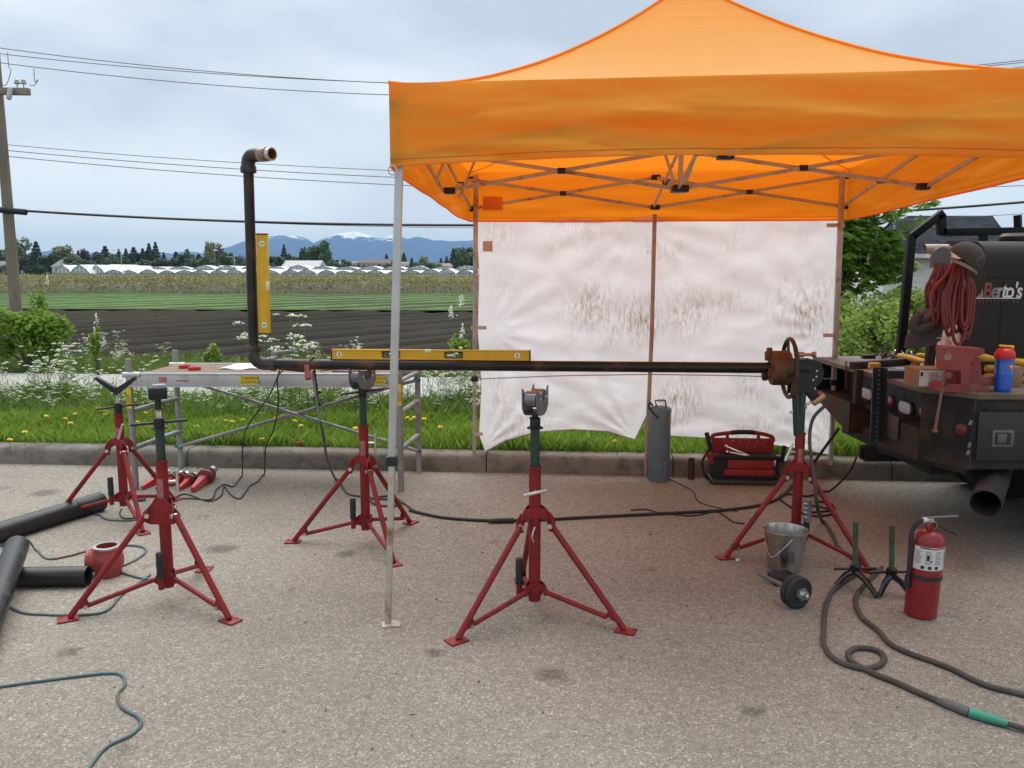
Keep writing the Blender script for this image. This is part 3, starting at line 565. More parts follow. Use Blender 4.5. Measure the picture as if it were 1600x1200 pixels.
# ================================================================== NEAR VEGETATION, HOUSE, POLE AND WIRES
def shrub(name, label, cat, base, rx, ry, h, n, leaf, mat, group=None, trunk=.03, nb=14, blossoms=0, lift=.12):
    b = Vector(base); t_ = thing(name, label, cat, b, 0, group, local=True); rg = np.random.default_rng(int(abs(b.x * 97 + b.y * 31)) + n)
    cb = unit(rg.normal(size=(nb, 3))) * rg.uniform(.25, .72, nb)[:, None]; rb = rg.uniform(.24, .42, nb)
    k = rg.integers(0, nb, n); dv = unit(rg.normal(size=(n, 3))) * (rb[k] * rg.uniform(.55, 1.08, n))[:, None]; C = cb[k] + dv
    C = C * [rx, ry, h / 2] + [0, 0, h * .5]; C[:, 2] = np.maximum(C[:, 2], lift * rg.uniform(.2, 1, n))
    V, F = leaf_arrays(C, rg.uniform(.7, 1.3, n) * leaf, rg.uniform(.4, .65, n) * leaf, .15, .5); fast_mesh('crown', V, F, mat, t_)
    mb = MB()
    for q in range(nb):
        e = Vector(cb[q]); e = Vector((e.x * rx, e.y * ry, e.z * h / 2 + h * .5)); mb.tube([(rg.normal(0, .03), rg.normal(0, .03), 0), (e.x * .35, e.y * .35, e.z * .5), e], [trunk, trunk * .6, trunk * .25], 5)
    mb.build('trunk', bark, t_)
    if blossoms:
        C = unit(rg.normal(size=(blossoms, 3))) * [rx, ry, h / 2] * .95 + [0, 0, h * .55]; CC = np.repeat(C, 26, 0); tt = np.tile(np.linspace(0, 1, 26), blossoms); CC = CC + rg.normal(0, .018, CC.shape) * (1.2 - tt)[:, None]; CC[:, 2] += tt * .16
        V, F = leaf_arrays(CC, .03, .025, -.3, .2); tag(fast_mesh('blossoms', V, F, umb, t_), kind='stuff')
    return t_
lg = leafmat('hedge_leaf', (.11, .19, .03), (.31, .43, .10), .5); lg2 = leafmat('shrub_leaf', (.11, .21, .02), (.23, .37, .045), .42); chest = leafmat('chestnut_leaf', (.10, .21, .028), (.30, .46, .08), .5)
for i, (px, Y, rx, h, lab) in enumerate(((1352, 11.6, .75, 1.3, 'bright green bush just right of the white tarp wall'), (1420, 11.9, .7, 1.45, 'leafy bush behind the black rack post on the truck'), (1375, 13.2, 1.1, 1.55, 'taller bush under the chestnut tree, below the house window'), (1480, 12.6, .9, 1.5, 'bush seen behind the red hoses on the truck'), (1300, 12.8, .9, 1.5, 'bush mostly hidden behind the right edge of the tarp wall'), (1570, 13.0, 1.2, 1.4, 'bush hidden behind the black machine on the truck'))):
    g = P(px, 600, Y); shrub('leafy_shrub', lab, 'shrub', (g.x, Y, .08), rx, .7, h, 3800, .085, lg, 'bushes behind the truck')
g = P(30, 600, 13.6); shrub('leafy_shrub', 'bright green maple bush around the foot of the utility pole', 'shrub', (g.x + .25, 13.5, .05), .78, .6, 1.15, 4200, .10, lg2, None)
g = P(-25, 600, 13.9); shrub('leafy_shrub', 'pale green bush at the left edge beside the pole', 'shrub', (g.x, 13.9, .05), .6, .5, 1.15, 1800, .085, lg, None)
g = P(722, 600, 12.6); shrub('blossoming_shrub', 'slender shrub with white blossoms beside the left edge of the tarp wall', 'shrub', (g.x, 12.6, .05), .24, .22, 1.12, 900, .09, lg2, None, .015, 9, 9)
g = P(334, 600, 13.2); shrub('small_sapling', 'small bright green sapling above the scaffold deck', 'shrub', (g.x, 13.2, .05), .2, .2, .58, 450, .08, lg2, None, .01, 7)
g = P(155, 600, 12.9); shrub('flowering_sapling', 'thin sapling with cream blossoms right of the pole bush', 'shrub', (g.x, 12.9, .05), .12, .12, .85, 260, .08, lg2, None, .01, 8, 4)
g = P(60, 600, 14.0); shrub('thin_sapling', 'thin sapling with pale tips rising out of the pole bush', 'shrub', (g.x, 14.2, .05), .3, .2, 1.75, 420, .08, lg2, None, .01, 8, 2)
# chestnut tree
def chestnut(base, center, rx, ry, rz, nc):
    t_ = thing('chestnut_tree', 'large-leaved chestnut tree with white flower candles right of the orange tent', 'tree', base, 0, None, local=True); rg = np.random.default_rng(5); c = np.array(Vector(center) - Vector(base))
    nb = 40; cb = unit(rg.normal(size=(nb, 3))) * rg.uniform(.3, .8, nb)[:, None]; k = rg.integers(0, nb, nc); C = (cb[k] + unit(rg.normal(size=(nc, 3))) * rg.uniform(.18, .36, nc)[:, None]) * [rx, ry, rz] + c
    CC = []; DD = []
    for p in C:
        o = p - c; o = o / (np.linalg.norm(o) + 1e-6); a0 = rg.uniform(0, 6.28)
        for j in range(6):
            a = a0 + j * 1.047; d = np.array([math.cos(a), math.sin(a), -.75]) * .8 + o * .35; d = d / np.linalg.norm(d); CC.append(p + d * .085); DD.append(d * 4)
    V, F = leaf_arrays(np.array(CC), rg.uniform(.14, .2, len(CC)), rg.uniform(.055, .085, len(CC)), .1, 1.2, np.array(DD)); fast_mesh('crown', V, F, chest, t_)
    mb = MB().tube([(0, 0, 0), (0, 0, c[2] * .5), Vector(c)], [.13, .1, .05], 10)
    for q in range(nb): mb.tube([c * .7, c * .85 + cb[q] * [rx, ry, rz] * .4, c + cb[q] * [rx, ry, rz]], [.05, .03, .01], 5)
    mb.build('trunk', bark, t_)
    B = unit(rg.normal(size=(34, 3))) * [rx, ry, rz] * .66 + c; Bc = np.repeat(B, 30, 0); tt = np.tile(np.linspace(0, 1, 30), 34); Bc = Bc + rg.normal(0, .025, Bc.shape) * (1.15 - tt)[:, None]; Bc[:, 2] += tt * .2
    V, F = leaf_arrays(Bc, .035, .03, -.3, .2); tag(fast_mesh('flower_candles', V, F, umb, t_), kind='stuff')
c = P(1326, 356, 14.5); chestnut((c.x, 14.5, 0), c, 1.42, 1.0, 1.35, 2300)
# house on the right
def near_house():
    D = 27.0; f = D / FPX; X = lambda px: (px - 800) * f * .985; Zp = lambda py: P(800, py, D).z
    t_ = thing('bungalow', 'white bungalow with dark shingle roof behind the truck', 'house', (X(1480), D, 0), 0); wl = M('siding', (.80, .79, .76), .8, var=.06, scale=2)
    X0, X1, ze, zr = X(1384), X(1578), Zp(398), Zp(336)
    MB().bx(X0, X1, D, D + 7, 0, ze).build('wall', wl, t_, smooth=0)
    for k in range(9): MB().bx(X0, X1, D - .025, D - .003, .15 + k * .24, .15 + k * .24 + .215).build('siding_board', wl, t_, smooth=0)
    a = [(X(1390), D - .45, ze), (X(1585), D - .45, ze), (X(1600), D + 7.4, ze), (X(1410), D + 7.4, ze), (X(1418) * (D + 3.4) / D, D + 3.4, P(800, 337, D + 3.4).z), (X(1549) * (D + 3.4) / D, D + 3.4, P(800, 337, D + 3.4).z)]
    rf = MB().add(a, [(0, 1, 5, 4), (2, 3, 4, 5), (1, 2, 5), (3, 0, 4), (0, 3, 2, 1)])
    m = bpy.data.materials.new('shingles'); m.use_nodes = True; t = m.node_tree; b = t.nodes['Principled BSDF']; b.inputs['Roughness'].default_value = 1; b.inputs['Specular IOR Level'].default_value = .05
    tcn = N('ShaderNodeTexCoord', t); mpn = N('ShaderNodeMapping', t); mpn.inputs['Rotation'].default_value = (R(90), 0, 0); lk(t, tcn.outputs['Object'], mpn.inputs[0])
    br = N('ShaderNodeTexBrick', t); br.inputs['Scale'].default_value = 5; br.inputs['Mortar Size'].default_value = .02; br.inputs['Brick Width'].default_value = 1.6; br.inputs['Row Height'].default_value = .38
    br.inputs['Color1'].default_value = (.02, .023, .03, 1); br.inputs['Color2'].default_value = (.042, .046, .056, 1); br.inputs['Mortar'].default_value = (.02, .02, .025, 1); lk(t, mpn.outputs[0], br.inputs[0]); lk(t, br.outputs[0], b.inputs['Base Color'])
    r_ = rf.build('roof', m, t_, smooth=0); MB().bar((X(1386), D - .5, ze - .05), (X(1588), D - .5, ze - .05), .1, .13).build('gutter', M('trim_white', (.7, .7, .68), .6), r_, smooth=0)
    wx0, wx1, wz0, wz1 = X(1388), X(1404), Zp(440), Zp(404)
    wn = MB().bx(wx0, wx1, D - .08, D - .03, wz0, wz1).build('window', M('window_glass', (.04, .045, .05), .08), t_, smooth=0); fr = MB(); q = .05
    for (p0, p1) in (((wx0, wz0), (wx1, wz0)), ((wx0, wz1), (wx1, wz1)), ((wx0, wz0), (wx0, wz1)), ((wx1, wz0), (wx1, wz1)), ((wx0, (wz0 + wz1) / 2 + .05), (wx1, (wz0 + wz1) / 2 + .05)), (((wx0 + wx1) / 2, wz0), ((wx0 + wx1) / 2, wz1))): fr.bar((p0[0], D - .1, p0[1]), (p1[0], D - .1, p1[1]), .06, q)
    fr.build('window_frame', MATS['trim_white'], wn, smooth=0)
near_house()
# utility pole with cross arms, insulators, wires
PY = 17.0
wood = M('pole_wood', (.25, .21, .16), .9, var=.25, scale=3, bump=.6, bscale=25, stretch=(1, 1, .12), over=(.10, .085, .07), over_amt=.5, over_scale=2)
pb = P(31, 560, PY); ptp = P(-2, 150, PY); pt = ptp + (ptp - pb) * .2
pole = thing('utility_pole', 'weathered wooden utility pole with cross arms at the left edge', 'utility pole', (pb.x, PY, 0))
MB().tube([(pb.x + .02, PY, -.05), pb, ptp, pt], [.125, .12, .085, .08], 14).build('shaft', wood, pole)
ca = P(53, 144, PY); MB().box((ca.x - 1.35, PY - .15, ca.z), (2.7, .1, .13), (0, R(1), 0), .008).build('cross_arm', wood, pole)
cb_ = P(8, 110, PY); MB().box((cb_.x - 1.15, PY - .15, cb_.z), (2.3, .1, .13), (0, R(12), 0), .008).build('cross_arm', wood, pole)
gal = MATS['galv']
for dx in (.55, .95): MB().tube([(ca.x - dx, PY - .2, ca.z - .05), (ca.x - 1.35, PY - .13, ca.z - .75)], .014, 6).build('arm_brace', gal, pole)
por = M('porcelain', (.45, .46, .48), .25, var=.1)
for px in (2, 34, 44):
    q = P(px, 138, PY); mb = MB().lathe([(.012, -.02), (.012, .06), (.055, .065), (.06, .085), (.03, .1), (.045, .12), (.04, .14), (.015, .16)], (q.x, PY - .15, ca.z + .06), n=14); mb.build('insulator', por, pole)
q = P(25, 150, PY); MB().lathe([(.02, 0), (.05, .03), (.05, .2), (.03, .24)], (q.x, PY - .26, ca.z - .2), (0.25, 0, 1), 12).build('arrester', por, pole)
wirem = M('wire_grey', (.12, .125, .13), .6); blk = M('cable_black', (.012, .012, .013), .6, var=.2)
def wire(name, p0, p1, p2, r, label, Y=PY, mat=None, x_end=16.):
    a, b, c = P(*p0, Y), P(*p1, Y), P(*p2, Y); co = np.polyfit([a.x, b.x, c.x], [a.z, b.z, c.z], 2)
    xs = np.linspace(a.x - 1.5, x_end, 50); mb = MB().tube([(x, Y, float(np.polyval(co, x))) for x in xs], r, 5); return tag(mb.build(name, mat or wirem, loc=(a.x, Y, a.z)), label, 'wire', 'overhead wires')
wire('overhead_wire', (0, 75), (420, 119), (1600, 94), .008, 'topmost thin overhead wire reaching the tent roof', PY)
wire('overhead_wire', (0, 84), (420, 120.5), (1600, 97.5), .008, 'second overhead wire, just under the topmost one', PY + .4)
wire('overhead_wire', (0, 98), (420, 139), (1600, 104), .008, 'third overhead wire from the top, above the cross arm', PY - .3)
wire('overhead_wire', (0, 225), (420, 257), (1600, 262), .007, 'fainter uppermost wire of the middle three', PY + .3)
wire('overhead_wire', (0, 234), (420, 267), (1600, 275), .008, 'middle wire of the three above the thick cable', PY)
wire('overhead_wire', (0, 243), (420, 278), (1600, 290), .008, 'lowest wire of the three above the thick cable', PY - .2)
wire('thick_cable', (15, 328), (735, 352), (1600, 316), .026, 'thick black telephone cable crossing behind the tent', PY - .2, blk)
wire('overhead_wire', (190, 339), (735, 356), (1600, 334), .006, 'thin line hanging just below the thick black cable', PY - .1)
sp_ = P(15, 328, PY); q_ = P(50, 332, PY); tag(MB().tube([(sp_.x - .2, PY - .2, sp_.z), (q_.x, PY - .2, q_.z - .01)], .06, 8).build('cable_splice', blk, loc=sp_), 'black splice case on the thick cable beside the pole', 'cable splice')
for (px0, y0, px1, y1, lab) in ((12, 82, 2, 132, 'looped jumper wire from the top wire to the left insulator'), (53, 107, 46, 133, 'jumper wire from the third wire to the cross arm tip')):
    a, b = P(px0, y0, PY - .15), P(px1, y1, PY - .15); m_ = (a + b) / 2 + Vector((.12, 0, -.05)); tag(MB().tube(cr([a, a + Vector((.0, 0, -.25)), m_, b + Vector((.1, 0, .0)), b]), .007, 5).build('jumper_wire', wirem, loc=a), lab, 'wire', 'jumper wires')

# ================================================================== ORANGE TENT
def fabric(name, col, trans, bumpd=.004, stretch=(1, 1, 4), sc_=6, rough=.6, tcol=None):
    m = bpy.data.materials.new(name); m.use_nodes = True; t = m.node_tree; d = t.nodes['Principled BSDF']; o = t.nodes['Material Output']
    d.inputs['Roughness'].default_value = rough; d.inputs['Specular IOR Level'].default_value = .08; d.inputs['Sheen Weight'].default_value = .0
    tcn = N('ShaderNodeTexCoord', t); mpn = N('ShaderNodeMapping', t); mpn.inputs['Scale'].default_value = stretch; lk(t, tcn.outputs['Object'], mpn.inputs[0])
    n1 = N('ShaderNodeTexNoise', t); n1.inputs['Scale'].default_value = sc_; n1.inputs['Detail'].default_value = 5; lk(t, mpn.outputs[0], n1.inputs[0])
    n2 = N('ShaderNodeTexNoise', t); n2.inputs['Scale'].default_value = 2.2; n2.inputs['Detail'].default_value = 7; lk(t, tcn.outputs['Object'], n2.inputs[0])
    mr_ = N('ShaderNodeMapRange', t); mr_.inputs[1].default_value = .3; mr_.inputs[2].default_value = .7; mr_.inputs[3].default_value = .95; mr_.inputs[4].default_value = 1.03; lk(t, n2.outputs[0], mr_.inputs[0])
    vm = N('ShaderNodeVectorMath', t, operation='SCALE'); vm.inputs[0].default_value = col; lk(t, mr_.outputs[0], vm.inputs['Scale'])
    tr = N('ShaderNodeBsdfTranslucent', t); mxs = N('ShaderNodeMixShader', t); mxs.inputs[0].default_value = trans
    lk(t, vm.outputs[0], d.inputs['Base Color']); lk(t, vm.outputs[0], tr.inputs[0])
    if tcol: t.links.remove(tr.inputs[0].links[0]); tr.inputs[0].default_value = (*tcol, 1)
    bn = N('ShaderNodeBump', t); bn.inputs['Strength'].default_value = .6; bn.inputs['Distance'].default_value = bumpd * 3; lk(t, n1.outputs[0], bn.inputs['Height']); lk(t, bn.outputs[0], d.inputs['Normal']); lk(t, bn.outputs[0], tr.inputs['Normal'])
    lk(t, d.outputs[0], mxs.inputs[1]); lk(t, tr.outputs[0], mxs.inputs[2]); lk(t, mxs.outputs[0], o.inputs[0]); MATS[name] = m; return m, t, vm, d, tr
orange = fabric('orange_canvas', (.95, .455, .062), .47, .0042, (.6, .6, 4.5), 3.2, .42, (1.0, .25, .010))[0]
from mathutils import noise as mnoise
FL, BL, BR = Vector((-.53, 3.93, 0)), Vector((-.325, 6.97, 0)), Vector((2.63, 6.72, 0)); FR = FL + BR - BL - Vector((0, .06, 0))
TC = (FL + BR) / 2
tent = thing('canopy_tent', 'orange pop-up canopy tent with grey metal legs over the work area', 'tent', (TC.x, TC.y, 0))
ZT = {0: 2.535, 1: 2.50, 2: 2.50, 3: 2.535}; ZBm = {0: 2.172, 1: 2.105, 2: 2.10, 3: 2.16}
stitch = M('stitch', (.45, .16, .02), .7); corners = [FL, BL, BR, FR]; PEAK = Vector((TC.x + .02, TC.y, 3.44))
def outc(p, k=.036): d = (p - TC); return p + d.normalized() * k
for i in range(4):
    j = (i + 1) % 4; A = outc(corners[i]) + Vector((0, 0, ZT[i])); B = outc(corners[j]) + Vector((0, 0, ZT[j])); nrm = (B - A).cross(Vector((0, 0, 1))).normalized()
    if nrm.dot((A + B) / 2 - PEAK) < 0: nrm = -nrm
    def roof_fn(u, v):
        e = A.lerp(B, u); p = e.lerp(PEAK, v); p.z = e.z + (PEAK.z - e.z) * v ** 1.6 - .02 * math.sin(math.pi * u) * (1 - v) * v * 2
        p.z += mnoise.noise(Vector((p.x * 3, p.y * 3, 2))) * .006 * (1 - v) * min(1, 6 * v); return p
    MB().grid(roof_fn, 30, 26).build('roof_panel', orange, tent, 60)
    def val_fn(u, v):
        top = A.lerp(B, u); bz = ZBm[i] + (ZBm[j] - ZBm[i]) * u + (.035 if i == 3 else -.0) * math.sin(math.pi * u); p = top.copy(); p.z = top.z + (bz - top.z) * v
        L = u * 3; f = mnoise.fractal(Vector((L * 1.1 + i * 7, p.z * 8 + L * .5 * math.sin(i + 1), i)), 1, 2, 4) * .03 + math.sin(v * 10 + L * 1.6 + mnoise.noise(Vector((L * 1.3, v * 1.5, i))) * 4) * .013
        f += (abs(mnoise.noise(Vector((L * 1.6 + p.z * 2.5, p.z * 9 - L * 1.1, i + 4)))) ** .7 - .3) * .03 + math.sin(p.z * 26 + L * 2.2 + 5 * mnoise.noise(Vector((L * .8, i, 1)))) * .011 * max(0, mnoise.noise(Vector((L * .9, 3, i))) + .3)
        edge = min(1, 8 * u, 8 * (1 - u)); f *= 1.25 if i == 3 else .35; return p + nrm * (f * (v ** .6) * edge + .032 * math.sqrt(v) * edge)
    vb = MB().grid(val_fn, 170, 30).build('valance', orange, tent, 60)
    MB().tube([val_fn(k / 90, .925) + nrm * .0015 for k in range(91)], .0016, 4).build('stitch_line', stitch, vb)
    hem = MB().tube([val_fn(k / 60, 1.0) for k in range(61)], .006, 5); hem.build('hem', orange, vb)
    MB().tube([roof_fn(0, k / 24) + Vector((0, 0, .004)) for k in range(25)], .008, 6).build('hip_seam', orange, tent)
alu = M('tent_steel', (.50, .505, .50), .45, .35, var=.1, scale=5); alu2 = M('tent_steel_worn', (.46, .42, .36), .55, .2, var=.15, scale=8, over=(.25, .12, .05), over_amt=.25, over_scale=9); plast = M('black_plastic', (.012, .012, .013), .45, var=.1)
bases = [Vector((-.601, 3.839, 0)), BL, BR, FR]
for i, (b, c_) in enumerate(zip(bases, corners)):
    top = c_ + (TC - c_).normalized() * (.03 if i == 0 else .05) + Vector((0, 0, ZT[i] - .03)); kz = .80
    sl = b.lerp(top, kz / top.z); wd = .038 if i != 0 else .036
    lg_ = MB().bar(sl, top, wd, wd, (1, 0, 0), .004).build('leg', alu if i == 0 else alu2, tent)
    MB().bar(b + Vector((0, 0, .004)), sl + (top - b).normalized() * .05, wd * .8, wd * .8, (1, 0, 0), .003).build('inner_leg', alu2, lg_)
    MB().box(sl, (wd * 1.5, wd * 1.4, .045), None, .004).build('height_lock', plast, lg_)
    MB().box(b + Vector((.015, -.01, .004)), (.085, .065, .006), (0, 0, .2), .001).build('foot_plate', alu2, lg_)
rg_ = MB().torus(Vector((-.545, 3.895, 2.15)), (0, 1, 0), .02, .003); rg_.build('ring', alu, tent)
def lerpP(i, j, t_): return corners[i].lerp(corners[j], t_)
mids = [lerpP(i, (i + 1) % 4, .5) for i in range(4)]; UP, LO = 2.44, 2.205; C0 = Vector((TC.x, TC.y, 0))
def zat(p, z): return Vector((p.x, p.y, z))
def xbrace(a, b):
    off = Vector((a.y - b.y, b.x - a.x, 0)).normalized() * .012
    MB().bar(zat(a, UP) + off, zat(b, LO) + off, .012, .024).build('scissor_bar', alu2, tent); MB().bar(zat(a, LO) - off, zat(b, UP) - off, .012, .024).build('scissor_bar', alu2, tent)
    MB().box(zat((a + b) / 2, (UP + LO) / 2), (.05, .05, .036), None, .004).build('pivot_block', plast, tent)
for i in range(4):
    a, b = corners[i], corners[(i + 1) % 4]; xbrace(a, mids[i]); xbrace(mids[i], b); xbrace(mids[i], C0)
    for z in (UP, LO): MB().box(zat(mids[i] + (C0 - mids[i]).normalized() * .03, z), (.07, .06, .04), None, .006).build('joint_block', plast, tent); MB().box(zat(a, z), (.05, .05, .045), None, .006).build('slider', plast, tent)
MB().box(zat(C0, LO), (.1, .1, .045), None, .006).build('joint_block', plast, tent); MB().bar(zat(C0, LO), PEAK - Vector((0, 0, .04)), .028, .028, (1, 0, 0)).build('centre_mast', alu, tent)
for s_ in (-1, 1): MB().bar(zat(C0, LO + .02) + Vector((.03 * s_, 0, 0)), zat(C0, 2.95) + Vector((.28 * s_, 0, 0)), .01, .018).build('mast_strut', alu, tent)
for k in range(5): MB().bar(lerpP(0, 1, .14 + .17 * k) + Vector((0.03, 0, 2.2)), lerpP(0, 1, .14 + .17 * k) + Vector((.16, 0, 2.5)), .008, .015).build('roof_stay', alu2, tent) if k in (1, 3) else None
q = P(770, 318, 6.93); MB().box(q, (.16, .004, .11)).build('sewn_patch', M('patch_orange', (.78, .21, .015), .7), tent)

# ---- white tarp wall behind (two sheets taped to the poles)
def tarp_mat():
    m, t, vm, d, tr = fabric('white_tarp', (.96, .92, .95), .62, .006, (1, 1, 1), 7, .45)
    tcn = N('ShaderNodeTexCoord', t); o = tcn.outputs['Object']
    mpn = N('ShaderNodeMapping', t); mpn.inputs['Scale'].default_value = (26, 1, 6); mpn.inputs['Rotation'].default_value = (0, .3, 0); lk(t, o, mpn.inputs[0])
    st = N('ShaderNodeTexNoise', t); st.inputs['Scale'].default_value = 1.6; st.inputs['Detail'].default_value = 6; st.inputs['Roughness'].default_value = .7; st.inputs['Distortion'].default_value = .9; lk(t, mpn.outputs[0], st.inputs[0])
    pa = N('ShaderNodeTexNoise', t); pa.inputs['Scale'].default_value = 2.1; pa.inputs['Detail'].default_value = 3; lk(t, o, pa.inputs[0])
    a = N('ShaderNodeMapRange', t); a.inputs[1].default_value = .50; a.inputs[2].default_value = .68; lk(t, pa.outputs[0], a.inputs[0])
    b = N('ShaderNodeMapRange', t); b.inputs[1].default_value = .43; b.inputs[2].default_value = .62; lk(t, st.outputs[0], b.inputs[0])
    k = N('ShaderNodeMath', t, operation='MULTIPLY'); lk(t, a.outputs[0], k.inputs[0]); lk(t, b.outputs[0], k.inputs[1]); k2 = N('ShaderNodeMath', t, operation='MULTIPLY'); lk(t, k.outputs[0], k2.inputs[0]); k2.inputs[1].default_value = .45
    org = Vector((wallp(1020, 700).x, wallp(1020, 700).y, .2)); cur = k2.outputs[0]
    for (x_, y_, r_, s_) in ((925, 480, .30, .8), (1000, 500, .28, .95), (1075, 490, .32, .6), (1265, 495, .26, .85), (1060, 625, .30, .75), (1170, 610, .22, .5), (920, 360, .2, .35), (785, 440, .2, .3)):
        dn = N('ShaderNodeVectorMath', t, operation='DISTANCE'); lk(t, o, dn.inputs[0]); dn.inputs[1].default_value = wallp(x_, y_) - org
        fm = N('ShaderNodeMapRange', t); fm.inputs[1].default_value = 0; fm.inputs[2].default_value = r_; fm.inputs[3].default_value = s_ * 1.25; fm.inputs[4].default_value = 0; lk(t, dn.outputs['Value'], fm.inputs[0])
        mm_ = N('ShaderNodeMath', t, operation='MULTIPLY'); lk(t, fm.outputs[0], mm_.inputs[0]); lk(t, b.outputs[0], mm_.inputs[1]); mxm = N('ShaderNodeMath', t, operation='MAXIMUM'); lk(t, cur, mxm.inputs[0]); lk(t, mm_.outputs[0], mxm.inputs[1]); cur = mxm.outputs[0]
    mxn = N('ShaderNodeMix', t, data_type='RGBA'); lk(t, cur, mxn.inputs['Factor']); lk(t, vm.outputs[0], mxn.inputs['A']); mxn.inputs['B'].default_value = (.36, .25, .14, 1)
    lk(t, mxn.outputs['Result'], d.inputs['Base Color']); lk(t, mxn.outputs['Result'], tr.inputs[0])
    # creases running from the tie points
    wv = N('ShaderNodeTexNoise', t, noise_type='RIDGED_MULTIFRACTAL'); wv.inputs['Scale'].default_value = 3.2; wv.inputs['Detail'].default_value = 4; wv.inputs['Roughness'].default_value = .55; wv.inputs['Distortion'].default_value = .25
    mp2 = N('ShaderNodeMapping', t); mp2.inputs['Scale'].default_value = (1.0, 1, 2.2); mp2.inputs['Rotation'].default_value = (0, -.6, 0); lk(t, o, mp2.inputs[0]); lk(t, mp2.outputs[0], wv.inputs[0])
    bn = N('ShaderNodeBump', t); bn.inputs['Strength'].default_value = 1; bn.inputs['Distance'].default_value = .0035; lk(t, wv.outputs[0], bn.inputs['Height']); lk(t, bn.outputs[0], d.inputs['Normal']); lk(t, bn.outputs[0], tr.inputs['Normal']); return m
WD = (BR - BL).normalized(); WN = Vector((WD.y, -WD.x, 0))        # WN points to the camera
def wallp(px, py, off=-.035):
    """point of the wall plane seen at that pixel"""
    d = ray(px, py); o = BL - WN * off * -1; n_ = WN; t_ = (o - Vector((0, 0, CAM_H))).dot(n_) / d.dot(n_); return Vector((0, 0, CAM_H)) + d * t_
tarp = tarp_mat()
def tarp_panel(parent, left, right, top, bot, name='sheet'):
    """edge curves given as lists of photo points on the wall plane"""
    def cv(L, t_):
        xs = np.linspace(0, 1, len(L)); return float(np.interp(t_, xs, [p[0] for p in L])), float(np.interp(t_, xs, [p[1] for p in L]))
    def fn(u, v):
        l, r, tp, bt = cv(left, v), cv(right, v), cv(top, u), cv(bot, u)
        x = (1 - u) * l[0] + u * r[0] + (1 - v) * tp[0] + v * bt[0] - ((1 - u) * (1 - v) * left[0][0] + u * (1 - v) * right[0][0] + (1 - u) * v * left[-1][0] + u * v * right[-1][0])
        y = (1 - u) * l[1] + u * r[1] + (1 - v) * tp[1] + v * bt[1] - ((1 - u) * (1 - v) * left[0][1] + u * (1 - v) * right[0][1] + (1 - u) * v * left[-1][1] + u * v * right[-1][1])
        p = wallp(x, y); f = mnoise.fractal(Vector((x * .012 + y * .006, y * .02 - x * .004, 3)), 1, 2, 5) * .014 + .02 * math.sin(math.pi * u) * math.sin(math.pi * v)
        for (cx, cy) in ((760, 520), (755, 700), (1000, 350), (1300, 520), (1300, 700), (990, 685)):
            dx, dy = x - cx, y - cy; rr = math.hypot(dx, dy); f += .007 * math.sin(math.atan2(dy, dx) * 17 + cx) * math.exp(-rr / 130) * min(1, rr / 30)
        return p - WN * (.03 + f * min(1, 6 * u + .15, 6 * (1 - u) + .15))
    return MB().grid(fn, 70, 70).build(name, tarp, parent, 80)
tw = thing('tarp_wall', 'dirty white plastic tarp wall tied between the rear tent legs', 'tarp', (wallp(1020, 700).x, wallp(1020, 700).y, .2))
tarp_panel(tw, [(744, 340), (748, 430), (746, 520), (752, 600), (748, 680), (757, 706)], [(1018, 338), (1018, 500), (1013, 600), (1010, 650), (992, 687)], [(744, 340), (880, 342), (1018, 338)], [(757, 706), (790, 688), (840, 675), (895, 671), (950, 674), (992, 687)])
tarp_panel(tw, [(1018, 338), (1017, 500), (1014, 620), (1020, 680)], [(1316, 340), (1310, 450), (1308, 530), (1300, 640), (1299, 712)], [(1018, 338), (1170, 340), (1316, 340)], [(1020, 680), (1070, 683), (1130, 686), (1200, 694), (1250, 702), (1299, 712)])
hemm = M('tarp_hem', (.42, .36, .34), .6)
MB().tube([wallp(x, y, .02) for x, y in ((757, 706), (790, 688), (840, 675), (895, 671), (950, 674), (992, 687), (1010, 650))], .005, 5).build('hem_cord', hemm, tw)
MB().tube([wallp(x, y, .0) for x, y in ((752, 592), (880, 587), (1016, 585), (1150, 587), (1302, 592))], .005, 5).build('seam', hemm, tw)
tape = M('tape_pink', (.60, .42, .38), .5)
for (x, y, a, b) in ((762, 385, .08, .085), (748, 512, .13, .03), (1306, 352, .14, .03), (1300, 524, .14, .03), (747, 678, .08, .03)): MB().box(wallp(x, y, .03), (a, .004, b), (0, 0, math.atan2(WD.y, WD.x))).build('tape_strip', tape, tw)
pm = M('wood_pole', (.42, .30, .25), .7, var=.2, scale=12, over=(.2, .12, .09), over_amt=.35)
a, b = wallp(1023, 335, .03), wallp(1010, 690, .03); tag(MB().tube([a, a.lerp(b, .5) + Vector((.012, 0, 0)), (b.x, b.y, .0)], .017, 8).build('middle_pole', pm, loc=(b.x, b.y, 0)), 'thin brownish pole down the middle of the tarp wall', 'pole')

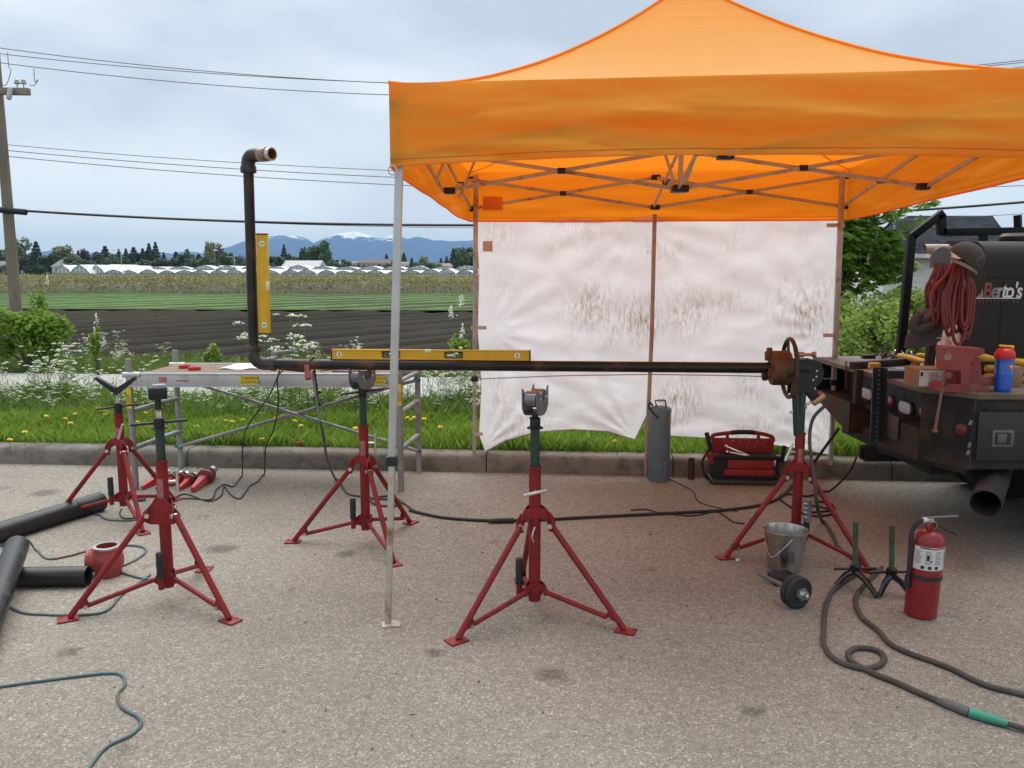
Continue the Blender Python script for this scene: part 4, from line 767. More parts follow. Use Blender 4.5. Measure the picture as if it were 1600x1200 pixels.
# ================================================================== PIPE STANDS
sred = M('stand_red', (.225, .010, .013), .46, var=.18, scale=9, over=(.09, .03, .024), over_amt=.36, over_scale=16, coat=.0, spec=.35); sgreen = M('jack_green', (.014, .034, .028), .4, var=.2, scale=10)
bolt = M('zinc', (.55, .55, .53), .3, .85, var=.15, scale=20); blackm = M('black_steel', (.014, .014, .016), .42, .2, var=.25, scale=12); grip = M('rubber_grip', (.018, .022, .022), .6, bump=.4, bscale=80)
rollm = M('roller_steel', (.22, .22, .23), .28, .8, var=.3, scale=8, over=(.16, .07, .035), over_amt=.35, over_scale=8); cast = M('cast_grey', (.17, .175, .185), .45, .4, var=.25, scale=15); decal = M('decal', (.33, .12, .11), .6, var=.4, scale=60)
def stand(label, c, ang, ztop, zgreen, pts='arch', hang=170, thang=-90, tvec=(.97, 0, .25), decal_on=True):
    """folding tripod pipe stand; returns the root"""
    t_ = thing('pipe_stand', label, 'pipe stand', (c[0], c[1], 0), 0, 'red folding pipe stands', local=True); zh = .475; rh = .088; rf = .455
    MB().cyl((0, 0, .085), (0, 0, ztop), .029, n=20).build('mast', sred, t_); MB().cyl((0, 0, ztop - .05), (0, 0, zgreen), .0225, n=18).build('inner_tube', sgreen, t_)
    MB().lathe([(.038, .115), (.040, .12), (.040, .155), (.038, .16)], n=20).build('collar', sred, t_); br_ = MB().lathe([(.031, ztop - .012), (.033, ztop - .01), (.033, ztop - .002), (.031, ztop)], n=20); br_.build('mast_rim', sred, t_)
    for k in range(3):
        a = R(ang + 120 * k); d = Vector((math.cos(a), math.sin(a), 0)); sd_ = Vector((-d.y, d.x, 0)); h = d * rh + Vector((0, 0, zh)); f = d * rf + Vector((0, 0, .012))
        lg_ = MB().tube([h, f], .0155, 12).build('leg', sred, t_)
        MB().box((d.x * (rf + .008), d.y * (rf + .008), .005), (.095, .075, .007), (0, 0, a), .001).build('foot_plate', sred, lg_)
        g0 = h.lerp(f, .80); g1 = h.lerp(f, .93); bk = h.lerp(f, .875) - d * .045 + Vector((0, 0, -.012))
        for s_ in (-1, 1): MB().prism([(0, 0), (1, 0), (0, 1)], g0 + sd_ * .013 * s_, g1 - g0, bk - g0, sd_, .004).build('gusset', sred, lg_)
        MB().lathe([(.011, -.021), (.011, .021)], bk.lerp(g1, .3), sd_, 10).build('bolt', bolt, lg_)
        MB().tube([d * .055 + Vector((0, 0, .135)), bk.lerp(g1, .3)], .0125, 10).build('brace', sred, t_)
        MB().lathe([(.012, -.024), (.012, .024)], h - d * .002, sd_, 10).build('hinge_bolt', bolt, lg_)
        a2 = a + R(60); e = Vector((math.cos(a2), math.sin(a2), 0)); e2 = Vector((-e.y, e.x, 0))
        if pts == 'arch': poly = [(-.097, -.03)] + [(.097 * math.cos(math.pi * (1 - q / 10)), .085 * math.sin(math.pi * q / 10)) for q in range(11)] + [(.097, -.03), (.07, -.035)] + [(.062 * math.cos(math.pi * q / 6), -.012 + .048 * math.sin(math.pi * q / 6)) for q in range(7)] + [(-.07, -.035)]
        else: poly = [(-.095, -.03), (-.095, .005), (-.02, .075), (.02, .075), (.095, .005), (.095, -.03), (.06, -.055), (-.06, -.055)]
        MB().prism(poly, e * .034 + Vector((0, 0, zh + .005)), e2, Vector((0, 0, 1)), e, .005).build('hinge_plate', sred, t_)
        MB().prism([(x * .62, y * .55) for x, y in poly], e * .032 + Vector((0, 0, .135)), e2, Vector((0, 0, 1)), e, .005).build('lower_plate', sred, t_)
    ha = R(hang); hd = Vector((math.cos(ha), math.sin(ha), 0)) * .078
    hn = MB().tube([hd + Vector((0, 0, .10)), hd + Vector((0, 0, .165))], .015, 10).bar(Vector((0, 0, .13)), hd + Vector((0, 0, .13)), .02, .02).build('carry_handle', sred, t_); MB().lathe([(.017, .16), (.019, .165), (.018, .2), (.0195, .23), (.018, .26), (.019, .285), (.015, .292)], hd, n=14).build('grip', grip, hn)
    ta = R(thang); td = Vector((math.cos(ta), math.sin(ta), 0)); zt_ = ztop - .115
    ts = MB().tube([Vector((0, 0, zt_)) + td * .025, Vector((0, 0, zt_)) + td * .07], .007, 8).build('clamp_screw', bolt, t_); tv = Vector(tvec).normalized(); MB().tube([Vector((0, 0, zt_)) + td * .07 - tv * .055, Vector((0, 0, zt_)) + td * .07 + tv * .055], .0085, 8).build('t_bar', bolt, ts)
    if decal_on: MB().grid(lambda u, v: Vector((.0296 * math.cos(R(-125 + 60 * u)), .0296 * math.sin(R(-125 + 60 * u)), zt_ - .12 + .1 * v + .04)), 6, 1).build('decal', decal, t_)
    return t_
def nut_and_handle(t_, z, ang, L=.12, tilt=0.):
    n_ = MB().lathe([(.034, z - .006), (.04, z - .004), (.04, z + .002), (.026, z + .004), (.026, z + .045), (.022, z + .05)], n=12).build('screw_nut', blackm, t_)
    a = R(ang); d = Vector((math.cos(a), math.sin(a), tilt)); c = Vector((0, 0, z + .025)); MB().tube([c - d * L, c + d * L], .0075, 8).build('handle_bar', blackm, n_)
def screw(t_, z0, z1, r=.013, mat=None):
    mb = MB(); n_ = int((z1 - z0) / .006); pr = []
    for k in range(n_): pr += [(r, z0 + k * .006), (r * .82, z0 + k * .006 + .003)]
    mb.lathe(pr, n=12).build('screw', mat or bolt, t_, 20)
def roller_head(t_, z, yaw, s=1.):
    """twin-roller head, cheeks across direction yaw"""
    a = R(yaw); ex = Vector((math.cos(a), math.sin(a), 0)); ey = Vector((-ex.y, ex.x, 0)); o = Vector((0, 0, z)); up = Vector((0, 0, 1))
    MB().cyl((0, 0, z - .05), (0, 0, z + .02), .016, n=12).build('head_post', blackm, t_)
    poly = [(-.085, .135), (-.085, .045), (-.06, .012), (-.025, 0), (.025, 0), (.06, .012), (.085, .045), (.085, .135), (.07, .125), (.01, .06), (-.01, .06), (-.07, .125)]
    for s_ in (-1, 1): MB().prism([(x * s, y * s) for x, y in poly], o + ey * .036 * s_, ex, up, ey, .006).build('cheek_plate', cast, t_)
    MB().box(o + up * .012, (.11 * s, .07, .014), Matrix((ex, ey, up)).transposed()).build('head_base', blackm, t_)
    for s_ in (-1, 1):
        rl = MB().lathe([(.034, -.03), (.038, -.027), (.038, .027), (.034, .03)], o + ex * .047 * s_ + up * .082, ey, 20).build('roller', rollm, t_); MB().lathe([(.009, -.045), (.009, .045)], o + ex * .047 * s_ + up * .082, ey, 8).build('axle', bolt, rl)
zz = lambda py, Y: P(800, py, Y).z
s1 = stand('red pipe stand with black V head, leftmost and farthest back', (-2.69, 5.61), 188, zz(646, 5.61), zz(640, 5.61), 'arch', 205, -60, (.3, 0, .9))
nut_and_handle(s1, zz(641, 5.61), 15, .135, .1); zv = zz(612, 5.61); screw(s1, zz(636, 5.61), zv, .011)
vh = MB()
for s_ in (-1, 1): vh.prism([(0, 0), (.006, .03), (.125 * 1.0, .105), (.135, .088), (.03, -.0), (0, -.022)], (0, 0, zv), Vector((s_ * .99, s_ * .12, 0)), Vector((0, 0, 1)), Vector((-.12, .99, 0)), .04)
vh.build('v_head', blackm, s1)
s2 = stand('red pipe stand with flat black head in front of the scaffold', (-1.77, 4.11), 208.8, zz(718, 4.11), zz(668, 4.11), 'hex', 268, 10, (0, .05, 1)); nut_and_handle(s2, zz(668, 4.11), 12, .135, .06); screw(s2, zz(655, 4.11), zz(628, 4.11), .013)
MB().box((0, 0, zz(614, 4.11)), (.085, .06, .06), (0, 0, .5), .004).cyl((0, 0, zz(640, 4.11)), (0, 0, zz(612, 4.11)), .016).build('flat_head', blackm, s2); MB().box((.01, .0, zz(604, 4.11)), (.06, .05, .022), (0, 0, .5), .003).build('head_pad', M('grey_pad', (.3, .31, .32), .6), s2)
s3 = stand('red pipe stand with roller head under the left part of the long black pipe', (-.92, 5.07), 180, zz(664, 5.07), zz(618, 5.07), 'arch', 200, 5, (.02, 0, 1)); nut_and_handle(s3, zz(618, 5.07), 8, .13, .12); zp3 = P(570, 570, 5.07).z - .0325; roller_head(s3, zp3 - .118, 64)
s4 = stand('red pipe stand with empty roller head standing alone in the foreground', (.111, 3.93), 217.5, zz(728, 3.93), zz(668, 3.93), 'arch', 165, -90, (.97, 0, .25), False); nut_and_handle(s4, zz(668, 3.93), -65, .05, -.3); roller_head(s4, zz(648, 3.93), 70)
MB().tube([(.0, -.045, .47), (-.01, -.06, .45), (-.015, -.065, .425), (-.005, -.06, .40)], .004, 6).build('lock_pin', bolt, s4)
s5 = stand('red pipe stand at the truck end of the long pipe, under the chuck', (1.72, 4.88), 193, zz(676, 4.88), zz(598, 4.88), 'arch', 300, 195, (.35, 0, .9))

# ================================================================== PIPE ASSEMBLY, LEVELS, CHUCK
psteel = M('black_pipe', (.016, .015, .015), .32, .35, var=.35, scale=5, over=(.10, .042, .018), over_amt=.30, over_scale=5, stretch=(1, 1, 1)); fit = M('fitting_black', (.05, .048, .045), .4, .5, var=.3, scale=9, over=(.12, .08, .05), over_amt=.3, over_scale=10)
pr_ = .0325; pa_ = P(412, 568.5, 5.115); pe_ = P(1206, 573, 4.905); zp = zp3 + .0325; pa_.z = zp; pe_.z = zp
pipe = thing('pipe_assembly', 'long black steel pipe with an upright elbowed leg, lying on the stands', 'pipe', (pa_.x, pa_.y, zp - .05))
pd = (pe_ - pa_).normalized(); vb_ = P(397, 560, 5.125); vt_ = P(388, 262, 5.14)
MB().tube([pa_ + pd * .05, pe_ + pd * .08], pr_, 28).build('horizontal_pipe', psteel, pipe)
MB().tube([vb_ + Vector((0, 0, .03)), vt_], pr_ * .95, 28).build('vertical_pipe', psteel, pipe)
cn = Vector((vb_.x + .07, vb_.y - .006, zp + .07)); el = [cn + Vector((-math.cos(a) * .07, 0, -math.sin(a) * .07)) for a in [R(x) for x in range(0, 91, 10)]]
MB().tube([vb_ + Vector((.0, 0, .085)), vb_ + Vector((0, 0, .045))] + el + [vb_ + pd * .13 + Vector((0, 0, zp - vb_.z))], pr_ * 1.2, 24).build('lower_elbow', fit, pipe)
for p_, d_ in ((vb_ + Vector((0, 0, .06)), Vector((0, 0, 1))), (vb_ + pd * .12 + Vector((0, 0, zp - vb_.z)), pd)): MB().lathe([(.041, -.018), (.044, -.012), (.044, .012), (.041, .018)], p_, d_, 24).build('elbow_band', fit, pipe)
hd_ = Vector((.84, -.52, -.02)).normalized(); c2 = vt_ + Vector((0, 0, .02)) + hd_ * .05; el2 = [c2 - hd_ * .05 * math.cos(R(x)) + Vector((0, 0, .05 * math.sin(R(x)))) for x in range(0, 91, 10)]
te = MB().tube([vt_ + Vector((0, 0, -.03))] + el2 + [el2[-1] + hd_ * .075], pr_ * 1.25, 24).build('upper_elbow', fit, pipe); MB().lathe([(.045, -.02), (.047, -.015), (.047, .015), (.045, .02)], vt_ + Vector((0, 0, -.01)), (0, 0, 1), 24).build('elbow_band', fit, pipe)
e_ = el2[-1] + hd_ * .06; MB().lathe([(.042, 0), (.042, .06), (.038, .06), (.038, .095), (.031, .095), (.031, .0)], e_, hd_, 24, caps=False).build('nipple', M('rusty_bright', (.30, .2, .16), .4, .6, var=.3, scale=20, over=(.55, .52, .5), over_amt=.4), pipe); MB().lathe([(.039, .075), (.039, .098), (.0315, .098)], e_, hd_, 24, caps=False).build('cut_end', bolt, pipe)
yel = M('level_yellow', (.66, .38, .008), .42, var=.06, scale=12); maroon = M('level_maroon', (.10, .012, .014), .5); vial = M('vial', (.62, .70, .45), .2, var=.1); vring = M('vial_ring', (.75, .76, .70), .4); vbub = M('vial_liquid', (.18, .30, .10), .2); inkm = M('ink_black', (.02, .018, .015), .7)
def level(name, label, o, ex, ey, L, Hh, holes, vials, topvial):
    """o = lower left corner seen from the front, ex along, ey up; front faces -ez"""
    o, ex, ey = Vector(o), Vector(ex).normalized(), Vector(ey).normalized(); ez = ex.cross(ey); Mx = Matrix((ex, ey, ez)).transposed(); t_ = thing(name, label, 'spirit level', o)
    at = lambda x, y, z=0: o + ex * x + ey * y + ez * z
    body = MB(); th = .024
    body.box(at(L / 2, .0045), (L - .01, .009, th), Mx, .0008); body.box(at(L / 2, Hh - .0045), (L - .01, .009, th), Mx, .0008)
    xs = [0.005] + sum([[a, b] for a, b in holes], []) + [L - .005]
    for a, b in zip(xs[::2], xs[1::2]): body.box(at((a + b) / 2, Hh / 2), (b - a, Hh - .0178, th * .7), Mx)
    for y in (.33, .67): [body.box(at((a + b) / 2, Hh * y, -th * .36), (b - a - .002, .0025, .003), Mx) for a, b in zip(xs[::2], xs[1::2])]
    body.build('body', yel, t_)
    for x in (.003, L - .003): MB().box(at(x, Hh / 2), (.008, Hh + .002, th + .003), Mx, .001).build('end_cap', maroon, t_)
    for a, b in holes:
        rr = (Hh - .02) / 2; pts = [at(a + rr + math.cos(q) * -rr * .92, Hh / 2 + math.sin(q) * rr * .92) for q in [R(x) for x in range(-90, 91, 15)]] + [at(b - rr + math.cos(q) * rr * .92, Hh / 2 + math.sin(q) * rr * .92) for q in [R(x) for x in range(90, -91, -15)]]
        MB().tube(pts, .0065, 6, closed=True).build('hand_hole_rim', maroon, t_)
    for x in vials:
        v_ = MB().lathe([(.017, -th * .40), (.017, th * .40)], at(x, Hh / 2), ez, 20).build('vial_ring', vring, t_); MB().box(at(x, Hh / 2), (.011, .024, th * .9), Mx, .003).build('vial', vbub, v_)
    if topvial is not None:
        v_ = MB().box(at(topvial, Hh - .008, -.001), (.042, .019, th + .003), Mx, .003).build('centre_vial', vial, t_); MB().box(at(topvial, Hh - .008, -.0025), (.02, .008, th + .003), Mx, .002).build('bubble', vring, v_)
    for (x, w_) in ((L * .27, .018), (L * .44, .05), (L * .78, .012)):
        MB().box(at(x, Hh * .5 if w_ > .03 else Hh * .12, -th * .5), (w_, .006, .001), Mx).build('print', inkm, t_)
    return t_
lo = P(518, 563, 5.09); lo.z = zp + pr_ + .001; le = P(831, 563, 5.0); ex_ = pd
level('long_spirit_level', 'long yellow spirit level lying on top of the horizontal pipe', lo - Vector((0, .0, 0)), ex_, (0, 0, 1), 1.225, .062, [(.315, .43), (.70, .815)], [.052, 1.145], .60)
vdir = (vt_ - vb_).normalized(); l0 = P(420, 522, 5.075); 
lv = level('short_spirit_level', 'short yellow spirit level standing upright against the vertical pipe', P(422.5, 522, 5.08), vdir, Vector((-1, 0, vdir.x)).normalized(), .605, .068, [], [.055, .545], None)
MB().box(P(418.5, 447, 5.07), (.02, .03, .055), None, .004).build('centre_vial', vial, lv)
# chuck on the right stand
rust = M('rusty_steel', (.12, .055, .026), .65, .35, var=.35, scale=10, over=(.28, .10, .028), over_amt=.45, over_scale=6, bump=.3, bscale=60); dkst = M('dark_rust', (.055, .035, .025), .5, .5, var=.3, scale=12, over=(.16, .07, .03), over_amt=.35)
chuck = thing('pipe_chuck', 'rusty pipe chuck with handwheel gripping the right end of the pipe', 'pipe chuck', (1.6, 4.9, zp - .2)); cc = P(1219, 573, 4.9); cc.z = zp; cx = lambda px: (P(px, 573, 4.9) - cc).dot(pd)
MB().lathe([(.045, cx(1203)), (.098, cx(1205)), (.103, cx(1209)), (.103, cx(1230)), (.098, cx(1233)), (.04, cx(1235))], cc, pd, 32).build('chuck_body', rust, chuck)
for k in range(3):
    a = R(200 + 120 * k); d = Vector((0, 1, 0)) * math.cos(a) + Vector((0, 0, 1)) * math.sin(a); jb = Matrix((pd, d, pd.cross(d))).transposed(); MB().box(cc + pd * cx(1201) + d * .072, (.035, .055, .04), jb, .004).box(cc + pd * cx(1203) + d * .09, (.03, .06, .032), jb, .004).build('jaw', rust, chuck)
for a in (-20, 100, 220): d = Vector((0, -math.cos(R(a)), math.sin(R(a)))); MB().lathe([(.011, 0), (.011, .012), (.007, .012)], cc + pd * cx(1226) + d * .098, d, 12).build('socket_screw', dkst, chuck)
hw = cc + pd * cx(1233); wh = MB().torus(hw, pd, .172, .0125, 44, 10).build('handwheel_rim', dkst, chuck)
for k in range(3): a = R(75 + 120 * k); d = Vector((0, math.cos(a), math.sin(a))); MB().tube([hw + d * .04, hw + d * .168], .009, 8).build('spoke', dkst, wh)
tip = lambda px, py: P(px, py, 4.88)
MB().tube([tip(1235, 573), tip(1262, 576)], .045, 18).build('bearing_housing', blackm, chuck); poly = [(-.06, .075), (.05, .075), (.105, .06), (.128, .0), (.115, -.06), (.07, -.10), (-.06, -.14)]
for s_ in (-1, 1): MB().prism(poly, tip(1250, 588) + Vector((0, s_ * .035, .03)), Vector((1, 0, 0)), Vector((0, 0, 1)), Vector((0, 1, 0)), .008).build('bracket_plate', blackm, chuck)
for (x, y) in ((1272, 578), (1271, 587), (1266, 592)): MB().lathe([(.006, 0), (.006, .012)], tip(x, y) + Vector((0, -.05, 0)), (0, 1, 0), 8).build('bolt', bolt, chuck)
MB().tube([tip(1250, 566), tip(1250, 556)], .012, 10).build('lever_pivot', bolt, chuck); lvv = MB().tube([tip(1242, 554), tip(1256, 554)], .016, 12).build('lever_sleeve', M('copper', (.42, .24, .14), .35, .7, var=.2), chuck); MB().tube([tip(1256, 554), tip(1270, 554)], .0095, 10).lathe([(.012, 0), (.018, .004), (.018, .018), (.012, .022)], tip(1269, 554), (1, 0, 0), 14).build('lever_rod', MATS['copper'], lvv)
MB().box(tip(1252, 565), (.06, .05, .03), None, .004).build('cap_block', rust, chuck)
MB().bar(tip(1249, 592), tip(1274, 622), .055, .05, (0, 1, 0), .006).build('clamp_arm', blackm, chuck); MB().tube([tip(1243, 596), tip(1246, 680)], .0235, 16).build('post', sgreen, chuck)
cl = MB().tube([tip(1269, 629), tip(1287, 617)], .026, 16).build('clamp_sleeve', MATS['copper'], chuck); MB().tube([tip(1234, 645), tip(1272, 626)], .008, 8).build('clamp_rod', bolt, cl); MB().lathe([(.022, -.012), (.022, .012)], tip(1255.5, 635), tip(1272, 626) - tip(1234, 645), 6).build('hex_nut', M('nut_grey', (.3, .33, .34), .4, .6), cl); MB().tube([tip(1262, 605), tip(1273, 610)], .006, 6).build('thumb_screw', blackm, cl)
# ground cable clamp lead from the chuck down to the floor (below)

# ---- chain wrench and odds on the scaffold side of the pipe
cw = thing('chain_wrench', 'chain pipe wrench with red handle hanging from the black pipe', 'wrench', P(490, 690, 5.03)); cx0 = P(486, 570, 5.11); cx0.z = zp
lk_ = MB(); loop = [cx0 + Vector((.012 * math.sin(q), math.cos(q) * .042, math.sin(q) * .042)) for q in [R(x) for x in range(0, 360, 18)]]
hang = cr([P(491, 578, 5.05), P(495, 605, 5.05), P(497, 630, 5.04), P(499, 655, 5.03)], 8)
for i, p_ in enumerate(loop + hang):
    nx = (loop + hang)[min(i + 1, len(loop + hang) - 1)]; d = (nx - p_).normalized() if (nx - p_).length > 1e-5 else Vector((0, 0, -1)); lk_.bar(p_ - d * .007, p_ + d * .007, .016 if i % 2 else .009, .006 if i % 2 else .012)
for k in range(11): a = R(k * 50); lk_.box(P(495.5, 612 + k * 2.6, 5.045) + Vector((math.cos(a) * .018, math.sin(a) * .012, 0)), (.02, .012, .008), (0, .3, a))
tag(lk_.build('chain', dkst, cw), kind='stuff'); MB().tube([P(479, 571, 5.04), P(482, 592, 5.0)], [.017, .02], 12).build('handle', M('dull_red_wood', (.26, .05, .04), .55, var=.2), cw); MB().bar(P(488, 580, 5.03), P(500, 660, 5.02), .012, .018).build('bar', cast, cw)
# clutter sitting on the scaffold deck behind the pipe is built with the scaffold below
# ================================================================== SCAFFOLD
galv = M('scaffold_galv', (.30, .305, .30), .5, .55, var=.25, scale=8, over=(.2, .19, .17), over_amt=.3, over_scale=6); rail = M('rail_alu', (.48, .49, .50), .38, .6, var=.12, scale=6, over=(.34, .34, .34), over_amt=.3); blue = M('clip_blue', (.04, .14, .20), .5); ply = M('plywood', (.20, .145, .10), .8, var=.3, scale=5, stretch=(1, 6, 1), over=(.12, .09, .07), over_amt=.4)
sf = thing('scaffold', 'low grey scaffold table with plywood deck beside the kerb', 'scaffold', (-1.9, 6.7, 0)); A1, A2, B1, B2 = Vector((-2.945, 6.35, 0)), Vector((-.863, 6.31, 0)), Vector((-2.87, 7.06, 0)), Vector((-.79, 6.905, 0)); ZD = .915
for p_, z in ((A1, 1.03), (A2, .99), (B1, 1.03), (B2, .99)):
    lgp = MB().tube([p_, p_ + Vector((0, 0, z))], .0235, 14).build('leg', galv, sf); MB().lathe([(.026, 0), (.026, .012)], p_ + Vector((0, 0, z - .09)), n=14).build('leg_ring', galv, lgp)
for a, b in ((A1, B1), (A2, B2)):
    for z in (.33, .62, .86): MB().tube([a + Vector((0, 0, z)), b + Vector((0, 0, z))], .0205 if z < .8 else .017, 12).build('rung', galv, sf)
for a, b in (((B1, .80), (B2, .20)), ((B1, .20), (B2, .80))): MB().tube([a[0] + Vector((0, -.035, a[1])), b[0] + Vector((0, -.035 - (.02 if a[1] > .5 else 0), b[1]))], .014, 10).build('cross_brace', galv, sf)
for p_ in (B1, B2):
    for z in (.2, .8): MB().box(p_ + Vector((.0, -.03, z)), (.06, .03, .03), (0, .3, 0), .004).build('brace_clip', blue, sf)
ra, rb = A1 + Vector((0, -.03, 0)), P(612, 590, 6.3); rb.z = 0; ydir = (B1 - A1).normalized()
for k, off in enumerate((0., .70)):
    a = ra + ydir * off; b = rb + ydir * off
    r_ = MB().bar(a + Vector((0, 0, ZD - .045)), b + Vector((0, 0, ZD - .045)), .012, .10, bev=.002).bar(a + Vector((0, .0, ZD + .003)), b + Vector((0, 0, ZD + .003)), .034, .014, bev=.003).bar(a + Vector((0, -.008, ZD - .093)), b + Vector((0, -.008, ZD - .093)), .03, .008).build('side_rail', rail, sf)
    if k == 0:
        rx = lambda px: P(px, 590, 6.3); ylw = M('sticker_yellow', (.72, .55, .02), .5, var=.08)
        def sticker(c, ex, ey, w_, h_, lines, ts, par, depth=.0015):
            ex, ey = Vector(ex).normalized(), Vector(ey).normalized(); ez = ex.cross(ey); st_ = MB().box(c, (w_, h_, .0015), Matrix((ex, ey, ez)).transposed()).build('sticker', ylw, par)
            for q, ln in enumerate(lines): text_mesh('lettering', ln, ts, inkm, frame(Vector(c) + ez * depth + ey * ((len(lines) - 1) / 2 - q) * ts * 1.02 + ex * w_ * .08, ex, ey), st_, .0004, 1.05)
        c_ = a.lerp(b, .462) + Vector((0, -.009, ZD - .045)); sticker(c_, (1, -.02, 0), (0, 0, 1), .14, .068, ['CANADA', 'SCAFFOLD'], .030, r_); sticker(a.lerp(b, .945) + Vector((0, -.009, ZD - .045)), (1, -.02, 0), (0, 0, 1), .14, .068, ['CANADA', 'SCAFFOLD'], .030, r_)
        MB().box(a.lerp(b, .135) + Vector((0, -.009, ZD - .042)), (.055, .002, .04)).build('maker_badge', M('badge_red', (.45, .14, .12), .6, var=.5, scale=70), r_); MB().box(a.lerp(b, .21) + Vector((0, -.009, ZD - .05)), (.09, .002, .012)).build('maker_print', MATS['badge_red'], r_)
        for fx in (.03, .05, .075): MB().lathe([(.008, 0), (.008, .006)], a.lerp(b, fx) + Vector((0, -.012, ZD - .05)), (0, 1, 0), 8).build('rivet', bolt, r_)
for p_, zc in ((A1, .73), (A2, .76)): sticker(p_ + Vector((0, -.0245, zc)), (0, 0, -1), (1, 0, 0), .165, .036, ['CANADA', 'SCAFFOLD'], .017, sf)
dk = MB(); dk.bar(ra.lerp(rb, .0) + ydir * .35 + Vector((.06, 0, ZD - .004)), rb + ydir * .35 + Vector((0, 0, ZD - .004)), .66, .014); dk.build('deck_board', ply, sf)
for p_ in (ra, ra + ydir * .7): MB().tube([p_ + Vector((-.03, 0, ZD - .005)), p_ + Vector((.1, 0, ZD - .005))], .022, 12).build('hook', rail, sf)
ondeck = lambda px, py: G(px, py, ZD + .004)
redp = M('red_plastic', (.50, .018, .02), .4, var=.1)
for px, py, lab in ((289, 575, 'red tape roll at the back of the pair on the scaffold deck'), (304, 578, 'front one of two red tape rolls on the scaffold deck')): g = ondeck(px, py); tag(MB().lathe([(.018, 0), (.046, 0), (.048, .003), (.048, .024), (.046, .027), (.018, .027), (.018, 0)], g, n=24, caps=False).build('tape_roll', redp, loc=g), lab, 'tape roll', 'red tape rolls')
g = ondeck(372, 576); pp = MB().grid(lambda u, v: g + Vector((-.15 + .32 * u + .02 * v, -.05 + .22 * v, .004 + .025 * math.sin(u * 2.6) * v + .006 * math.sin(u * 9))), 14, 6); tag(pp.build('paper_sheet', M('paper_white', (.72, .73, .76), .8, var=.04), loc=g), 'crumpled white paper lying on the scaffold deck near the elbow', 'paper')
for i, (px0, py0, px1, py1, r_, lab, m_) in enumerate(((440, 574, 476, 578, .018, 'black tool body lying on the scaffold deck behind the pipe', blackm), (500, 577, 530, 574, .008, 'thin metal rod on the scaffold deck behind the pipe', bolt), (520, 578, 550, 579, .012, 'dull brown tool handle on the scaffold deck behind the pipe', pm))):
    a, b = ondeck(px0, py0 + 3), ondeck(px1, py1 + 3); a.z += r_; b.z += r_; tag(MB().tube([a, a.lerp(b, .3), a.lerp(b, .35), b], [r_ * 1.3, r_ * 1.3, r_, r_], 10).build('hand_tool', m_, loc=a), lab, 'tool', 'tools on the scaffold deck')
g = ondeck(440, 570); hdm = MB().box(g + Vector((0, 0, .10)), (.16, .05, .035), (0, -.1, 0), .006).tube([g + Vector((-.02, 0, .09)), g + Vector((-.04, 0, 0))], .015, 8).tube([g + Vector((.04, 0, .09)), g + Vector((.18, -.03, .15))], .008, 8); tag(hdm.build('grinder', cast, loc=g), 'grey hand grinder on the scaffold deck behind the pipe elbow', 'grinder')

# ================================================================== TRUCK
tk = M('truck_black', (.011, .012, .0135), .5, spec=.3, var=.3, scale=5, over=(.055, .043, .034), over_amt=.42, over_scale=4, bump=.15, bscale=40); tin = M('truck_inner', (.026, .019, .015), .75, var=.35, scale=6, over=(.07, .034, .018), over_amt=.45, over_scale=5, bump=.3, bscale=50); dkp = M('deck_plate', (.13, .10, .08), .6, .3, var=.3, scale=7, over=(.20, .11, .06), over_amt=.4); under = M('underbody', (.012, .011, .011), .8, var=.3)
truck = thing('service_truck', 'black flatbed service truck parked at the right, rear end in view', 'truck', (3.2, 5.75, 0))
XR, YN, YF = 2.50, 4.72, 6.83
bed = MB(); bed.prism([(XR - .03, 4.98), (XR + .16, YN - .03), (6.2, YN - .03), (6.2, YF + .03), (XR - .03, YF + .03)], (0, 0, .985), Vector((1, 0, 0)), Vector((0, 1, 0)), Vector((0, 0, 1)), .03).build('deck', dkp, truck, 0)
MB().bx(XR + .2, XR + .225, 4.95, YF - .05, .56, .969).build('rear_wall', tk, truck)
MB().bx(XR, XR + .24, YF - .06, YF - .04, .62, .969).build('end_gusset', tk, truck)
# lower ledge, far side and near side of the hitch opening
def ledge(y0, y1, zb0, zb1):
    n = Vector((0, 1, 0)); mb = MB(); v = [(XR, y0, zb0), (XR, y1, zb1), (XR, y1, .735), (XR, y0, .735), (XR + .2, y0, zb0), (XR + .2, y1, zb1), (XR + .2, y1, .735), (XR + .2, y0, .735)]
    mb.add(v, [(0, 1, 2, 3), (4, 7, 6, 5), (0, 4, 5, 1), (3, 2, 6, 7), (0, 3, 7, 4), (1, 5, 6, 2)]); return mb
ledge(6.08, YF - .061, .50, .665).build('bumper_step', tin, truck, 0); ledge(5.02, 5.56, .545, .515).build('bumper_step', tin, truck, 0)
MB().bx(XR + .1, XR + .199, 5.565, 6.075, .50, .56).build('hitch_floor', tin, truck); MB().bx(XR + .1, XR + .2, 5.565, 6.075, .70, .73).build('hitch_lintel', tin, truck)
MB().prism([(XR, 5.015), (XR + .02, 5.015), (XR + .185, YN + .02), (XR + .185, YN), (XR + .14, YN)], (0, 0, .76), Vector((1, 0, 0)), Vector((0, 1, 0)), Vector((0, 0, 1)), .415).build('corner_panel', tk, truck, 0)
MB().bx(XR + .186, 6.2, YN, YN + .02, .555, .969).build('side_skirt', tk, truck)
MB().add([(XR - .002, 5.6, .50), (XR + .14, YN - .002, .553), (XR + .14, YN + .03, .52), (XR + .02, 5.6, .46)], [(0, 1, 2, 3)]).build('lower_lip', tin, truck, 0)
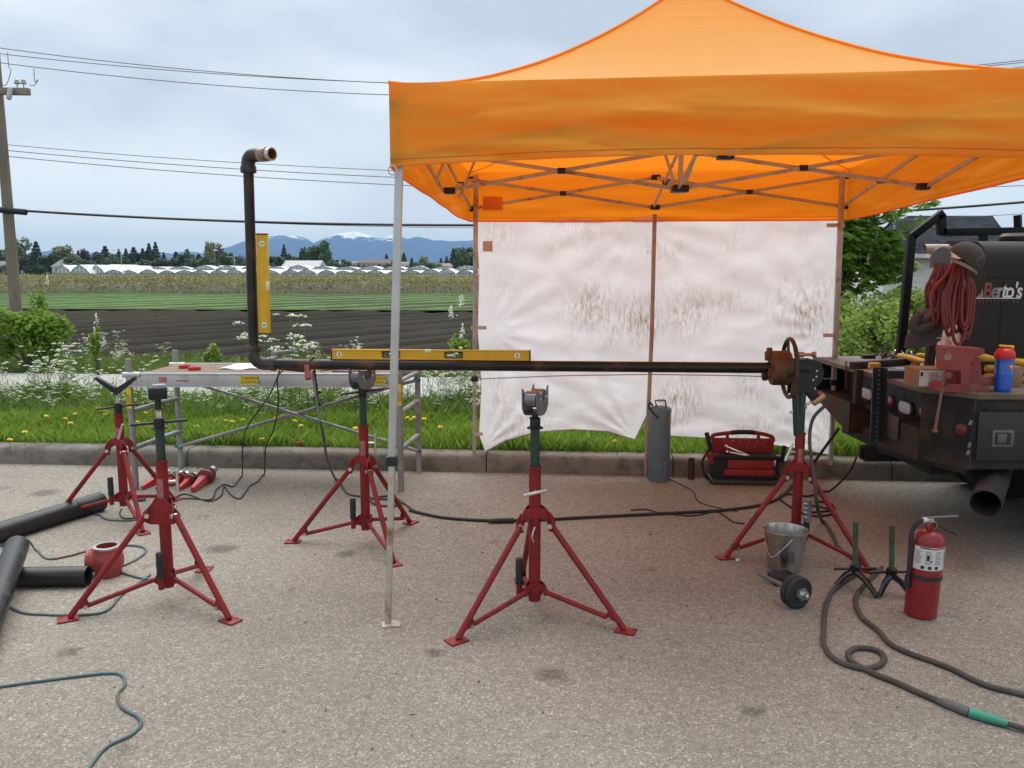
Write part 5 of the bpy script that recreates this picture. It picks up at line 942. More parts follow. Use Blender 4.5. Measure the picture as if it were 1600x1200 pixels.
# side locker door with latch
MB().bx(2.665, 3.33, YN - .006, YN - .001, .597, .905).build('door_gap', under, truck)
dr = MB().bx(2.677, 3.32, YN - .018, YN - .007, .608, .895, .004).build('locker_door', M('door_black', (.012, .015, .017), .42, var=.25, scale=6, over=(.03, .03, .03), over_amt=.3), truck)
ltc = P(1567, 685, YN - .02); MB().box(ltc, (.125, .006, .10), None, .01).build('latch_plate', M('latch_pad', (.10, .105, .105), .5, var=.3, scale=30), dr); MB().box(ltc + Vector((0, -.004, 0)), (.09, .006, .07), None, .008).build('latch_tray', blackm, dr); MB().box(ltc + Vector((-.012, -.010, .0)), (.055, .008, .055), None, .006).build('latch_paddle', M('paddle', (.12, .12, .12), .35, .6, var=.3, scale=30), dr)
for (x, z) in ((2.64, .83), (2.645, .70), (2.64, .655)): MB().box((x, YN - .002, z), (.018, .002, .03), (0, .4, 0)).build('paint_chip', M('bare_metal', (.16, .16, .155), .6), truck)
lens = M('lens_red', (.30, .03, .04), .25, var=.1, coat=.4); lensd = M('lens_dark_red', (.13, .015, .016), .3, coat=.3); lensw = M('lens_white', (.60, .56, .58), .25, var=.1, scale=40)
def lamp(px, py, X, kind, mat):
    c_ = PX(px, py, X); ax = Vector((-1, 0, 0))
    if kind == 'round': l_ = MB().lathe([(.05, -.01), (.05, .008), (.042, .012)], c_, ax, 22).build('lamp_grommet', grip, truck); MB().lathe([(.041, .0), (.040, .018), (.03, .024), (.0, .026)], c_, ax, 22, caps=False).build('tail_lamp', mat, l_)
    else:
        st = lambda s_, z0, z1, m_, nm, par: MB().prism([(math.copysign(.05, math.cos(q)) * s_ + .042 * s_ * math.cos(q), .042 * s_ * math.sin(q)) for q in [R(x) for x in range(0, 360, 15)]], c_ + ax * (z0 + z1) / 2, Vector((0, 1, 0)), Vector((0, 0, 1)), ax, z1 - z0).build(nm, m_, par)
        l_ = st(1.18, -.008, .012, grip, 'lamp_grommet', truck); l2 = st(.95, .0, .018, mat, 'reversing_lamp', l_)
        for r_ in range(3): [MB().box(c_ + ax * .0185 + Vector((0, -.055 + q * .022, -.02 + r_ * .02)), (.002, .016, .014)).build('lens_cell', M('lens_cell', (.75, .72, .72), .15), l2) for q in range(6)]
XW = XR + .199
lamp(1338, 607, XW, 'round', lens); lamp(1357, 615, XW, 'oval', lensw); lamp(1394, 628, XW, 'round', lens); lamp(1417, 637, XW, 'oval', lensw); lamp(1444, 646, XW, 'round', lens)
c_ = P(1500, 670, 4.86); cn_ = Vector((-.16, -.30, 0)).normalized() * -1; cpn = Vector((XR + .16, YN, 0)) - Vector((XR, 5.015, 0)); pn = Vector((cpn.y, -cpn.x, 0)).normalized(); dd = ray(1500, 670); o0 = Vector((XR, 5.015, 0)); tt = (o0 - Vector((0, 0, CAM_H))).dot(pn) / dd.dot(pn); c_ = Vector((0, 0, CAM_H)) + dd * tt; pn = pn if pn.y < 0 else -pn; px_dir = cpn.normalized()
MB().box(c_ + pn * .002, (.19, .006, .085), Matrix((px_dir, -pn, Vector((0, 0, 1)))).transposed(), .004).build('lamp_recess', under, truck); l_ = MB().lathe([(.04, 0), (.04, .012), (.036, .016)], c_ + pn * .003 + px_dir * .02, pn, 22).build('lamp_grommet', grip, truck); MB().lathe([(.034, .005), (.033, .02), (.02, .024), (0, .025)], c_ + pn * .003 + px_dir * .02, pn, 22, caps=False).build('marker_lamp', lensd, l_)
for k in range(5): MB().lathe([(.011, 0), (.011, .008)], (XR + .24 + .0 * k, YN - .001, .62 + .07 * k), (0, -1, 0), 6).build('bolt_head', blackm, truck)
for k in range(9): MB().lathe([(.009, 0), (.009, .006)], (XR + .198, 5.12 + .2 * k, .945), (-1, 0, 0), 6).build('bolt_head', blackm, truck)
MB().tube([(XR + .155, YN - .002, .56), (XR + .157, YN - .002, .965)], .005, 6).build('weld_bead', dkst, truck)
# blank plate and mud angle below
q = PX(1387, 664, XR - .012); MB().box(q, (.006, .30, .155), None, .004).build('plain_plate', M('plate_grey', (.055, .05, .05), .6, var=.06), truck)
# chassis, hitch, wheels, exhaust
fr_ = MB().bx(XR + .25, 6, 5.35, 5.43, .50, .70).bx(XR + .25, 6, 6.15, 6.23, .50, .70).build('chassis_rail', under, truck)
hq = PX(1352, 708, XR + .05); ht_ = MB(); 
for (dy, dz, sy, sz) in ((-.045, 0, .012, .10), (.045, 0, .012, .10), (0, .045, .10, .012), (0, -.045, .10, .012)): ht_.box(hq + Vector((.15, dy, dz)), (.34, sy, sz))
ht_.build('hitch_tube', under, truck); MB().bx(XR + .12, XR + .24, 5.1, 6.5, .43, .498).build('hitch_crossbar', under, truck); MB().bx(XR + .3, 6.2, 4.9, 6.65, .72, .96).build('deck_frame', under, truck)
tyr = M('tyre', (.014, .014, .014), .85, bump=.3, bscale=40)
for (x, y) in ((3.75, 6.45), (3.75, 6.15), (3.75, 5.0), (3.75, 5.3)):
    w_ = MB().lathe([(.20, -.11), (.33, -.115), (.37, -.09), (.375, 0), (.37, .09), (.33, .115), (.20, .11)], (x, y, .375), (0, 1, 0), 36).build('wheel', tyr, truck); MB().lathe([(.02, -.06), (.19, -.09), (.2, .09), (.02, .06)], (x, y, .375), (0, 1, 0), 24).build('rim', cast, w_)
MB().tube([(3.75, 4.95, .375), (3.75, 6.5, .375)], .06, 12).lathe([(.05, -.17), (.16, -.08), (.17, .08), (.05, .17)], (3.75, 5.75, .375), (1, 0, 0), 18).build('rear_axle', under, truck)
MB().lathe([(.05, -.2), (.11, -.16), (.11, .22), (.05, .26)], (2.95, 6.0, .42), (.3, 1, 0), 16).build('air_tank', under, truck)
ex0 = P(1540, 787, 4.55); ed = Vector((.55, .75, .16)).normalized(); exm = M('exhaust_steel', (.035, .032, .03), .6, .3, var=.3, scale=10, over=(.05, .035, .03), over_amt=.4); mb = MB().lathe([(.078, .5), (.082, .0), (.076, 0), (.070, .5)], ex0, ed, 26, caps=False); mb.build('exhaust_pipe', exm, truck); MB().tube([ex0 + ed * .45, ex0 + ed * .9, (3.6, 5.4, .6)], .076, 16).build('exhaust_rear', exm, truck)
# black rack frame on the far side
yr = 6.72; rk = [P(1424, 556, yr), P(1424, 370, yr), P(1470, 335, yr), P(1471, 363, yr), P(1600, 361, yr), P(1720, 358, yr)]; rk[0].x = rk[1].x - .03
rkm = M('rack_black', (.007, .0075, .009), .55, var=.15, spec=.2); rkb = MB()
for a, b in zip(rk[:-1], rk[1:]): rkb.bar(a, b + (b - a).normalized() * .02, .06, .06, (0, 1, 0), .004)
rkb.build('rack_frame', rkm, truck); MB().tube([P(1590, 336, yr), P(1591, 362, yr)], .035, 4).build('rack_post', rkm, truck); MB().bar(P(1536, 360, yr), P(1536, 470, yr), .05, .05, (0, 1, 0)).build('rack_post', rkm, truck)
# ---- welding machine standing on the deck
YM, XM = 5.28, 2.98; mach = thing('welding_machine', 'dark brown engine welder with white lettering on the truck deck', 'welder', (3.6, 5.6, 1.0)); cov = M('welder_cover', (.020, .016, .0145), .6, var=.12, scale=3, spec=.25)
zt0 = P(1560, 376, YM).z; prf = [(0, 1.03), (0, zt0 - .16), (.015, zt0 - .09), (.05, zt0 - .035), (.12, zt0), (.5, zt0 + .015), (.56, zt0 - .02), (.60, zt0 - .09), (.615, zt0 - .2), (.615, 1.03)]
MB().prism([(x, z) for x, z in prf], (XM + .75, YM, 0), Vector((0, 1, 0)), Vector((0, 0, 1)), Vector((1, 0, 0)), 1.5).build('cover', cov, mach, 50); MB().bx(XM - .005, XM + 1.5, YM - .012, YM + .62, 1.0, 1.15, .008).build('base_panel', M('welder_base', (.015, .0125, .012), .6, var=.15), mach)
for z in (1.155, P(1560, 433, YM).z): MB().bx(XM + .01, XM + 1.5, YM - .003, YM, z, z + .006).build('panel_seam', under, mach)
MB().bx(P(1563, 500, YM).x, P(1563, 500, YM).x + .006, YM - .003, YM, 1.16, P(1560, 437, YM).z).build('panel_seam', under, mach)
MB().prism([(.22 + x * .61, 1.03 + (z - 1.03) * .965) for x, z in prf], (XM - .008, YM, 0), Vector((0, 1, 0)), Vector((0, 0, 1)), Vector((1, 0, 0)), .014).build('end_panel', M('end_white', (.75, .72, .70), .5, var=.1, scale=5, over=(.25, .2, .17), over_amt=.35), mach, 50)
ep = P(1458, 388, 5.72); MB().lathe([(.028, 0), (.028, .16), (.023, .16), (.023, .0)], ep + Vector((-.06, 0, 0)), (1, 0, 0), 16, caps=False).build('exhaust_stub', M('pale_pipe', (.42, .35, .30), .5, .3), mach)
MB().lathe([(.10, 0), (.11, .02), (.11, .05), (.09, .07)], P(1590, 372, 5.55) - Vector((0, 0, .04)), n=18).build('fuel_cap', blackm, mach)
frt = lambda px, py: frame(P(px, py, YM) + Vector((0, -.004, 0)), (1, 0, 0), (0, 0, 1))
wl_ = M('letter_white', (.62, .58, .57), .5); rdl = M('letter_red', (.24, .05, .05), .5); gyl = M('letter_grey', (.13, .11, .105), .5)
# letters as on the cover: B red, e and r greyish, the rest white
for ch, px, m_ in (('B', 1542, rdl), ('e', 1553.5, M('letter_dim', (.23, .20, .195), .5)), ('r', 1561.5, M('letter_dim2', (.38, .345, .34), .5)), ('t', 1568.5, wl_), ('o', 1577, wl_), ("'", 1586, wl_), ('s', 1592, wl_)): text_mesh('lettering', ch, .135, m_, frt(px, 455), mach, .001, .74, shear=.12, bold=.018)
MB().bx(P(1524, 466, YM).x, P(1594, 466, YM).x, YM - .005, YM - .002, P(1560, 466.8, YM).z, P(1560, 465.2, YM).z).build('underline', wl_, mach)
for ch, px in zip('PIPEFITTING', np.linspace(1530, 1589, 11)): text_mesh('lettering', ch, .022, gyl, frt(float(px), 471), mach, .001)
MB().prism([(0, 0), (.04, 0), (.042, .012), (.034, .06), (.028, .03)], P(1525, 465, YM) + Vector((.0, -.004, .0)), Vector((1, 0, 0)), Vector((0, 0, 1)), Vector((0, 1, 0)), .002).build('emblem', M('letter_dim', (.23, .20, .195), .5), mach)
# hose hangers, hoses, cap, jacket
hred = M('hose_red', (.16, .015, .017), .45, var=.25, scale=4); hgm = M('hanger_grey', (.10, .10, .105), .55, var=.1)
hh = P(1470, 402, 5.42); tag(MB().prism([(-.062, -.065)] + [(.062 * math.cos(R(a)), .065 * math.sin(R(a)) * 1.0) for a in range(180, -1, -12)] + [(.062, -.065)], hh, Vector((1, .1, 0)), Vector((0, 0, 1)), Vector((-.1, 1, 0)), .03).build('hose_hanger', hgm, loc=hh), 'grey round-topped hose hanger on the end of the welder', 'hanger')
def hose_bundle(label, top, n, w0, w1, z0, z1, dep):
    t_ = thing('hose_bundle', label, 'hose', (top.x, top.y, z0), 0, 'red hoses hung on the welder'); rg = random.Random(n)
    for k in range(n):
        f = (k + .5) / n * 2 - 1; zb = rg.uniform(z0, z1); xo = f * w0; xb = f * w1 + rg.uniform(-.02, .02); yo = rg.uniform(-dep, dep); lw = rg.uniform(.02, .045)
        pts = [top + Vector((xo * .4, yo * .3, 0)), top + Vector((xo - lw * .6, yo, -.10)), Vector((top.x + xb - lw, top.y + yo, (top.z + zb) / 2)), Vector((top.x + xb - lw * .8, top.y + yo, zb + .07)), Vector((top.x + xb, top.y + yo, zb)), Vector((top.x + xb + lw, top.y + yo + .01, zb + .06)), Vector((top.x + xb + lw, top.y + yo + .01, (top.z + zb) / 2 + .05)), top + Vector((xo + lw * .5, yo, -.08)), top + Vector((xo * .4 + .01, yo * .3, .0))]
        MB().tube(cr(pts, 5), .0105, 7).build('hose_loop', hred, t_)
    return t_
hose_bundle('larger bundle of red hoses hanging below the grey cap', P(1499, 405, 5.12), 15, .05, .10, P(1500, 538, 5.12).z, P(1500, 505, 5.12).z, .04)
hose_bundle('smaller bundle of red hoses hanging under the grey hanger', P(1470, 412, 5.4), 9, .05, .052, P(1470, 500, 5.4).z, P(1470, 478, 5.4).z, .03)
def cap_hat():
    c_ = P(1510, 402, 5.08); t_ = thing('baseball_cap', 'dark grey baseball cap hung on top of the red hoses', 'cap', c_); m_ = M('cap_cloth', (.05, .044, .04), .85, var=.15, scale=20, bump=.2, bscale=200); tilt = Euler((R(20), R(28), R(0))).to_matrix()
    cr_ = MB().grid(lambda u, v: c_ + tilt @ Vector((math.cos(u * 2 * math.pi) * math.sin(v * 1.6) * .108, math.sin(u * 2 * math.pi) * math.sin(v * 1.6) * .095, math.cos(v * 1.6) * .10 - .01)), 28, 9).build('crown', m_, t_, 60)
    MB().grid(lambda u, v: c_ + tilt @ Vector(((-.105 + .21 * u) * (1 - .12 * v), -.08 * math.cos((u - .5) * 2.4) - .075 * v * (1 - (2 * u - 1) ** 2 * .55), -.02 - .016 * v - .02 * (2 * u - 1) ** 2)), 14, 5).build('brim', M('brim_cloth', (.11, .10, .092), .85, var=.1), t_, 60)
    MB().torus(c_ + tilt @ Vector((.045, -.077, .022)), tilt @ Vector((.5, -.8, .3)), .024, .0025, 20, 5).build('patch', M('cap_patch', (.13, .12, .115), .8), t_); MB().box(c_ + tilt @ Vector((-.055, -.05, .045)), (.025, .003, .01), tilt @ Euler((0, .2, -.6)).to_matrix()).build('tag', wl_, t_); MB().lathe([(.007, 0), (.005, .006)], c_ + tilt @ Vector((0, 0, .074)), tilt @ Vector((0, 0, 1)), 10).build('button', m_, t_)
cap_hat()
jc = P(1456, 500, 5.3); jm = M('jacket_cloth', (.07, .062, .068), .9, var=.2, scale=8, bump=.3, bscale=60); jk = thing('jacket', 'dark grey jacket draped beside the red hoses', 'jacket', jc - Vector((0, 0, .2)))
def jf(u, v):
    a = u * 2 * math.pi; rx_ = .10 * (.55 + .6 * math.sin(min(1, v * 1.3) * math.pi * .75)); f = 1 + .16 * math.sin(a * 3 + v * 4) + .1 * math.sin(a * 7 - v * 9); return jc + Vector((math.cos(a) * rx_ * f + (.5 - v) * .05 - .03 * v, math.sin(a) * .06 * f, .10 - .20 * v + .03 * math.sin(a + 1) - (.05 if v > .9 else 0)))
MB().grid(jf, 36, 18).build('cloth', jm, jk, 60); MB().tube(cr([jc + Vector((-.10, -.05, .04)), jc + Vector((-.14, -.05, -.02)), jc + Vector((-.11, -.05, -.06)), jc + Vector((-.02, -.07, -.03))]), [.03] * 19, 10).build('sleeve', jm, jk); MB().tube(cr([jc + Vector((.0, -.075, -.11)), jc + Vector((.05, -.075, -.105)), jc + Vector((.085, -.07, -.07))]), .003, 5).build('piping', wl_, jk)
a = P(1452, 556, 5.45); a.z = 1.0; tag(MB().bar(a, a + Vector((.015, 0, .35)), .05, .05, (0, 1, 0), .004).build('brown_post', tin, loc=a), 'short rusty brown post on the deck under the jacket', 'post')
# ---- vise, bottle, boxes and clutter on the deck
vred = M('vise_red', (.24, .032, .030), .5, var=.2, scale=12, over=(.16, .10, .075), over_amt=.35, over_scale=9); ZK = 1.0005
vise = thing('bench_vise', 'worn red bench vise bolted at the corner of the truck deck', 'vise', (2.66, 4.86, 1.0)); yv = 4.84; vx = lambda px: P(px, 600, yv).x; vz = lambda py: P(1500, py, yv).z
MB().prism([(vx(1464), 1.0), (vx(1538), 1.0), (vx(1537), 1.03), (vx(1520), 1.05), (vx(1470), 1.045), (vx(1464), 1.03)], (0, yv + .02, 0), Vector((1, 0, 0)), Vector((0, 0, 1)), Vector((0, 1, 0)), .15).build('base', vred, vise, 30)
MB().prism([(vx(1468), vz(576)), (vx(1464.5), vz(543)), (vx(1466), vz(540)), (vx(1523), vz(543)), (vx(1525), vz(551)), (vx(1512), vz(556)), (vx(1503), vz(566)), (vx(1504), vz(598)), (vx(1492), vz(598)), (vx(1490), vz(577))], (0, yv - .01, 0), Vector((1, 0, 0)), Vector((0, 0, 1)), Vector((0, 1, 0)), .12).build('moving_jaw', vred, vise, 30)
MB().prism([(vx(1506), 1.04), (vx(1508), vz(575)), (vx(1518), vz(556)), (vx(1526), vz(560)), (vx(1530), vz(585)), (vx(1530), 1.04)], (0, yv + .03, 0), Vector((1, 0, 0)), Vector((0, 0, 1)), Vector((0, 1, 0)), .10).build('fixed_jaw', vred, vise, 30); MB().prism([(vx(1486), 1.02), (vx(1486), vz(585)), (vx(1512), vz(585)), (vx(1512), 1.02)], (0, yv + .02, 0), Vector((1, 0, 0)), Vector((0, 0, 1)), Vector((0, 1, 0)), .09).build('slide', vred, vise, 30)
MB().bx(vx(1526), vx(1560), yv - .02, yv + .05, 1.03, 1.085, .006).build('anvil', vred, vise); sb = P(1478, 586, yv - .07); scw = MB().lathe([(.02, 0), (.026, .01), (.026, .06), (.02, .07)], sb + Vector((0, -.03, 0)), (0.45, 1, 0), 18).build('screw_head', dkst, vise); MB().lathe([(.0, 0), (.018, .002), (.02, .012), (.016, .02)], sb + Vector((-.012, -.045, 0)), (.45, 1, 0), 16, caps=False).build('screw_cap', vred, scw)
hb0, hb1 = P(1475, 590, yv - .1), P(1461, 672, yv - .12); hdl = MB().tube([hb0, hb1], [.0085, .0085], 10).build('handle', M('bare_brown', (.17, .10, .08), .45, .5, var=.3), vise); MB().lathe([(.012, 0), (.018, .005), (.018, .014), (.012, .02)], hb1 + Vector((0, 0, -.015)), (0, 0, 1), 14).build('handle_knob', MATS['bare_brown'], hdl)
for px in (1470, 1527): MB().lathe([(.014, 0), (.014, .012)], (vx(px), yv - .045, 1.032), n=6).build('bolt', dkst, vise)
MB().lathe([(.022, 0), (.022, .002)], P(1481, 557, yv - .0715), (0, -1, 0), 20).build('badge', M('badge_worn', (.22, .16, .10), .5, var=.5, scale=80), vise)
bt = P(1566, 611, 4.80); bt.z = ZK; btl = thing('shaker_bottle', 'blue shaker bottle with red lid and yellow flip cap on the truck deck', 'bottle', bt); bk = .27 / .27
bmat = M('bottle_blue', (.006, .10, .52), .22, var=.06, scale=3, coat=.3); MB().lathe([(.040, 0), (.043, .004), (.045, .02), (.0465, .10), (.0475, .101), (.0475, .105), (.0468, .106), (.050, .195)], bt, n=32).build('cup', bmat, btl, 40); MB().lathe([(.0445, .012), (.0472, .09)], bt, n=32, caps=False).build('inner_level', M('bottle_deep', (.004, .05, .36), .25), btl) if False else None
ld = MB().lathe([(.052, .192), (.0545, .195), (.0545, .222), (.05, .232), (.042, .246), (.03, .252), (.0, .253)], bt, n=32, caps=False).build('lid', M('lid_red', (.62, .02, .02), .35), btl, 40); MB().box(bt + Vector((-.005, -.01, .266)), (.075, .022, .01), (0, .06, -.1), .004).tube([bt + Vector((.018, -.01, .262)), bt + Vector((.038, -.01, .258))], .010, 10).build('flip_cap', M('cap_yellow', (.75, .48, .02), .4), ld); MB().lathe([(.018, .24), (.018, .262), (.014, .266)], bt + Vector((-.012, 0, 0)), n=14).build('spout', MATS['lid_red'], ld)
def on_bottle(x, z, k=1.0): a = R(-90) + x / .0478 + .25; return bt + Vector((math.cos(a) * .0492 * k, math.sin(a) * .0492 * k, z))
em = MB(); pol = [(-.026, .012), (-.018, .022), (.018, .022), (.026, .012), (0, -.020)]; em.add([on_bottle(0, .145, 1.01)] + [on_bottle(x, .145 + y, 1.01) for x, y in pol], [(0, i + 1, (i + 1) % 5 + 1) for i in range(5)]); em.build('emblem', M('lid_red', (.62, .02, .02)), btl, 0); em = MB(); em.add([on_bottle(0, .147, 1.025)] + [on_bottle(x * .55, .147 + y * .5, 1.025) for x, y in pol], [(0, i + 1, (i + 1) % 5 + 1) for i in range(5)]); em.build('emblem_centre', MATS['cap_yellow'], btl, 0)
card = M('cardboard', (.27, .18, .11), .85, var=.12); lab_ = M('label_white', (.62, .60, .60), .6, var=.04)
bq = P(1450, 600, 4.98); b1 = thing('cardboard_box', 'cardboard box with white printed label beside the red vise', 'box', (bq.x, 4.98, 1.0)); bw = P(1472, 600, 4.95).x - P(1429, 600, 4.95).x; MB().bx(bq.x - bw / 2, bq.x + bw / 2 + .05, 4.95, 5.12, ZK, ZK + .115, .002).build('carton', card, b1); lb = MB().bx(bq.x - bw / 2 + .012, bq.x + bw / 2 + .03, 4.9475, 4.949, ZK + .01, ZK + .105).build('label', lab_, b1)
for k in range(6): MB().bx(bq.x - .015, bq.x + .055 - .01 * (k % 3), 4.9462, 4.947, ZK + .03 + .011 * k, ZK + .034 + .011 * k).build('print_line', gyl, lb)
MB().bx(bq.x - .065, bq.x - .05, 4.9462, 4.947, ZK + .07, ZK + .095).build('print_mark', inkm, lb)
g = P(1590, 600, 5.0); b2 = MB().bx(g.x - .06, g.x + .03, 5.0, 5.15, ZK, ZK + .12, .002).build('small_carton', card, loc=(g.x, 5.0, ZK)); tag(b2, 'small plain carton behind the blue bottle', 'box')
for k in range(6):
    a = G(1397 + k, 591 - k * .6, 1.0); L_ = .20 + .02 * (k % 3); o_ = MB().box((a.x + L_ / 2, a.y + .03, ZK + .004 + k * .0085), (L_, .07, .007), (0, random.uniform(-.02, .02), random.uniform(-.12, .12)), .001).build('flat_bar', M('mill_steel', (.30, .27, .25), .5, .3, var=.2, scale=8), loc=(a.x, a.y, ZK)); tag(o_, ['lowest', 'second', 'third', 'fourth', 'fifth', 'topmost'][k] + ' flat steel strip in the stack left of the labelled box', 'steel strip', 'steel strips stacked on the deck')
ysl = M('strap_yellow', (.52, .30, .022), .65, var=.25, scale=10, over=(.2, .11, .02), over_amt=.3)
for k, (p0, p1, p2, r_, lab) in enumerate((((1405, 556), (1450, 566), (1475, 572), .024, 'left yellow air hose length on the deck behind the flat steel'), ((1410, 551), (1440, 553), (1468, 556), .020, 'rear yellow hose length left of the vise'), ((1448, 560), (1462, 556), (1490, 560), .034, 'thick folded yellow hose end just left of the vise'), ((1408, 563), (1425, 566), (1434, 569), .022, 'short front yellow hose length beside the steel strips'), ((1525, 557), (1560, 562), (1640, 572), .026, 'yellow hose length running right behind the bottle'), ((1540, 575), (1600, 580), (1660, 584), .024, 'lower yellow hose length at the right edge of the deck'), ((1540, 588), (1600, 594), (1660, 597), .026, 'lowest yellow hose length lying on the deck behind the bottle'))):
    pts = [G(*p, 1.0) for p in (p0, p1, p2)]
    for p in pts: p.y = min(p.y, 6.6 if k < 2 else 5.9); 
    zc_ = ZK + r_ + (.03 if k in (0, 2) else 0); pts = [G(*p, zc_) for p in (p0, p1, p2)]
    if k in (4, 5, 6): pts = [P(p[0], p[1], 5.16) for p in (p0, p1, p2)]
    for p in pts: p.y = min(p.y, 6.7); p.z = max(p.z, ZK + r_)
    tag(MB().tube(cr(pts, 6), [r_ * (.85 + .2 * math.sin(i * .8)) for i in range(13)], 10).build('yellow_hose', ysl, loc=pts[0]), lab, 'hose', 'yellow hoses on the deck')
def deck_bar(name, px0, py0, px1, py1, w_, h_, m_, lab, cat, z=0):
    a, b = G(px0, py0, 1.0), G(px1, py1, 1.0); a.z = b.z = ZK + h_ / 2 + z; return tag(MB().bar(a, b, w_, h_, bev=.002).build(name, m_, loc=(a.x, a.y, ZK)), lab, cat)
deck_bar('angle_iron', 1331, 577, 1418, 570, .05, .05, tin, 'rusty brown steel angle lying along the rear of the deck', 'angle iron'); a = G(1333, 577, 1.0); a.x = XR - .06; tag(MB().box((a.x, a.y - .1, .89), (.045, .05, .24), None, .003).build('hanging_bar', tin, loc=(a.x, a.y, .77)), 'rusty square bar hanging over the rear edge of the deck', 'steel bar')
deck_bar('black_magnet', 1347, 560, 1366, 560, .06, .03, blackm, 'small black magnet block at the far end of the deck', 'magnet'); g = G(1366, 571, 1.06); tag(MB().box(g, (.075, .04, .04), None, .008).box(g + Vector((0, 0, .008)), (.05, .042, .02), None, .004).build('yellow_clamp', M('amber', (.55, .25, .01), .3), loc=g), 'small amber yellow tool on the brown angle iron', 'tool')
for k, (x, y, lab) in enumerate(((1385, 561, 'left pile of small bolts and scrap at the far deck end'), (1402, 560, 'right pile of small bolts and scrap at the far deck end'))):
    g = G(x, y, 1.0); mb = MB(); rq = random.Random(k)
    for j in range(26): mb.box((g.x + rq.gauss(0, .06), g.y + rq.gauss(0, .1), ZK + .012 + rq.random() * .03), (rq.uniform(.015, .05), .014, .012), (rq.random(), rq.random(), rq.random() * 3))
    tag(mb.build('scrap_pile', [dkst, bolt][k], loc=(g.x, g.y, ZK)), lab, 'scrap', kind='stuff')
chn = thing('orange_chain', 'short rusty orange chain hanging over the rear edge of the deck', 'chain', (XR - .05, 6.0, .8)); mb = MB(); c0 = PX(1322, 566, XR - .045)
for k in range(13): mb.torus(c0 + Vector((0, -.002 * k, -.015 * k)), (1, 0, 0) if k % 2 else (0, 1, 0), .009, .003, 10, 5)
tag(mb.build('links', rust, chn), kind='stuff')
# perforated black post leaning on the rear of the truck
a = PX(1373, 574, XR - .06); b = PX(1368, 690, XR - .06); pz = thing('perforated_post', 'black perforated steel angle standing against the rear of the truck', 'steel angle', (b.x, b.y, b.z)); ppm = M('perf_black', (.012, .014, .02), .45, var=.3); MB().bar(a, b, .012, .075, (1, 0, 0)).build('web', ppm, pz); MB().bar(a + Vector((.03, -.03, 0)), b + Vector((.03, -.03, 0)), .06, .008, (1, 0, 0)).build('flange', ppm, pz)
hol = MB(); [hol.box(a.lerp(b, (k + .5) / 16) + Vector((-.0385, .0, 0)), (.002, .008, .012)) for k in range(16)]; [hol.box(a.lerp(b, (k + .5) / 16) + Vector((-.01, -.0345, 0)), (.012, .002, .012)) for k in range(16)]; tag(hol.build('holes', M('hole_grey', (.10, .12, .15), .6), pz), kind='stuff')
a = PX(1370, 575, XR - .05); a.z = ZK; tag(MB().bx(XR - .04, XR + .42, a.y - .16, a.y - .02, ZK, ZK + .05).build('black_channel', ppm, loc=(XR, a.y, ZK)), 'black steel channel on the deck behind the perforated angle', 'steel channel')

# ================================================================== THINGS ON THE GROUND
# rod oven
oc = Vector((1.203, 6.66, 0)); ov = thing('rod_oven', 'grey cylindrical welding rod oven standing at the kerb', 'rod oven', oc); om = M('oven_grey', (.115, .155, .175), .45, var=.1, scale=6, over=(.2, .2, .19), over_amt=.12, over_scale=14); rr = .088
MB().lathe([(rr * .98, 0), (rr, .006), (rr, .555), (rr * .985, .56)], oc, n=36).build('body', om, ov); ldo = MB().lathe([(rr * 1.03, .56), (rr * 1.03, .592), (rr * .97, .60), (.06, .602), (.058, .61), (0, .612)], oc, n=36, caps=False).build('lid', om, ov); MB().tube([oc + Vector((-.03, 0, .605)), oc + Vector((-.045, -.01, .66)), oc + Vector((.035, -.01, .662)), oc + Vector((.05, 0, .605))], .007, 8).build('lid_handle', blackm, ldo); MB().tube([oc + Vector((-.02, -.01, .661)), oc + Vector((.02, -.01, .662))], .011, 10).build('grip', M('brass_grip', (.4, .33, .2), .4), ldo)
MB().tube(cr([oc + Vector((-.055, .05, .61)), oc + Vector((-.085, 0, .64)), oc + Vector((-.095, -.03, .60)), oc + Vector((-.03, -.092, .53))]), .008, 6).build('latch_strap', grip, ov); MB().box(oc + Vector((.035, -.082, .47)), (.012, .01, .05), (0, 0, .35), .002).build('latch', cast, ov); MB().box(oc + Vector((.035, -.085, .12)), (.035, .02, .11), (0, 0, .35), .004).build('thermostat_box', om, ov); MB().box(oc + Vector((.035, -.094, .165)), (.025, .006, .006), (0, 0, .35)).build('clip', bolt, ov); MB().box(oc + Vector((.062, -.066, .52)), (.03, .002, .055), (0, 0, .78)).build('warning_sticker', M('sticker_worn', (.34, .2, .1), .7, var=.4, scale=40), ov)
tag(MB().lathe([(.026, 0), (.026, .175), (.021, .175), (.021, .02)], (1.475, 6.69, 0), n=18, caps=False).build('short_pipe', M('rusty_dark', (.05, .042, .035), .6, .3, var=.2), loc=(1.475, 6.69, 0)), 'short dark pipe piece standing upright between oven and tool bag', 'pipe')
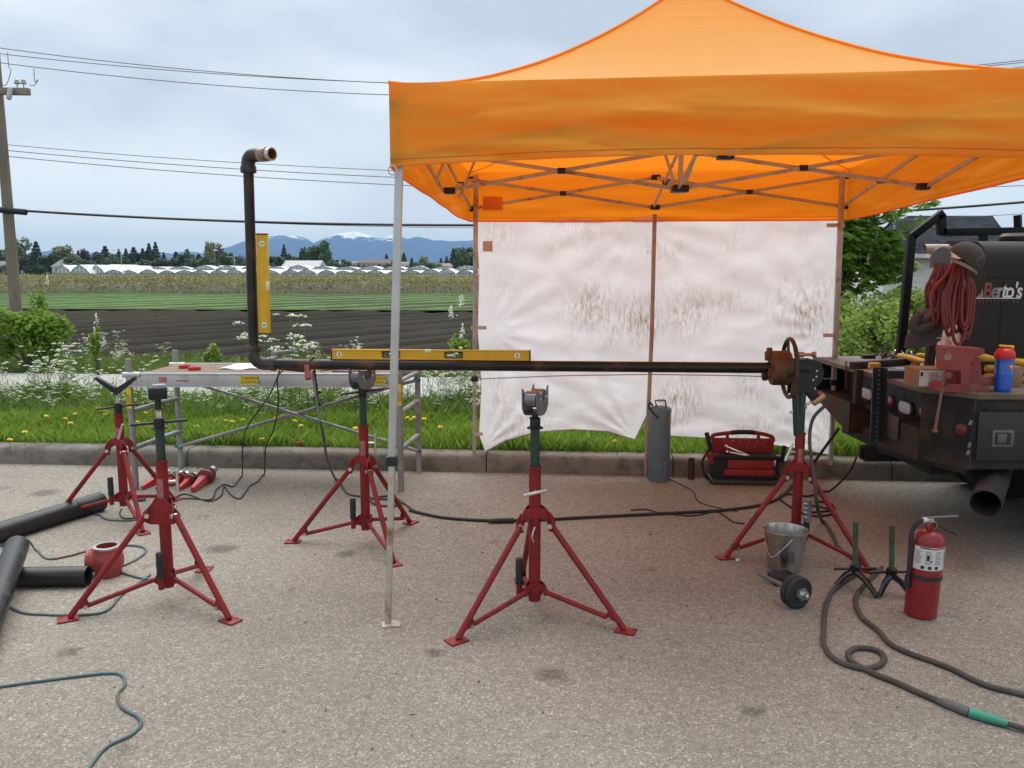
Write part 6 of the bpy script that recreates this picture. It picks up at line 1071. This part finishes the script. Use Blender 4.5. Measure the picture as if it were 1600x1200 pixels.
# tool bag
tb = thing('tool_bag', 'open red and black tool bag with bar handle at the kerb', 'tool bag', (1.88, 6.6, 0), KA); bl = M('bag_black', (.012, .012, .014), .8, bump=.25, bscale=150); brd = M('bag_red', (.26, .016, .018), .75, var=.12, scale=20, bump=.2, bscale=200); T = lambda x, y, z: Vector((1.88, 6.6, 0)) + KU * x + KN * y + Vector((0, 0, z)); RB = Matrix((KU, KN, Vector((0, 0, 1)))).transposed()
def bb(x, y, z, sx_, sy, sz, m_, nm, bev=.01, par=tb, tl=None): return MB().box(T(x, y, z), (sx_, sy, sz), RB @ Euler(tl).to_matrix() if tl else RB, bev).build(nm, m_, par)
bb(.0, 0, .115, .53, .22, .23, bl, 'body', .03); bb(0, .08, .245, .50, .03, .20, brd, 'back_panel', .012); bb(0, .0, .022, .56, .25, .045, M('bag_base', (.03, .032, .033), .6), 'base_tray', .015)
fp = bb(.03, -.116, .17, .36, .02, .07, brd, 'front_pocket', .006); bb(.02, -.128, .105, .40, .035, .055, brd, 'lower_pocket', .015); bb(0.0, -.112, .225, .52, .02, .03, bl, 'front_rim', .006)
MB().prism([(-.065, .06), (.05, .07), (.045, -.09)], T(-.265, -.085, .18), KU, Vector((0, 0, 1)), KN, .012).build('side_pocket', brd, tb); hp = cr([T(-.245, .08, .33), T(-.235, .08, .365), T(-.12, .08, .385), T(0, .08, .395), T(.12, .08, .388), T(.225, .08, .362), T(.245, .08, .32)], 5); hnd = MB().tube(hp, .017, 10).build('handle', brd, tb); MB().tube(hp[11:20], .0195, 10).build('grip', bl, hnd)
for x in (-.125, .125): MB().bar(T(x, .08, .335), T(x, .08, .385), .02, .03).build('handle_stay', brd, hnd)
bb(-.29, -.03, .33, .035, .03, .16, bl, 'strap_end', .006, tb, (0, -.25, 0)); bb(.30, -.03, .24, .03, .025, .14, bl, 'strap_end', .006, tb, (0, .1, 0)); MB().tube(cr([T(-.285, -.04, .27), T(-.34, -.06, .18), T(-.325, -.07, .08), T(-.29, -.05, .03)]), .012, 6).build('strap', bl, tb)
for k in range(6): MB().lathe([(.005, 0), (.005, .004)], T(-.15 + .065 * k, .06, .325), -KN, 8).build('rivet', bolt, tb)
MB().tube(cr([T(.02, .062, .26), T(.04, .062, .285), T(.055, .062, .262), T(.075, .062, .283), T(.10, .062, .272)]), .004, 5).build('script_mark', M('bag_mark', (.3, .09, .09), .6), tb); bb(.215, -.128, .185, .016, .006, .05, bolt, 'zip_pull', .003)
for i, (a, b, r_, lab) in enumerate(((T(-.16, -.02, .30), T(.02, -.08, .235), .006, 'long bright wrench sticking out of the tool bag'), (T(-.15, -.04, .255), T(.0, -.09, .236), .0075, 'short bright wrench lying on the front rim of the tool bag'))): tag(MB().tube([a, a.lerp(b, .08), a.lerp(b, .14), b], [r_ * 1.8, r_ * 2.2, r_, r_], 8).build('wrench', M('chrome', (.7, .69, .67), .18, .95, var=.05), loc=a), lab, 'wrench', 'wrenches in the tool bag')
# bucket
bc = Vector((1.565, 4.60, 0)); bu = thing('steel_bucket', 'shiny stainless steel bucket beneath the right pipe stand', 'bucket', bc); ssm = M('stainless', (.42, .40, .38), .22, .95, var=.12, scale=6, stretch=(1, 1, .3), over=(.22, .2, .18), over_amt=.25, over_scale=5)
MB().lathe([(.085, .0), (.09, .004), (.121, .225), (.127, .228), (.127, .236), (.121, .236), (.117, .225), (.086, .012), (.0, .010)], bc, n=40, caps=False).build('pail', ssm, bu); MB().lathe([(0, .001), (.085, .001)], bc, n=30, caps=False).build('bottom', ssm, bu); hp = [bc + Vector((math.cos(R(a)) * .123, -.02 - .105 * math.sin(R(a)), .205 - .085 * math.sin(R(a)))) for a in range(180, 361, 12)]; MB().tube(cr([bc + Vector((.0, -.118, .215)), bc + Vector((-.03, -.122, .18)), bc + Vector((-.10, -.09, .10)), bc + Vector((-.112, -.02, .13)), bc + Vector((-.105, .05, .2))], 6), .003, 6).build('bail_handle', bolt, bu); MB().box(bc + Vector((.0, -.112, .10)), (.035, .004, .06), (R(-8), 0, 0)).build('smudge_label', M('smudge', (.09, .08, .07), .8), bu)
# dumbbell-like hand roller
w0 = P(1250, 940, 4.02); w0.z = .082; wa = Vector((.42, -.9, 0)).normalized(); dbl = thing('dumbbell', 'black dumbbell with chrome star nut in front of the bucket', 'dumbbell', (w0.x, w0.y, 0)); wm_ = M('weight_black', (.020, .022, .025), .6, var=.2, scale=20, bump=.2, bscale=60)
MB().lathe([(.012, -.03), (.07, -.03), (.081, -.024), (.081, -.004), (.076, .0), (.066, .0), (.062, -.004), (.03, -.004), (.026, .004), (.012, .004)], w0, wa, 36).build('weight_plate', wm_, dbl); MB().lathe([(.079, -.06), (.083, -.055), (.083, -.036), (.079, -.031)], w0, wa, 36).build('weight_plate', wm_, dbl); MB().tube([w0 - wa * .30, w0 + wa * .045], .0125, 12).build('bar', cast, dbl)
u_ = wa.orthogonal().normalized(); v_ = wa.cross(u_); MB().prism([((.034 if k % 2 else .026) * math.cos(k * math.pi / 6), (.034 if k % 2 else .026) * math.sin(k * math.pi / 6)) for k in range(12)], w0 + wa * .014, u_, v_, wa, .018).build('star_nut', bolt, dbl); MB().lathe([(.014, 0), (.014, .03), (.010, .034)], w0 + wa * .02, wa, 12).build('bar_end', MATS['chrome'], dbl)
kb = P(1224, 903, 4.36); tag(MB().box((kb.x, 4.38, .026), (.125, .11, .05), (0, 0, .12), .004).build('steel_block', blackm, loc=(kb.x, 4.38, 0)), 'flat black steel block between the bucket and the dumbbell', 'block')
# V-head jacks upside down
def vjack(label, rod_px, rod_top, hub_py, Y, feet):
    h_ = P(rod_px, hub_py, Y); tp_ = P(rod_px + 1, rod_top, Y); t_ = thing('jack_screw', label, 'jack screw', (h_.x, h_.y, 0), 0, 'jack screws standing on their V heads'); gm_ = M('screw_green', (.055, .10, .055), .5, .3, var=.25, scale=25); pr2 = []; L_ = (tp_ - h_).length
    for k in range(int(L_ * .66 / .009)): pr2 += [(.0155, k * .009), (.0125, k * .009 + .0045)]
    pr2 += [(.0145, L_ * .67), (.0145, L_ - .004), (.012, L_)]; MB().lathe(pr2, h_, tp_ - h_, 14).build('threaded_rod', gm_, t_, 25); MB().lathe([(.02, -.03), (.027, -.02), (.027, .015), (.02, .02)], h_, (0, 0, 1), 14).build('hub', blackm, t_)
    for f in feet:
        e = G(*f, .012); MB().tube([h_ - Vector((0, 0, .015)), h_.lerp(e, .5) + Vector((0, 0, .008)), e], [.019, .017, .013], 10).build('v_arm', M('gloss_black', (.010, .010, .012), .2, var=.1, coat=.4), t_)
    MB().tube([h_ + Vector((-.11, .01, -.008)), h_ + Vector((.11, -.012, .004))], .0075, 8).build('cross_bar', blackm, t_)
vjack('left one of two black V-head jack screws with green thread', 1336, 815, 888, 4.32, [(1306, 914), (1370, 932)]); vjack('right one of two V-head jack screws, next to the fire extinguisher', 1393, 820, 893, 4.22, [(1374, 931), (1424, 931)])
# fire extinguisher
ec = Vector((2.03, 3.95, 0)); fe = thing('fire_extinguisher', 'red fire extinguisher with white instruction label on the asphalt', 'fire extinguisher', ec); er = M('extinguisher_red', (.24, .012, .015), .35, var=.1, scale=8, coat=.2, over=(.22, .03, .03), over_amt=.22, over_scale=10); ax = Vector((.045, .0, 1)).normalized(); E_ = lambda r_, a, z: ec + ax * z + Vector((math.cos(R(a)) * r_, math.sin(R(a)) * r_, 0)); zb = P(800, 838, 3.95).z; er_ = .0755
MB().lathe([(.070, 0), (.0745, .004), (er_, .012), (er_, zb - .02), (.072, zb), (.058, zb + .022), (.032, zb + .034), (.02, zb + .036), (.02, zb + .05)], ec, ax, 40).build('cylinder', er, fe)
z0, z1 = zb - .15, zb - .035; lb = MB().grid(lambda u, v: E_(er_ + .001, 195 + 150 * u, z0 + (z1 - z0) * v), 24, 1).build('label', lab_, fe); rq = random.Random(3)
def lblk(a0, a1, za, zc, m_): return MB().grid(lambda u, v: E_(er_ + .0018, a0 + (a1 - a0) * u, za + (zc - za) * v), 6, 1).build('print_block', m_, lb)
lblk(217, 255, z1 - .008, z1 - .002, inkm); lblk(285, 318, z1 - .008, z1 - .002, inkm); lblk(256, 284, z1 - .01, z1 - .004, rdl)
for k in range(3): lblk(226 + k * 24, 238 + k * 24, z0 + .006, z0 + .022, inkm)
for c_ in range(4):
    for r_ in range(8): lblk(204 + c_ * 34, 204 + c_ * 34 + rq.uniform(14, 27), z0 + .032 + r_ * .0085, z0 + .035 + r_ * .0085, gyl)
lblk(243, 252, z0 + .05, z0 + .075, inkm); lblk(256, 262, z0 + .04, z0 + .05, rdl)
MB().lathe([(er_ + .001, zb - .205), (er_ + .0035, zb - .203), (er_ + .0035, zb - .185), (er_ + .001, zb - .183)], ec, ax, 40, caps=False).build('strap', grip, fe); vz_ = zb + .05; vt = MB().lathe([(.014, 0), (.016, .01), (.016, .04), (.012, .05)], ec + ax * (vz_ - .005), ax, 16).build('valve', MATS['nut_grey'], fe); MB().lathe([(.0, -.004), (.018, -.003), (.018, .006)], ec + ax * (vz_ + .012) + Vector((-.006, -.02, 0)), (0, -1, 0), 18, caps=False).build('gauge', er, vt)
tp_ = ec + ax * (vz_ + .045); MB().bar(tp_ + Vector((-.02, 0, 0)), tp_ + Vector((.125, -.01, .012)), .018, .006, bev=.001).build('top_lever', cast, fe); MB().bar(tp_ + Vector((.015, 0, -.03)), tp_ + Vector((.125, -.01, -.085)), .02, .006, bev=.001).build('carry_lever', blackm, fe); MB().torus(tp_ + Vector((.0, -.018, -.035)), (0, 1, .2), .022, .0025, 20, 5).build('pull_ring', bolt, fe)
hs = cr([tp_ + Vector((-.015, 0, -.012)), tp_ + Vector((-.06, -.005, -.016)), tp_ + Vector((-.095, -.01, -.07)), E_(er_ + .018, 190, zb - .06), E_(er_ + .014, 190, zb - .18), E_(er_ + .016, 190, zb - .225)], 6); MB().tube(hs, .0105, 10).build('hose', grip, fe); MB().tube([hs[0], hs[4]], .0135, 10).build('hose_ferrule', lab_, fe); MB().tube([hs[-1] + Vector((0, 0, .03)), hs[-1] - Vector((0, 0, .03))], [.013, .015], 10).build('nozzle', grip, fe)
# black pipes lying at the left
pbm = M('pipe_plain_black', (.016, .016, .018), .38, .1, var=.3, scale=8, over=(.06, .06, .062), over_amt=.2)
def gpipe(name, label, a, b, r_, cat='pipe', steps=None):
    a, b = Vector(a), Vector(b); d = (b - a).normalized(); L_ = (b - a).length; t_ = thing(name, label, cat, (a.x, a.y, max(0, a.z - r_)), 0, 'black pipes on the ground'); MB().lathe([(r_ * .9, L_), (r_, L_), (r_, 0), (r_ * .9, 0), (r_ * .9, L_)], a, d, 30, caps=False).build('tube', pbm, t_); return t_, a, d
rA = .064; a0 = G(158, 783, rA); a1 = G(-70, 853, rA); t_, a_, d_ = gpipe('long_black_pipe', 'long black pipe with yellow paint marks and a coupling at its end', a0, a1, rA); MB().lathe([(rA * 1.02, 0), (rA * 1.06, .002), (rA * 1.06, .22), (rA * 1.02, .225)], a_ + d_ * .002, d_, 30, caps=False).build('coupling', pbm, t_)
ym = M('marker_yellow', (.5, .44, .05), .7, var=.3, scale=60); up_ = Vector((0, -.75, .66)); sv = d_; rp = lambda s_, q: a_ + d_ * s_ + (Vector((0, 0, 1)) * math.sin(q) - Vector((d_.y, -d_.x, 0)).normalized() * math.cos(q) * (-1 if Vector((d_.y, -d_.x, 0)).y > 0 else 1) * 1.0) * (rA + .001); s0 = (G(26, 824, rA) - a_).dot(d_)
for k, st in enumerate(([(0, .2), (.03, .55), (.035, .2)], [(.05, .2), (.05, .6), (.08, .4), (.05, .3)], [(.10, .25), (.12, .6), (.14, .25), (.12, .4)], [(.16, .6), (.175, .4), (.19, .62), (.175, .4), (.175, .15)])): MB().tube([rp(s0 + (x - .09), q) for x, q in st], .005, 5).build('paint_mark', ym, t_)
rB = .062; gpipe('leaning_black_pipe', 'black pipe lying across the short pipe at the left edge', G(27, 853, .15) , G(-32, 1010, rB), rB)
rC = .054; gpipe('short_black_pipe', 'short black pipe beside the red fitting', G(138, 900, rC), G(18, 902, rC), rC)
# red fitting
fc = G(163, 903); fc.y += .05; ft = thing('red_tee_fitting', 'red cast tee fitting with bare metal rims beside the short pipe', 'pipe fitting', fc); frm = M('fitting_red', (.30, .045, .04), .5, var=.15, scale=12); MB().lathe([(.070, .0), (.072, .006), (.072, .03), (.082, .05), (.086, .09), (.080, .12), (.072, .135), (.072, .165), (.056, .167), (.056, .05)], fc, n=34, caps=False).build('body', frm, ft); MB().lathe([(.07, -.004), (.07, .004)], fc + Vector((0, 0, .004)), n=34).build('lower_rim', bolt, ft); MB().lathe([(.0725, .16), (.0725, .17), (.055, .171)], fc, n=34, caps=False).build('upper_rim', bolt, ft); MB().lathe([(.058, .04), (.062, .085), (.066, .09), (.066, .105), (.05, .108)], fc + Vector((0, 0, .085)), (-.93, -.25, .0), 28, caps=False).build('side_port', frm, ft)
# red tapered tools near the scaffold
tr_ = M('tool_red', (.55, .03, .028), .35, var=.15, scale=10, coat=.2); trd = M('tool_dark_red', (.16, .025, .022), .5, var=.3, scale=12)
def redtool(label, tipx, tipy, bx_, by_, s_):
    a, b = G(tipx, tipy, .022 * s_), G(bx_, by_, .045 * s_); d = (b - a).normalized(); L_ = (b - a).length; t_ = thing('tapered_tool', label, 'tool', (a.x, a.y, 0), 0, 'red tapered tools lying by the kerb'); sd_ = d.cross(Vector((0, 0, 1))).normalized(); u2 = sd_.cross(d); w_ = .026 * s_
    nz_ = MB(); k0 = [(-.5, -.4), (.5, -.4), (.4, .45), (-.4, .45)]; nz_.add([a + (sd_ * x * w_ * 1.1 + u2 * y * w_ * 1.3) for x, y in k0] + [a + d * L_ * .62 + (sd_ * x * w_ * 2.5 + u2 * y * w_ * 2.5) for x, y in k0], [(3, 2, 1, 0), (4, 5, 6, 7), (0, 1, 5, 4), (1, 2, 6, 5), (2, 3, 7, 6), (3, 0, 4, 7)]); nz_.build('nose', tr_, t_, 0)
    fl = MB().lathe([(.03 * s_, L_ * .60), (.058 * s_, L_ * .63), (.06 * s_, L_ * .70), (.045 * s_, L_ * .72), (.045 * s_, L_ * .80), (.055 * s_, L_ * .82), (.05 * s_, L_ * .88), (.03 * s_, L_ * .9)], a, d, 14).build('flange', trd, t_); MB().lathe([(.028 * s_, L_ * .9), (.036 * s_, L_ * .92), (.036 * s_, L_ * 1.08), (.028 * s_, L_ * 1.1)], a, d, 18).build('socket', MATS['chrome'], t_)
for i, v in enumerate(((222, 762, 258, 740, .85, 'leftmost red tapered tool, partly behind the front pipe stand'), (245, 763, 280, 742, .8, 'second red tapered tool from the left, by the stand mast'), (266, 757, 290, 742, .8, 'third red tapered tool from the left, at the right of the front stand mast'), (281, 763, 303, 744, .85, 'fourth red tapered tool from the left, left of the largest'), (301, 765, 330, 737, 1.15, 'largest red tapered tool with chrome end, rightmost of its row'))): redtool(v[5], *v[:5])
g = G(469, 696, .155); tag(MB().box(g + Vector((0, 0, .018)), (.06, .05, .03), (0, 0, .3), .008).lathe([(.012, 0), (.012, .03)], g + Vector((.02, 0, .02)), (1, 0, .3), 10).build('plastic_plug', redp, loc=g), 'small bright red plastic cap lying on the kerb', 'cap')
g = G(165, 773); g = G(218, 783); tag(MB().tube([g + Vector((-.05, 0, .02)), g + Vector((0, 0, .022)), g + Vector((.045, .0, .02))], [.018, .024, .015], 10).build('plug', cast, loc=g), 'grey electrical plug lying behind the front left stand', 'plug')
# ---- cables and cords on the ground
def cable(name, pts, r_, mat, label, cat='cable', z=None, k=7):
    w_ = [(G(p[0], p[1], r_) if len(p) == 2 else (P(p[0], p[1], p[2]))) for p in pts]; 
    q_ = cr(w_, k)
    for v in q_: v.z = max(v.z, r_)
    return tag(MB().tube(q_, r_, 8).build(name, mat, loc=w_[0]), label, cat)
lead = M('weld_lead', (.060, .050, .044), .7, var=.2, scale=9, over=(.11, .095, .08), over_amt=.35); teal = M('cord_teal', (.055, .13, .135), .6, var=.3, scale=3, over=(.14, .10, .08), over_amt=.35, over_scale=2.5); cb = M('cord_black', (.018, .016, .015), .6, var=.2)
cable('welding_lead', [(1345, 893), (1310, 915), (1292, 940), (1287, 985), (1288, 1008), (1305, 1030), (1345, 1044), (1372, 1040), (1382, 1028), (1370, 1016), (1340, 1012), (1325, 1022), (1335, 1036), (1365, 1052), (1400, 1066), (1440, 1084), (1470, 1097)], .0125, lead, 'brown welding lead with a loop leading to the green connector')
cable('welding_lead', [(1378, 887), (1350, 915), (1337, 935), (1345, 962), (1372, 985), (1390, 1005), (1420, 1020), (1480, 1042), (1540, 1070), (1600, 1085), (1700, 1112)], .0125, lead, 'second welding lead running to the right frame edge')
a, b, c_, d_ = G(1465, 1094, .016), G(1515, 1113, .018), G(1575, 1131, .018), G(1640, 1150, .013); con = thing('cable_connector', 'green and grey twist connector joining the welding lead', 'connector', (a.x, a.y, 0)); MB().tube([a, a.lerp(b, .3), b], [.013, .018, .02], 12).build('grey_half', M('conn_grey', (.10, .095, .09), .7, var=.2), con); MB().tube([b, b.lerp(c_, .6), c_], [.0205, .019, .0135], 12).build('green_half', M('conn_green', (.04, .24, .16), .55, var=.15), con); MB().tube([c_, d_], .011, 8).build('lead_tail', lead, con)
cable('supply_cable', [(640, 797), (690, 808), (760, 813), (840, 812), (920, 808), (1000, 804), (1080, 800), (1140, 796), (1195, 787), (1228, 770), (1262, 735), (1310, 670, 5.5)], .011, cb, 'thick black cable running across under the tent to the truck'); a, b = G(762, 814, .018), G(802, 813, .018); tag(MB().tube([a, a.lerp(b, .3), b], [.012, .018, .018], 10).build('cable_joint', cb, loc=a), 'black coupling in the thick cable under the tent', 'connector')
cable('power_cord', [(1030, 741), (1060, 755), (1083, 768), (1092, 784), (1125, 794), (1152, 799)], .004, cb, 'thin cord running from the rod oven to the black cable', 'cord')
cable('power_cord', [(985, 797), (1010, 796), (1030, 801), (1080, 806), (1120, 800), (1145, 815), (1163, 818)], .005, cb, 'thin black cord with plug beside the thick cable', 'cord')
cable('hanging_hose', [(1338, 715, 6.0), (1325, 740, 5.9), (1295, 768), (1262, 775), (1228, 772), (1218, 778), (1240, 795), (1268, 806), (1300, 803), (1290, 794), (1262, 790), (1262, 800), (1300, 797), (1298, 787), (1275, 783)], .008, cb, 'black hose dropping from the truck hitch and coiled behind the stand', 'hose')
cable('ground_lead', [(1289, 634, 4.86), (1270, 655, 4.86), (1265, 690, 4.84), (1271, 740, 4.8), (1277, 790, 4.75), (1285, 815), (1303, 840), (1310, 855), (1330, 870), (1345, 882)], .011, lead, 'grey brown lead hanging from the chuck clamp to the ground', 'cable')
spg = thing('spring_handle', 'grey slotted handle grip hanging on the right stand', 'handle', P(1262, 810, 4.75)); MB().tube([P(1262, 781, 4.75), P(1262, 815, 4.75)], .022, 14).build('grip', cast, spg)
for k in range(4): MB().box(P(1259, 787 + k * 7, 4.725), (.022, .01, .012), (0, .3, 0), .003).build('rib', bolt, spg)
cable('drop_cord', [(438, 575, 6.25), (425, 610, 6.2), (405, 640, 6.2), (385, 670, 6.2), (379, 700, 6.2), (378, 745), (365, 760), (350, 757), (338, 765), (330, 780), (300, 779), (270, 779)], .0055, cb, 'left black cord hanging from the scaffold deck to the ground', 'cord')
cable('drop_cord', [(448, 574, 6.2), (434, 590, 6.15), (435, 630, 6.15), (428, 670, 6.15), (415, 700, 6.2), (413, 742), (403, 752), (390, 760), (375, 779), (360, 772), (350, 760), (345, 775), (325, 783), (290, 772), (270, 780)], .0055, cb, 'right black cord hanging from the scaffold deck to the ground', 'cord')
cable('grey_lead', [(497, 645, 5.03), (505, 680, 5.05), (512, 720, 5.3), (525, 750), (542, 770), (560, 775), (590, 779), (625, 782), (620, 790), (590, 789), (580, 780), (610, 775), (630, 786), (650, 800)], .008, lead, 'grey lead from the chain wrench coiled behind the tent leg', 'cable')
cable('teal_cord', [(-20, 1077), (0, 1073), (80, 1062), (165, 1052), (190, 1055), (195, 1070), (184, 1085), (190, 1105), (215, 1120), (220, 1132), (205, 1148), (170, 1165), (150, 1185), (130, 1215)], .0062, teal, 'teal cord snaking over the asphalt in the left foreground', 'cord')
cable('teal_cord', [(-10, 935), (5, 942), (35, 957), (70, 960), (120, 961), (165, 955), (190, 930), (215, 912), (235, 898)], .0062, teal, 'teal cord passing under the foot of the front left stand', 'cord')
cable('teal_cord', [(0, 860, 5.0), (12, 846, 4.95), (40, 842, 4.9), (55, 858), (75, 873), (110, 868), (140, 860), (180, 853), (215, 853), (228, 860), (215, 873), (190, 885)], .0062, teal, 'teal cord looping over the leaning pipe and behind the red fitting', 'cord')
cable('teal_cord', [(40, 833), (60, 820), (85, 812), (115, 800), (150, 803), (170, 812), (205, 813), (225, 808)], .0062, teal, 'teal cord running from the long pipe toward the rear left stand', 'cord')
cable('power_cord', [(190, 795), (187, 803), (195, 810), (215, 808), (240, 800), (255, 798)], .005, cb, 'short dark cord curled behind the rear left stand', 'cord')
cable('teal_cord', [(185, 893), (215, 902), (235, 905)], .0062, teal, 'short teal cord end right of the red fitting', 'cord')
# small white litter
for i, (px, py, lab) in enumerate(((1153, 877, 'small white scrap beside the foot of the right stand'), (562, 730, 'small white scrap at the kerb foot behind the stand'))): g = G(px, py); tag(MB().box(g + Vector((0, 0, .008)), (.025, .015, .014), (.2, .1, .8), .003).build('paper_scrap', MATS['paper_white'], loc=g), lab, 'litter')
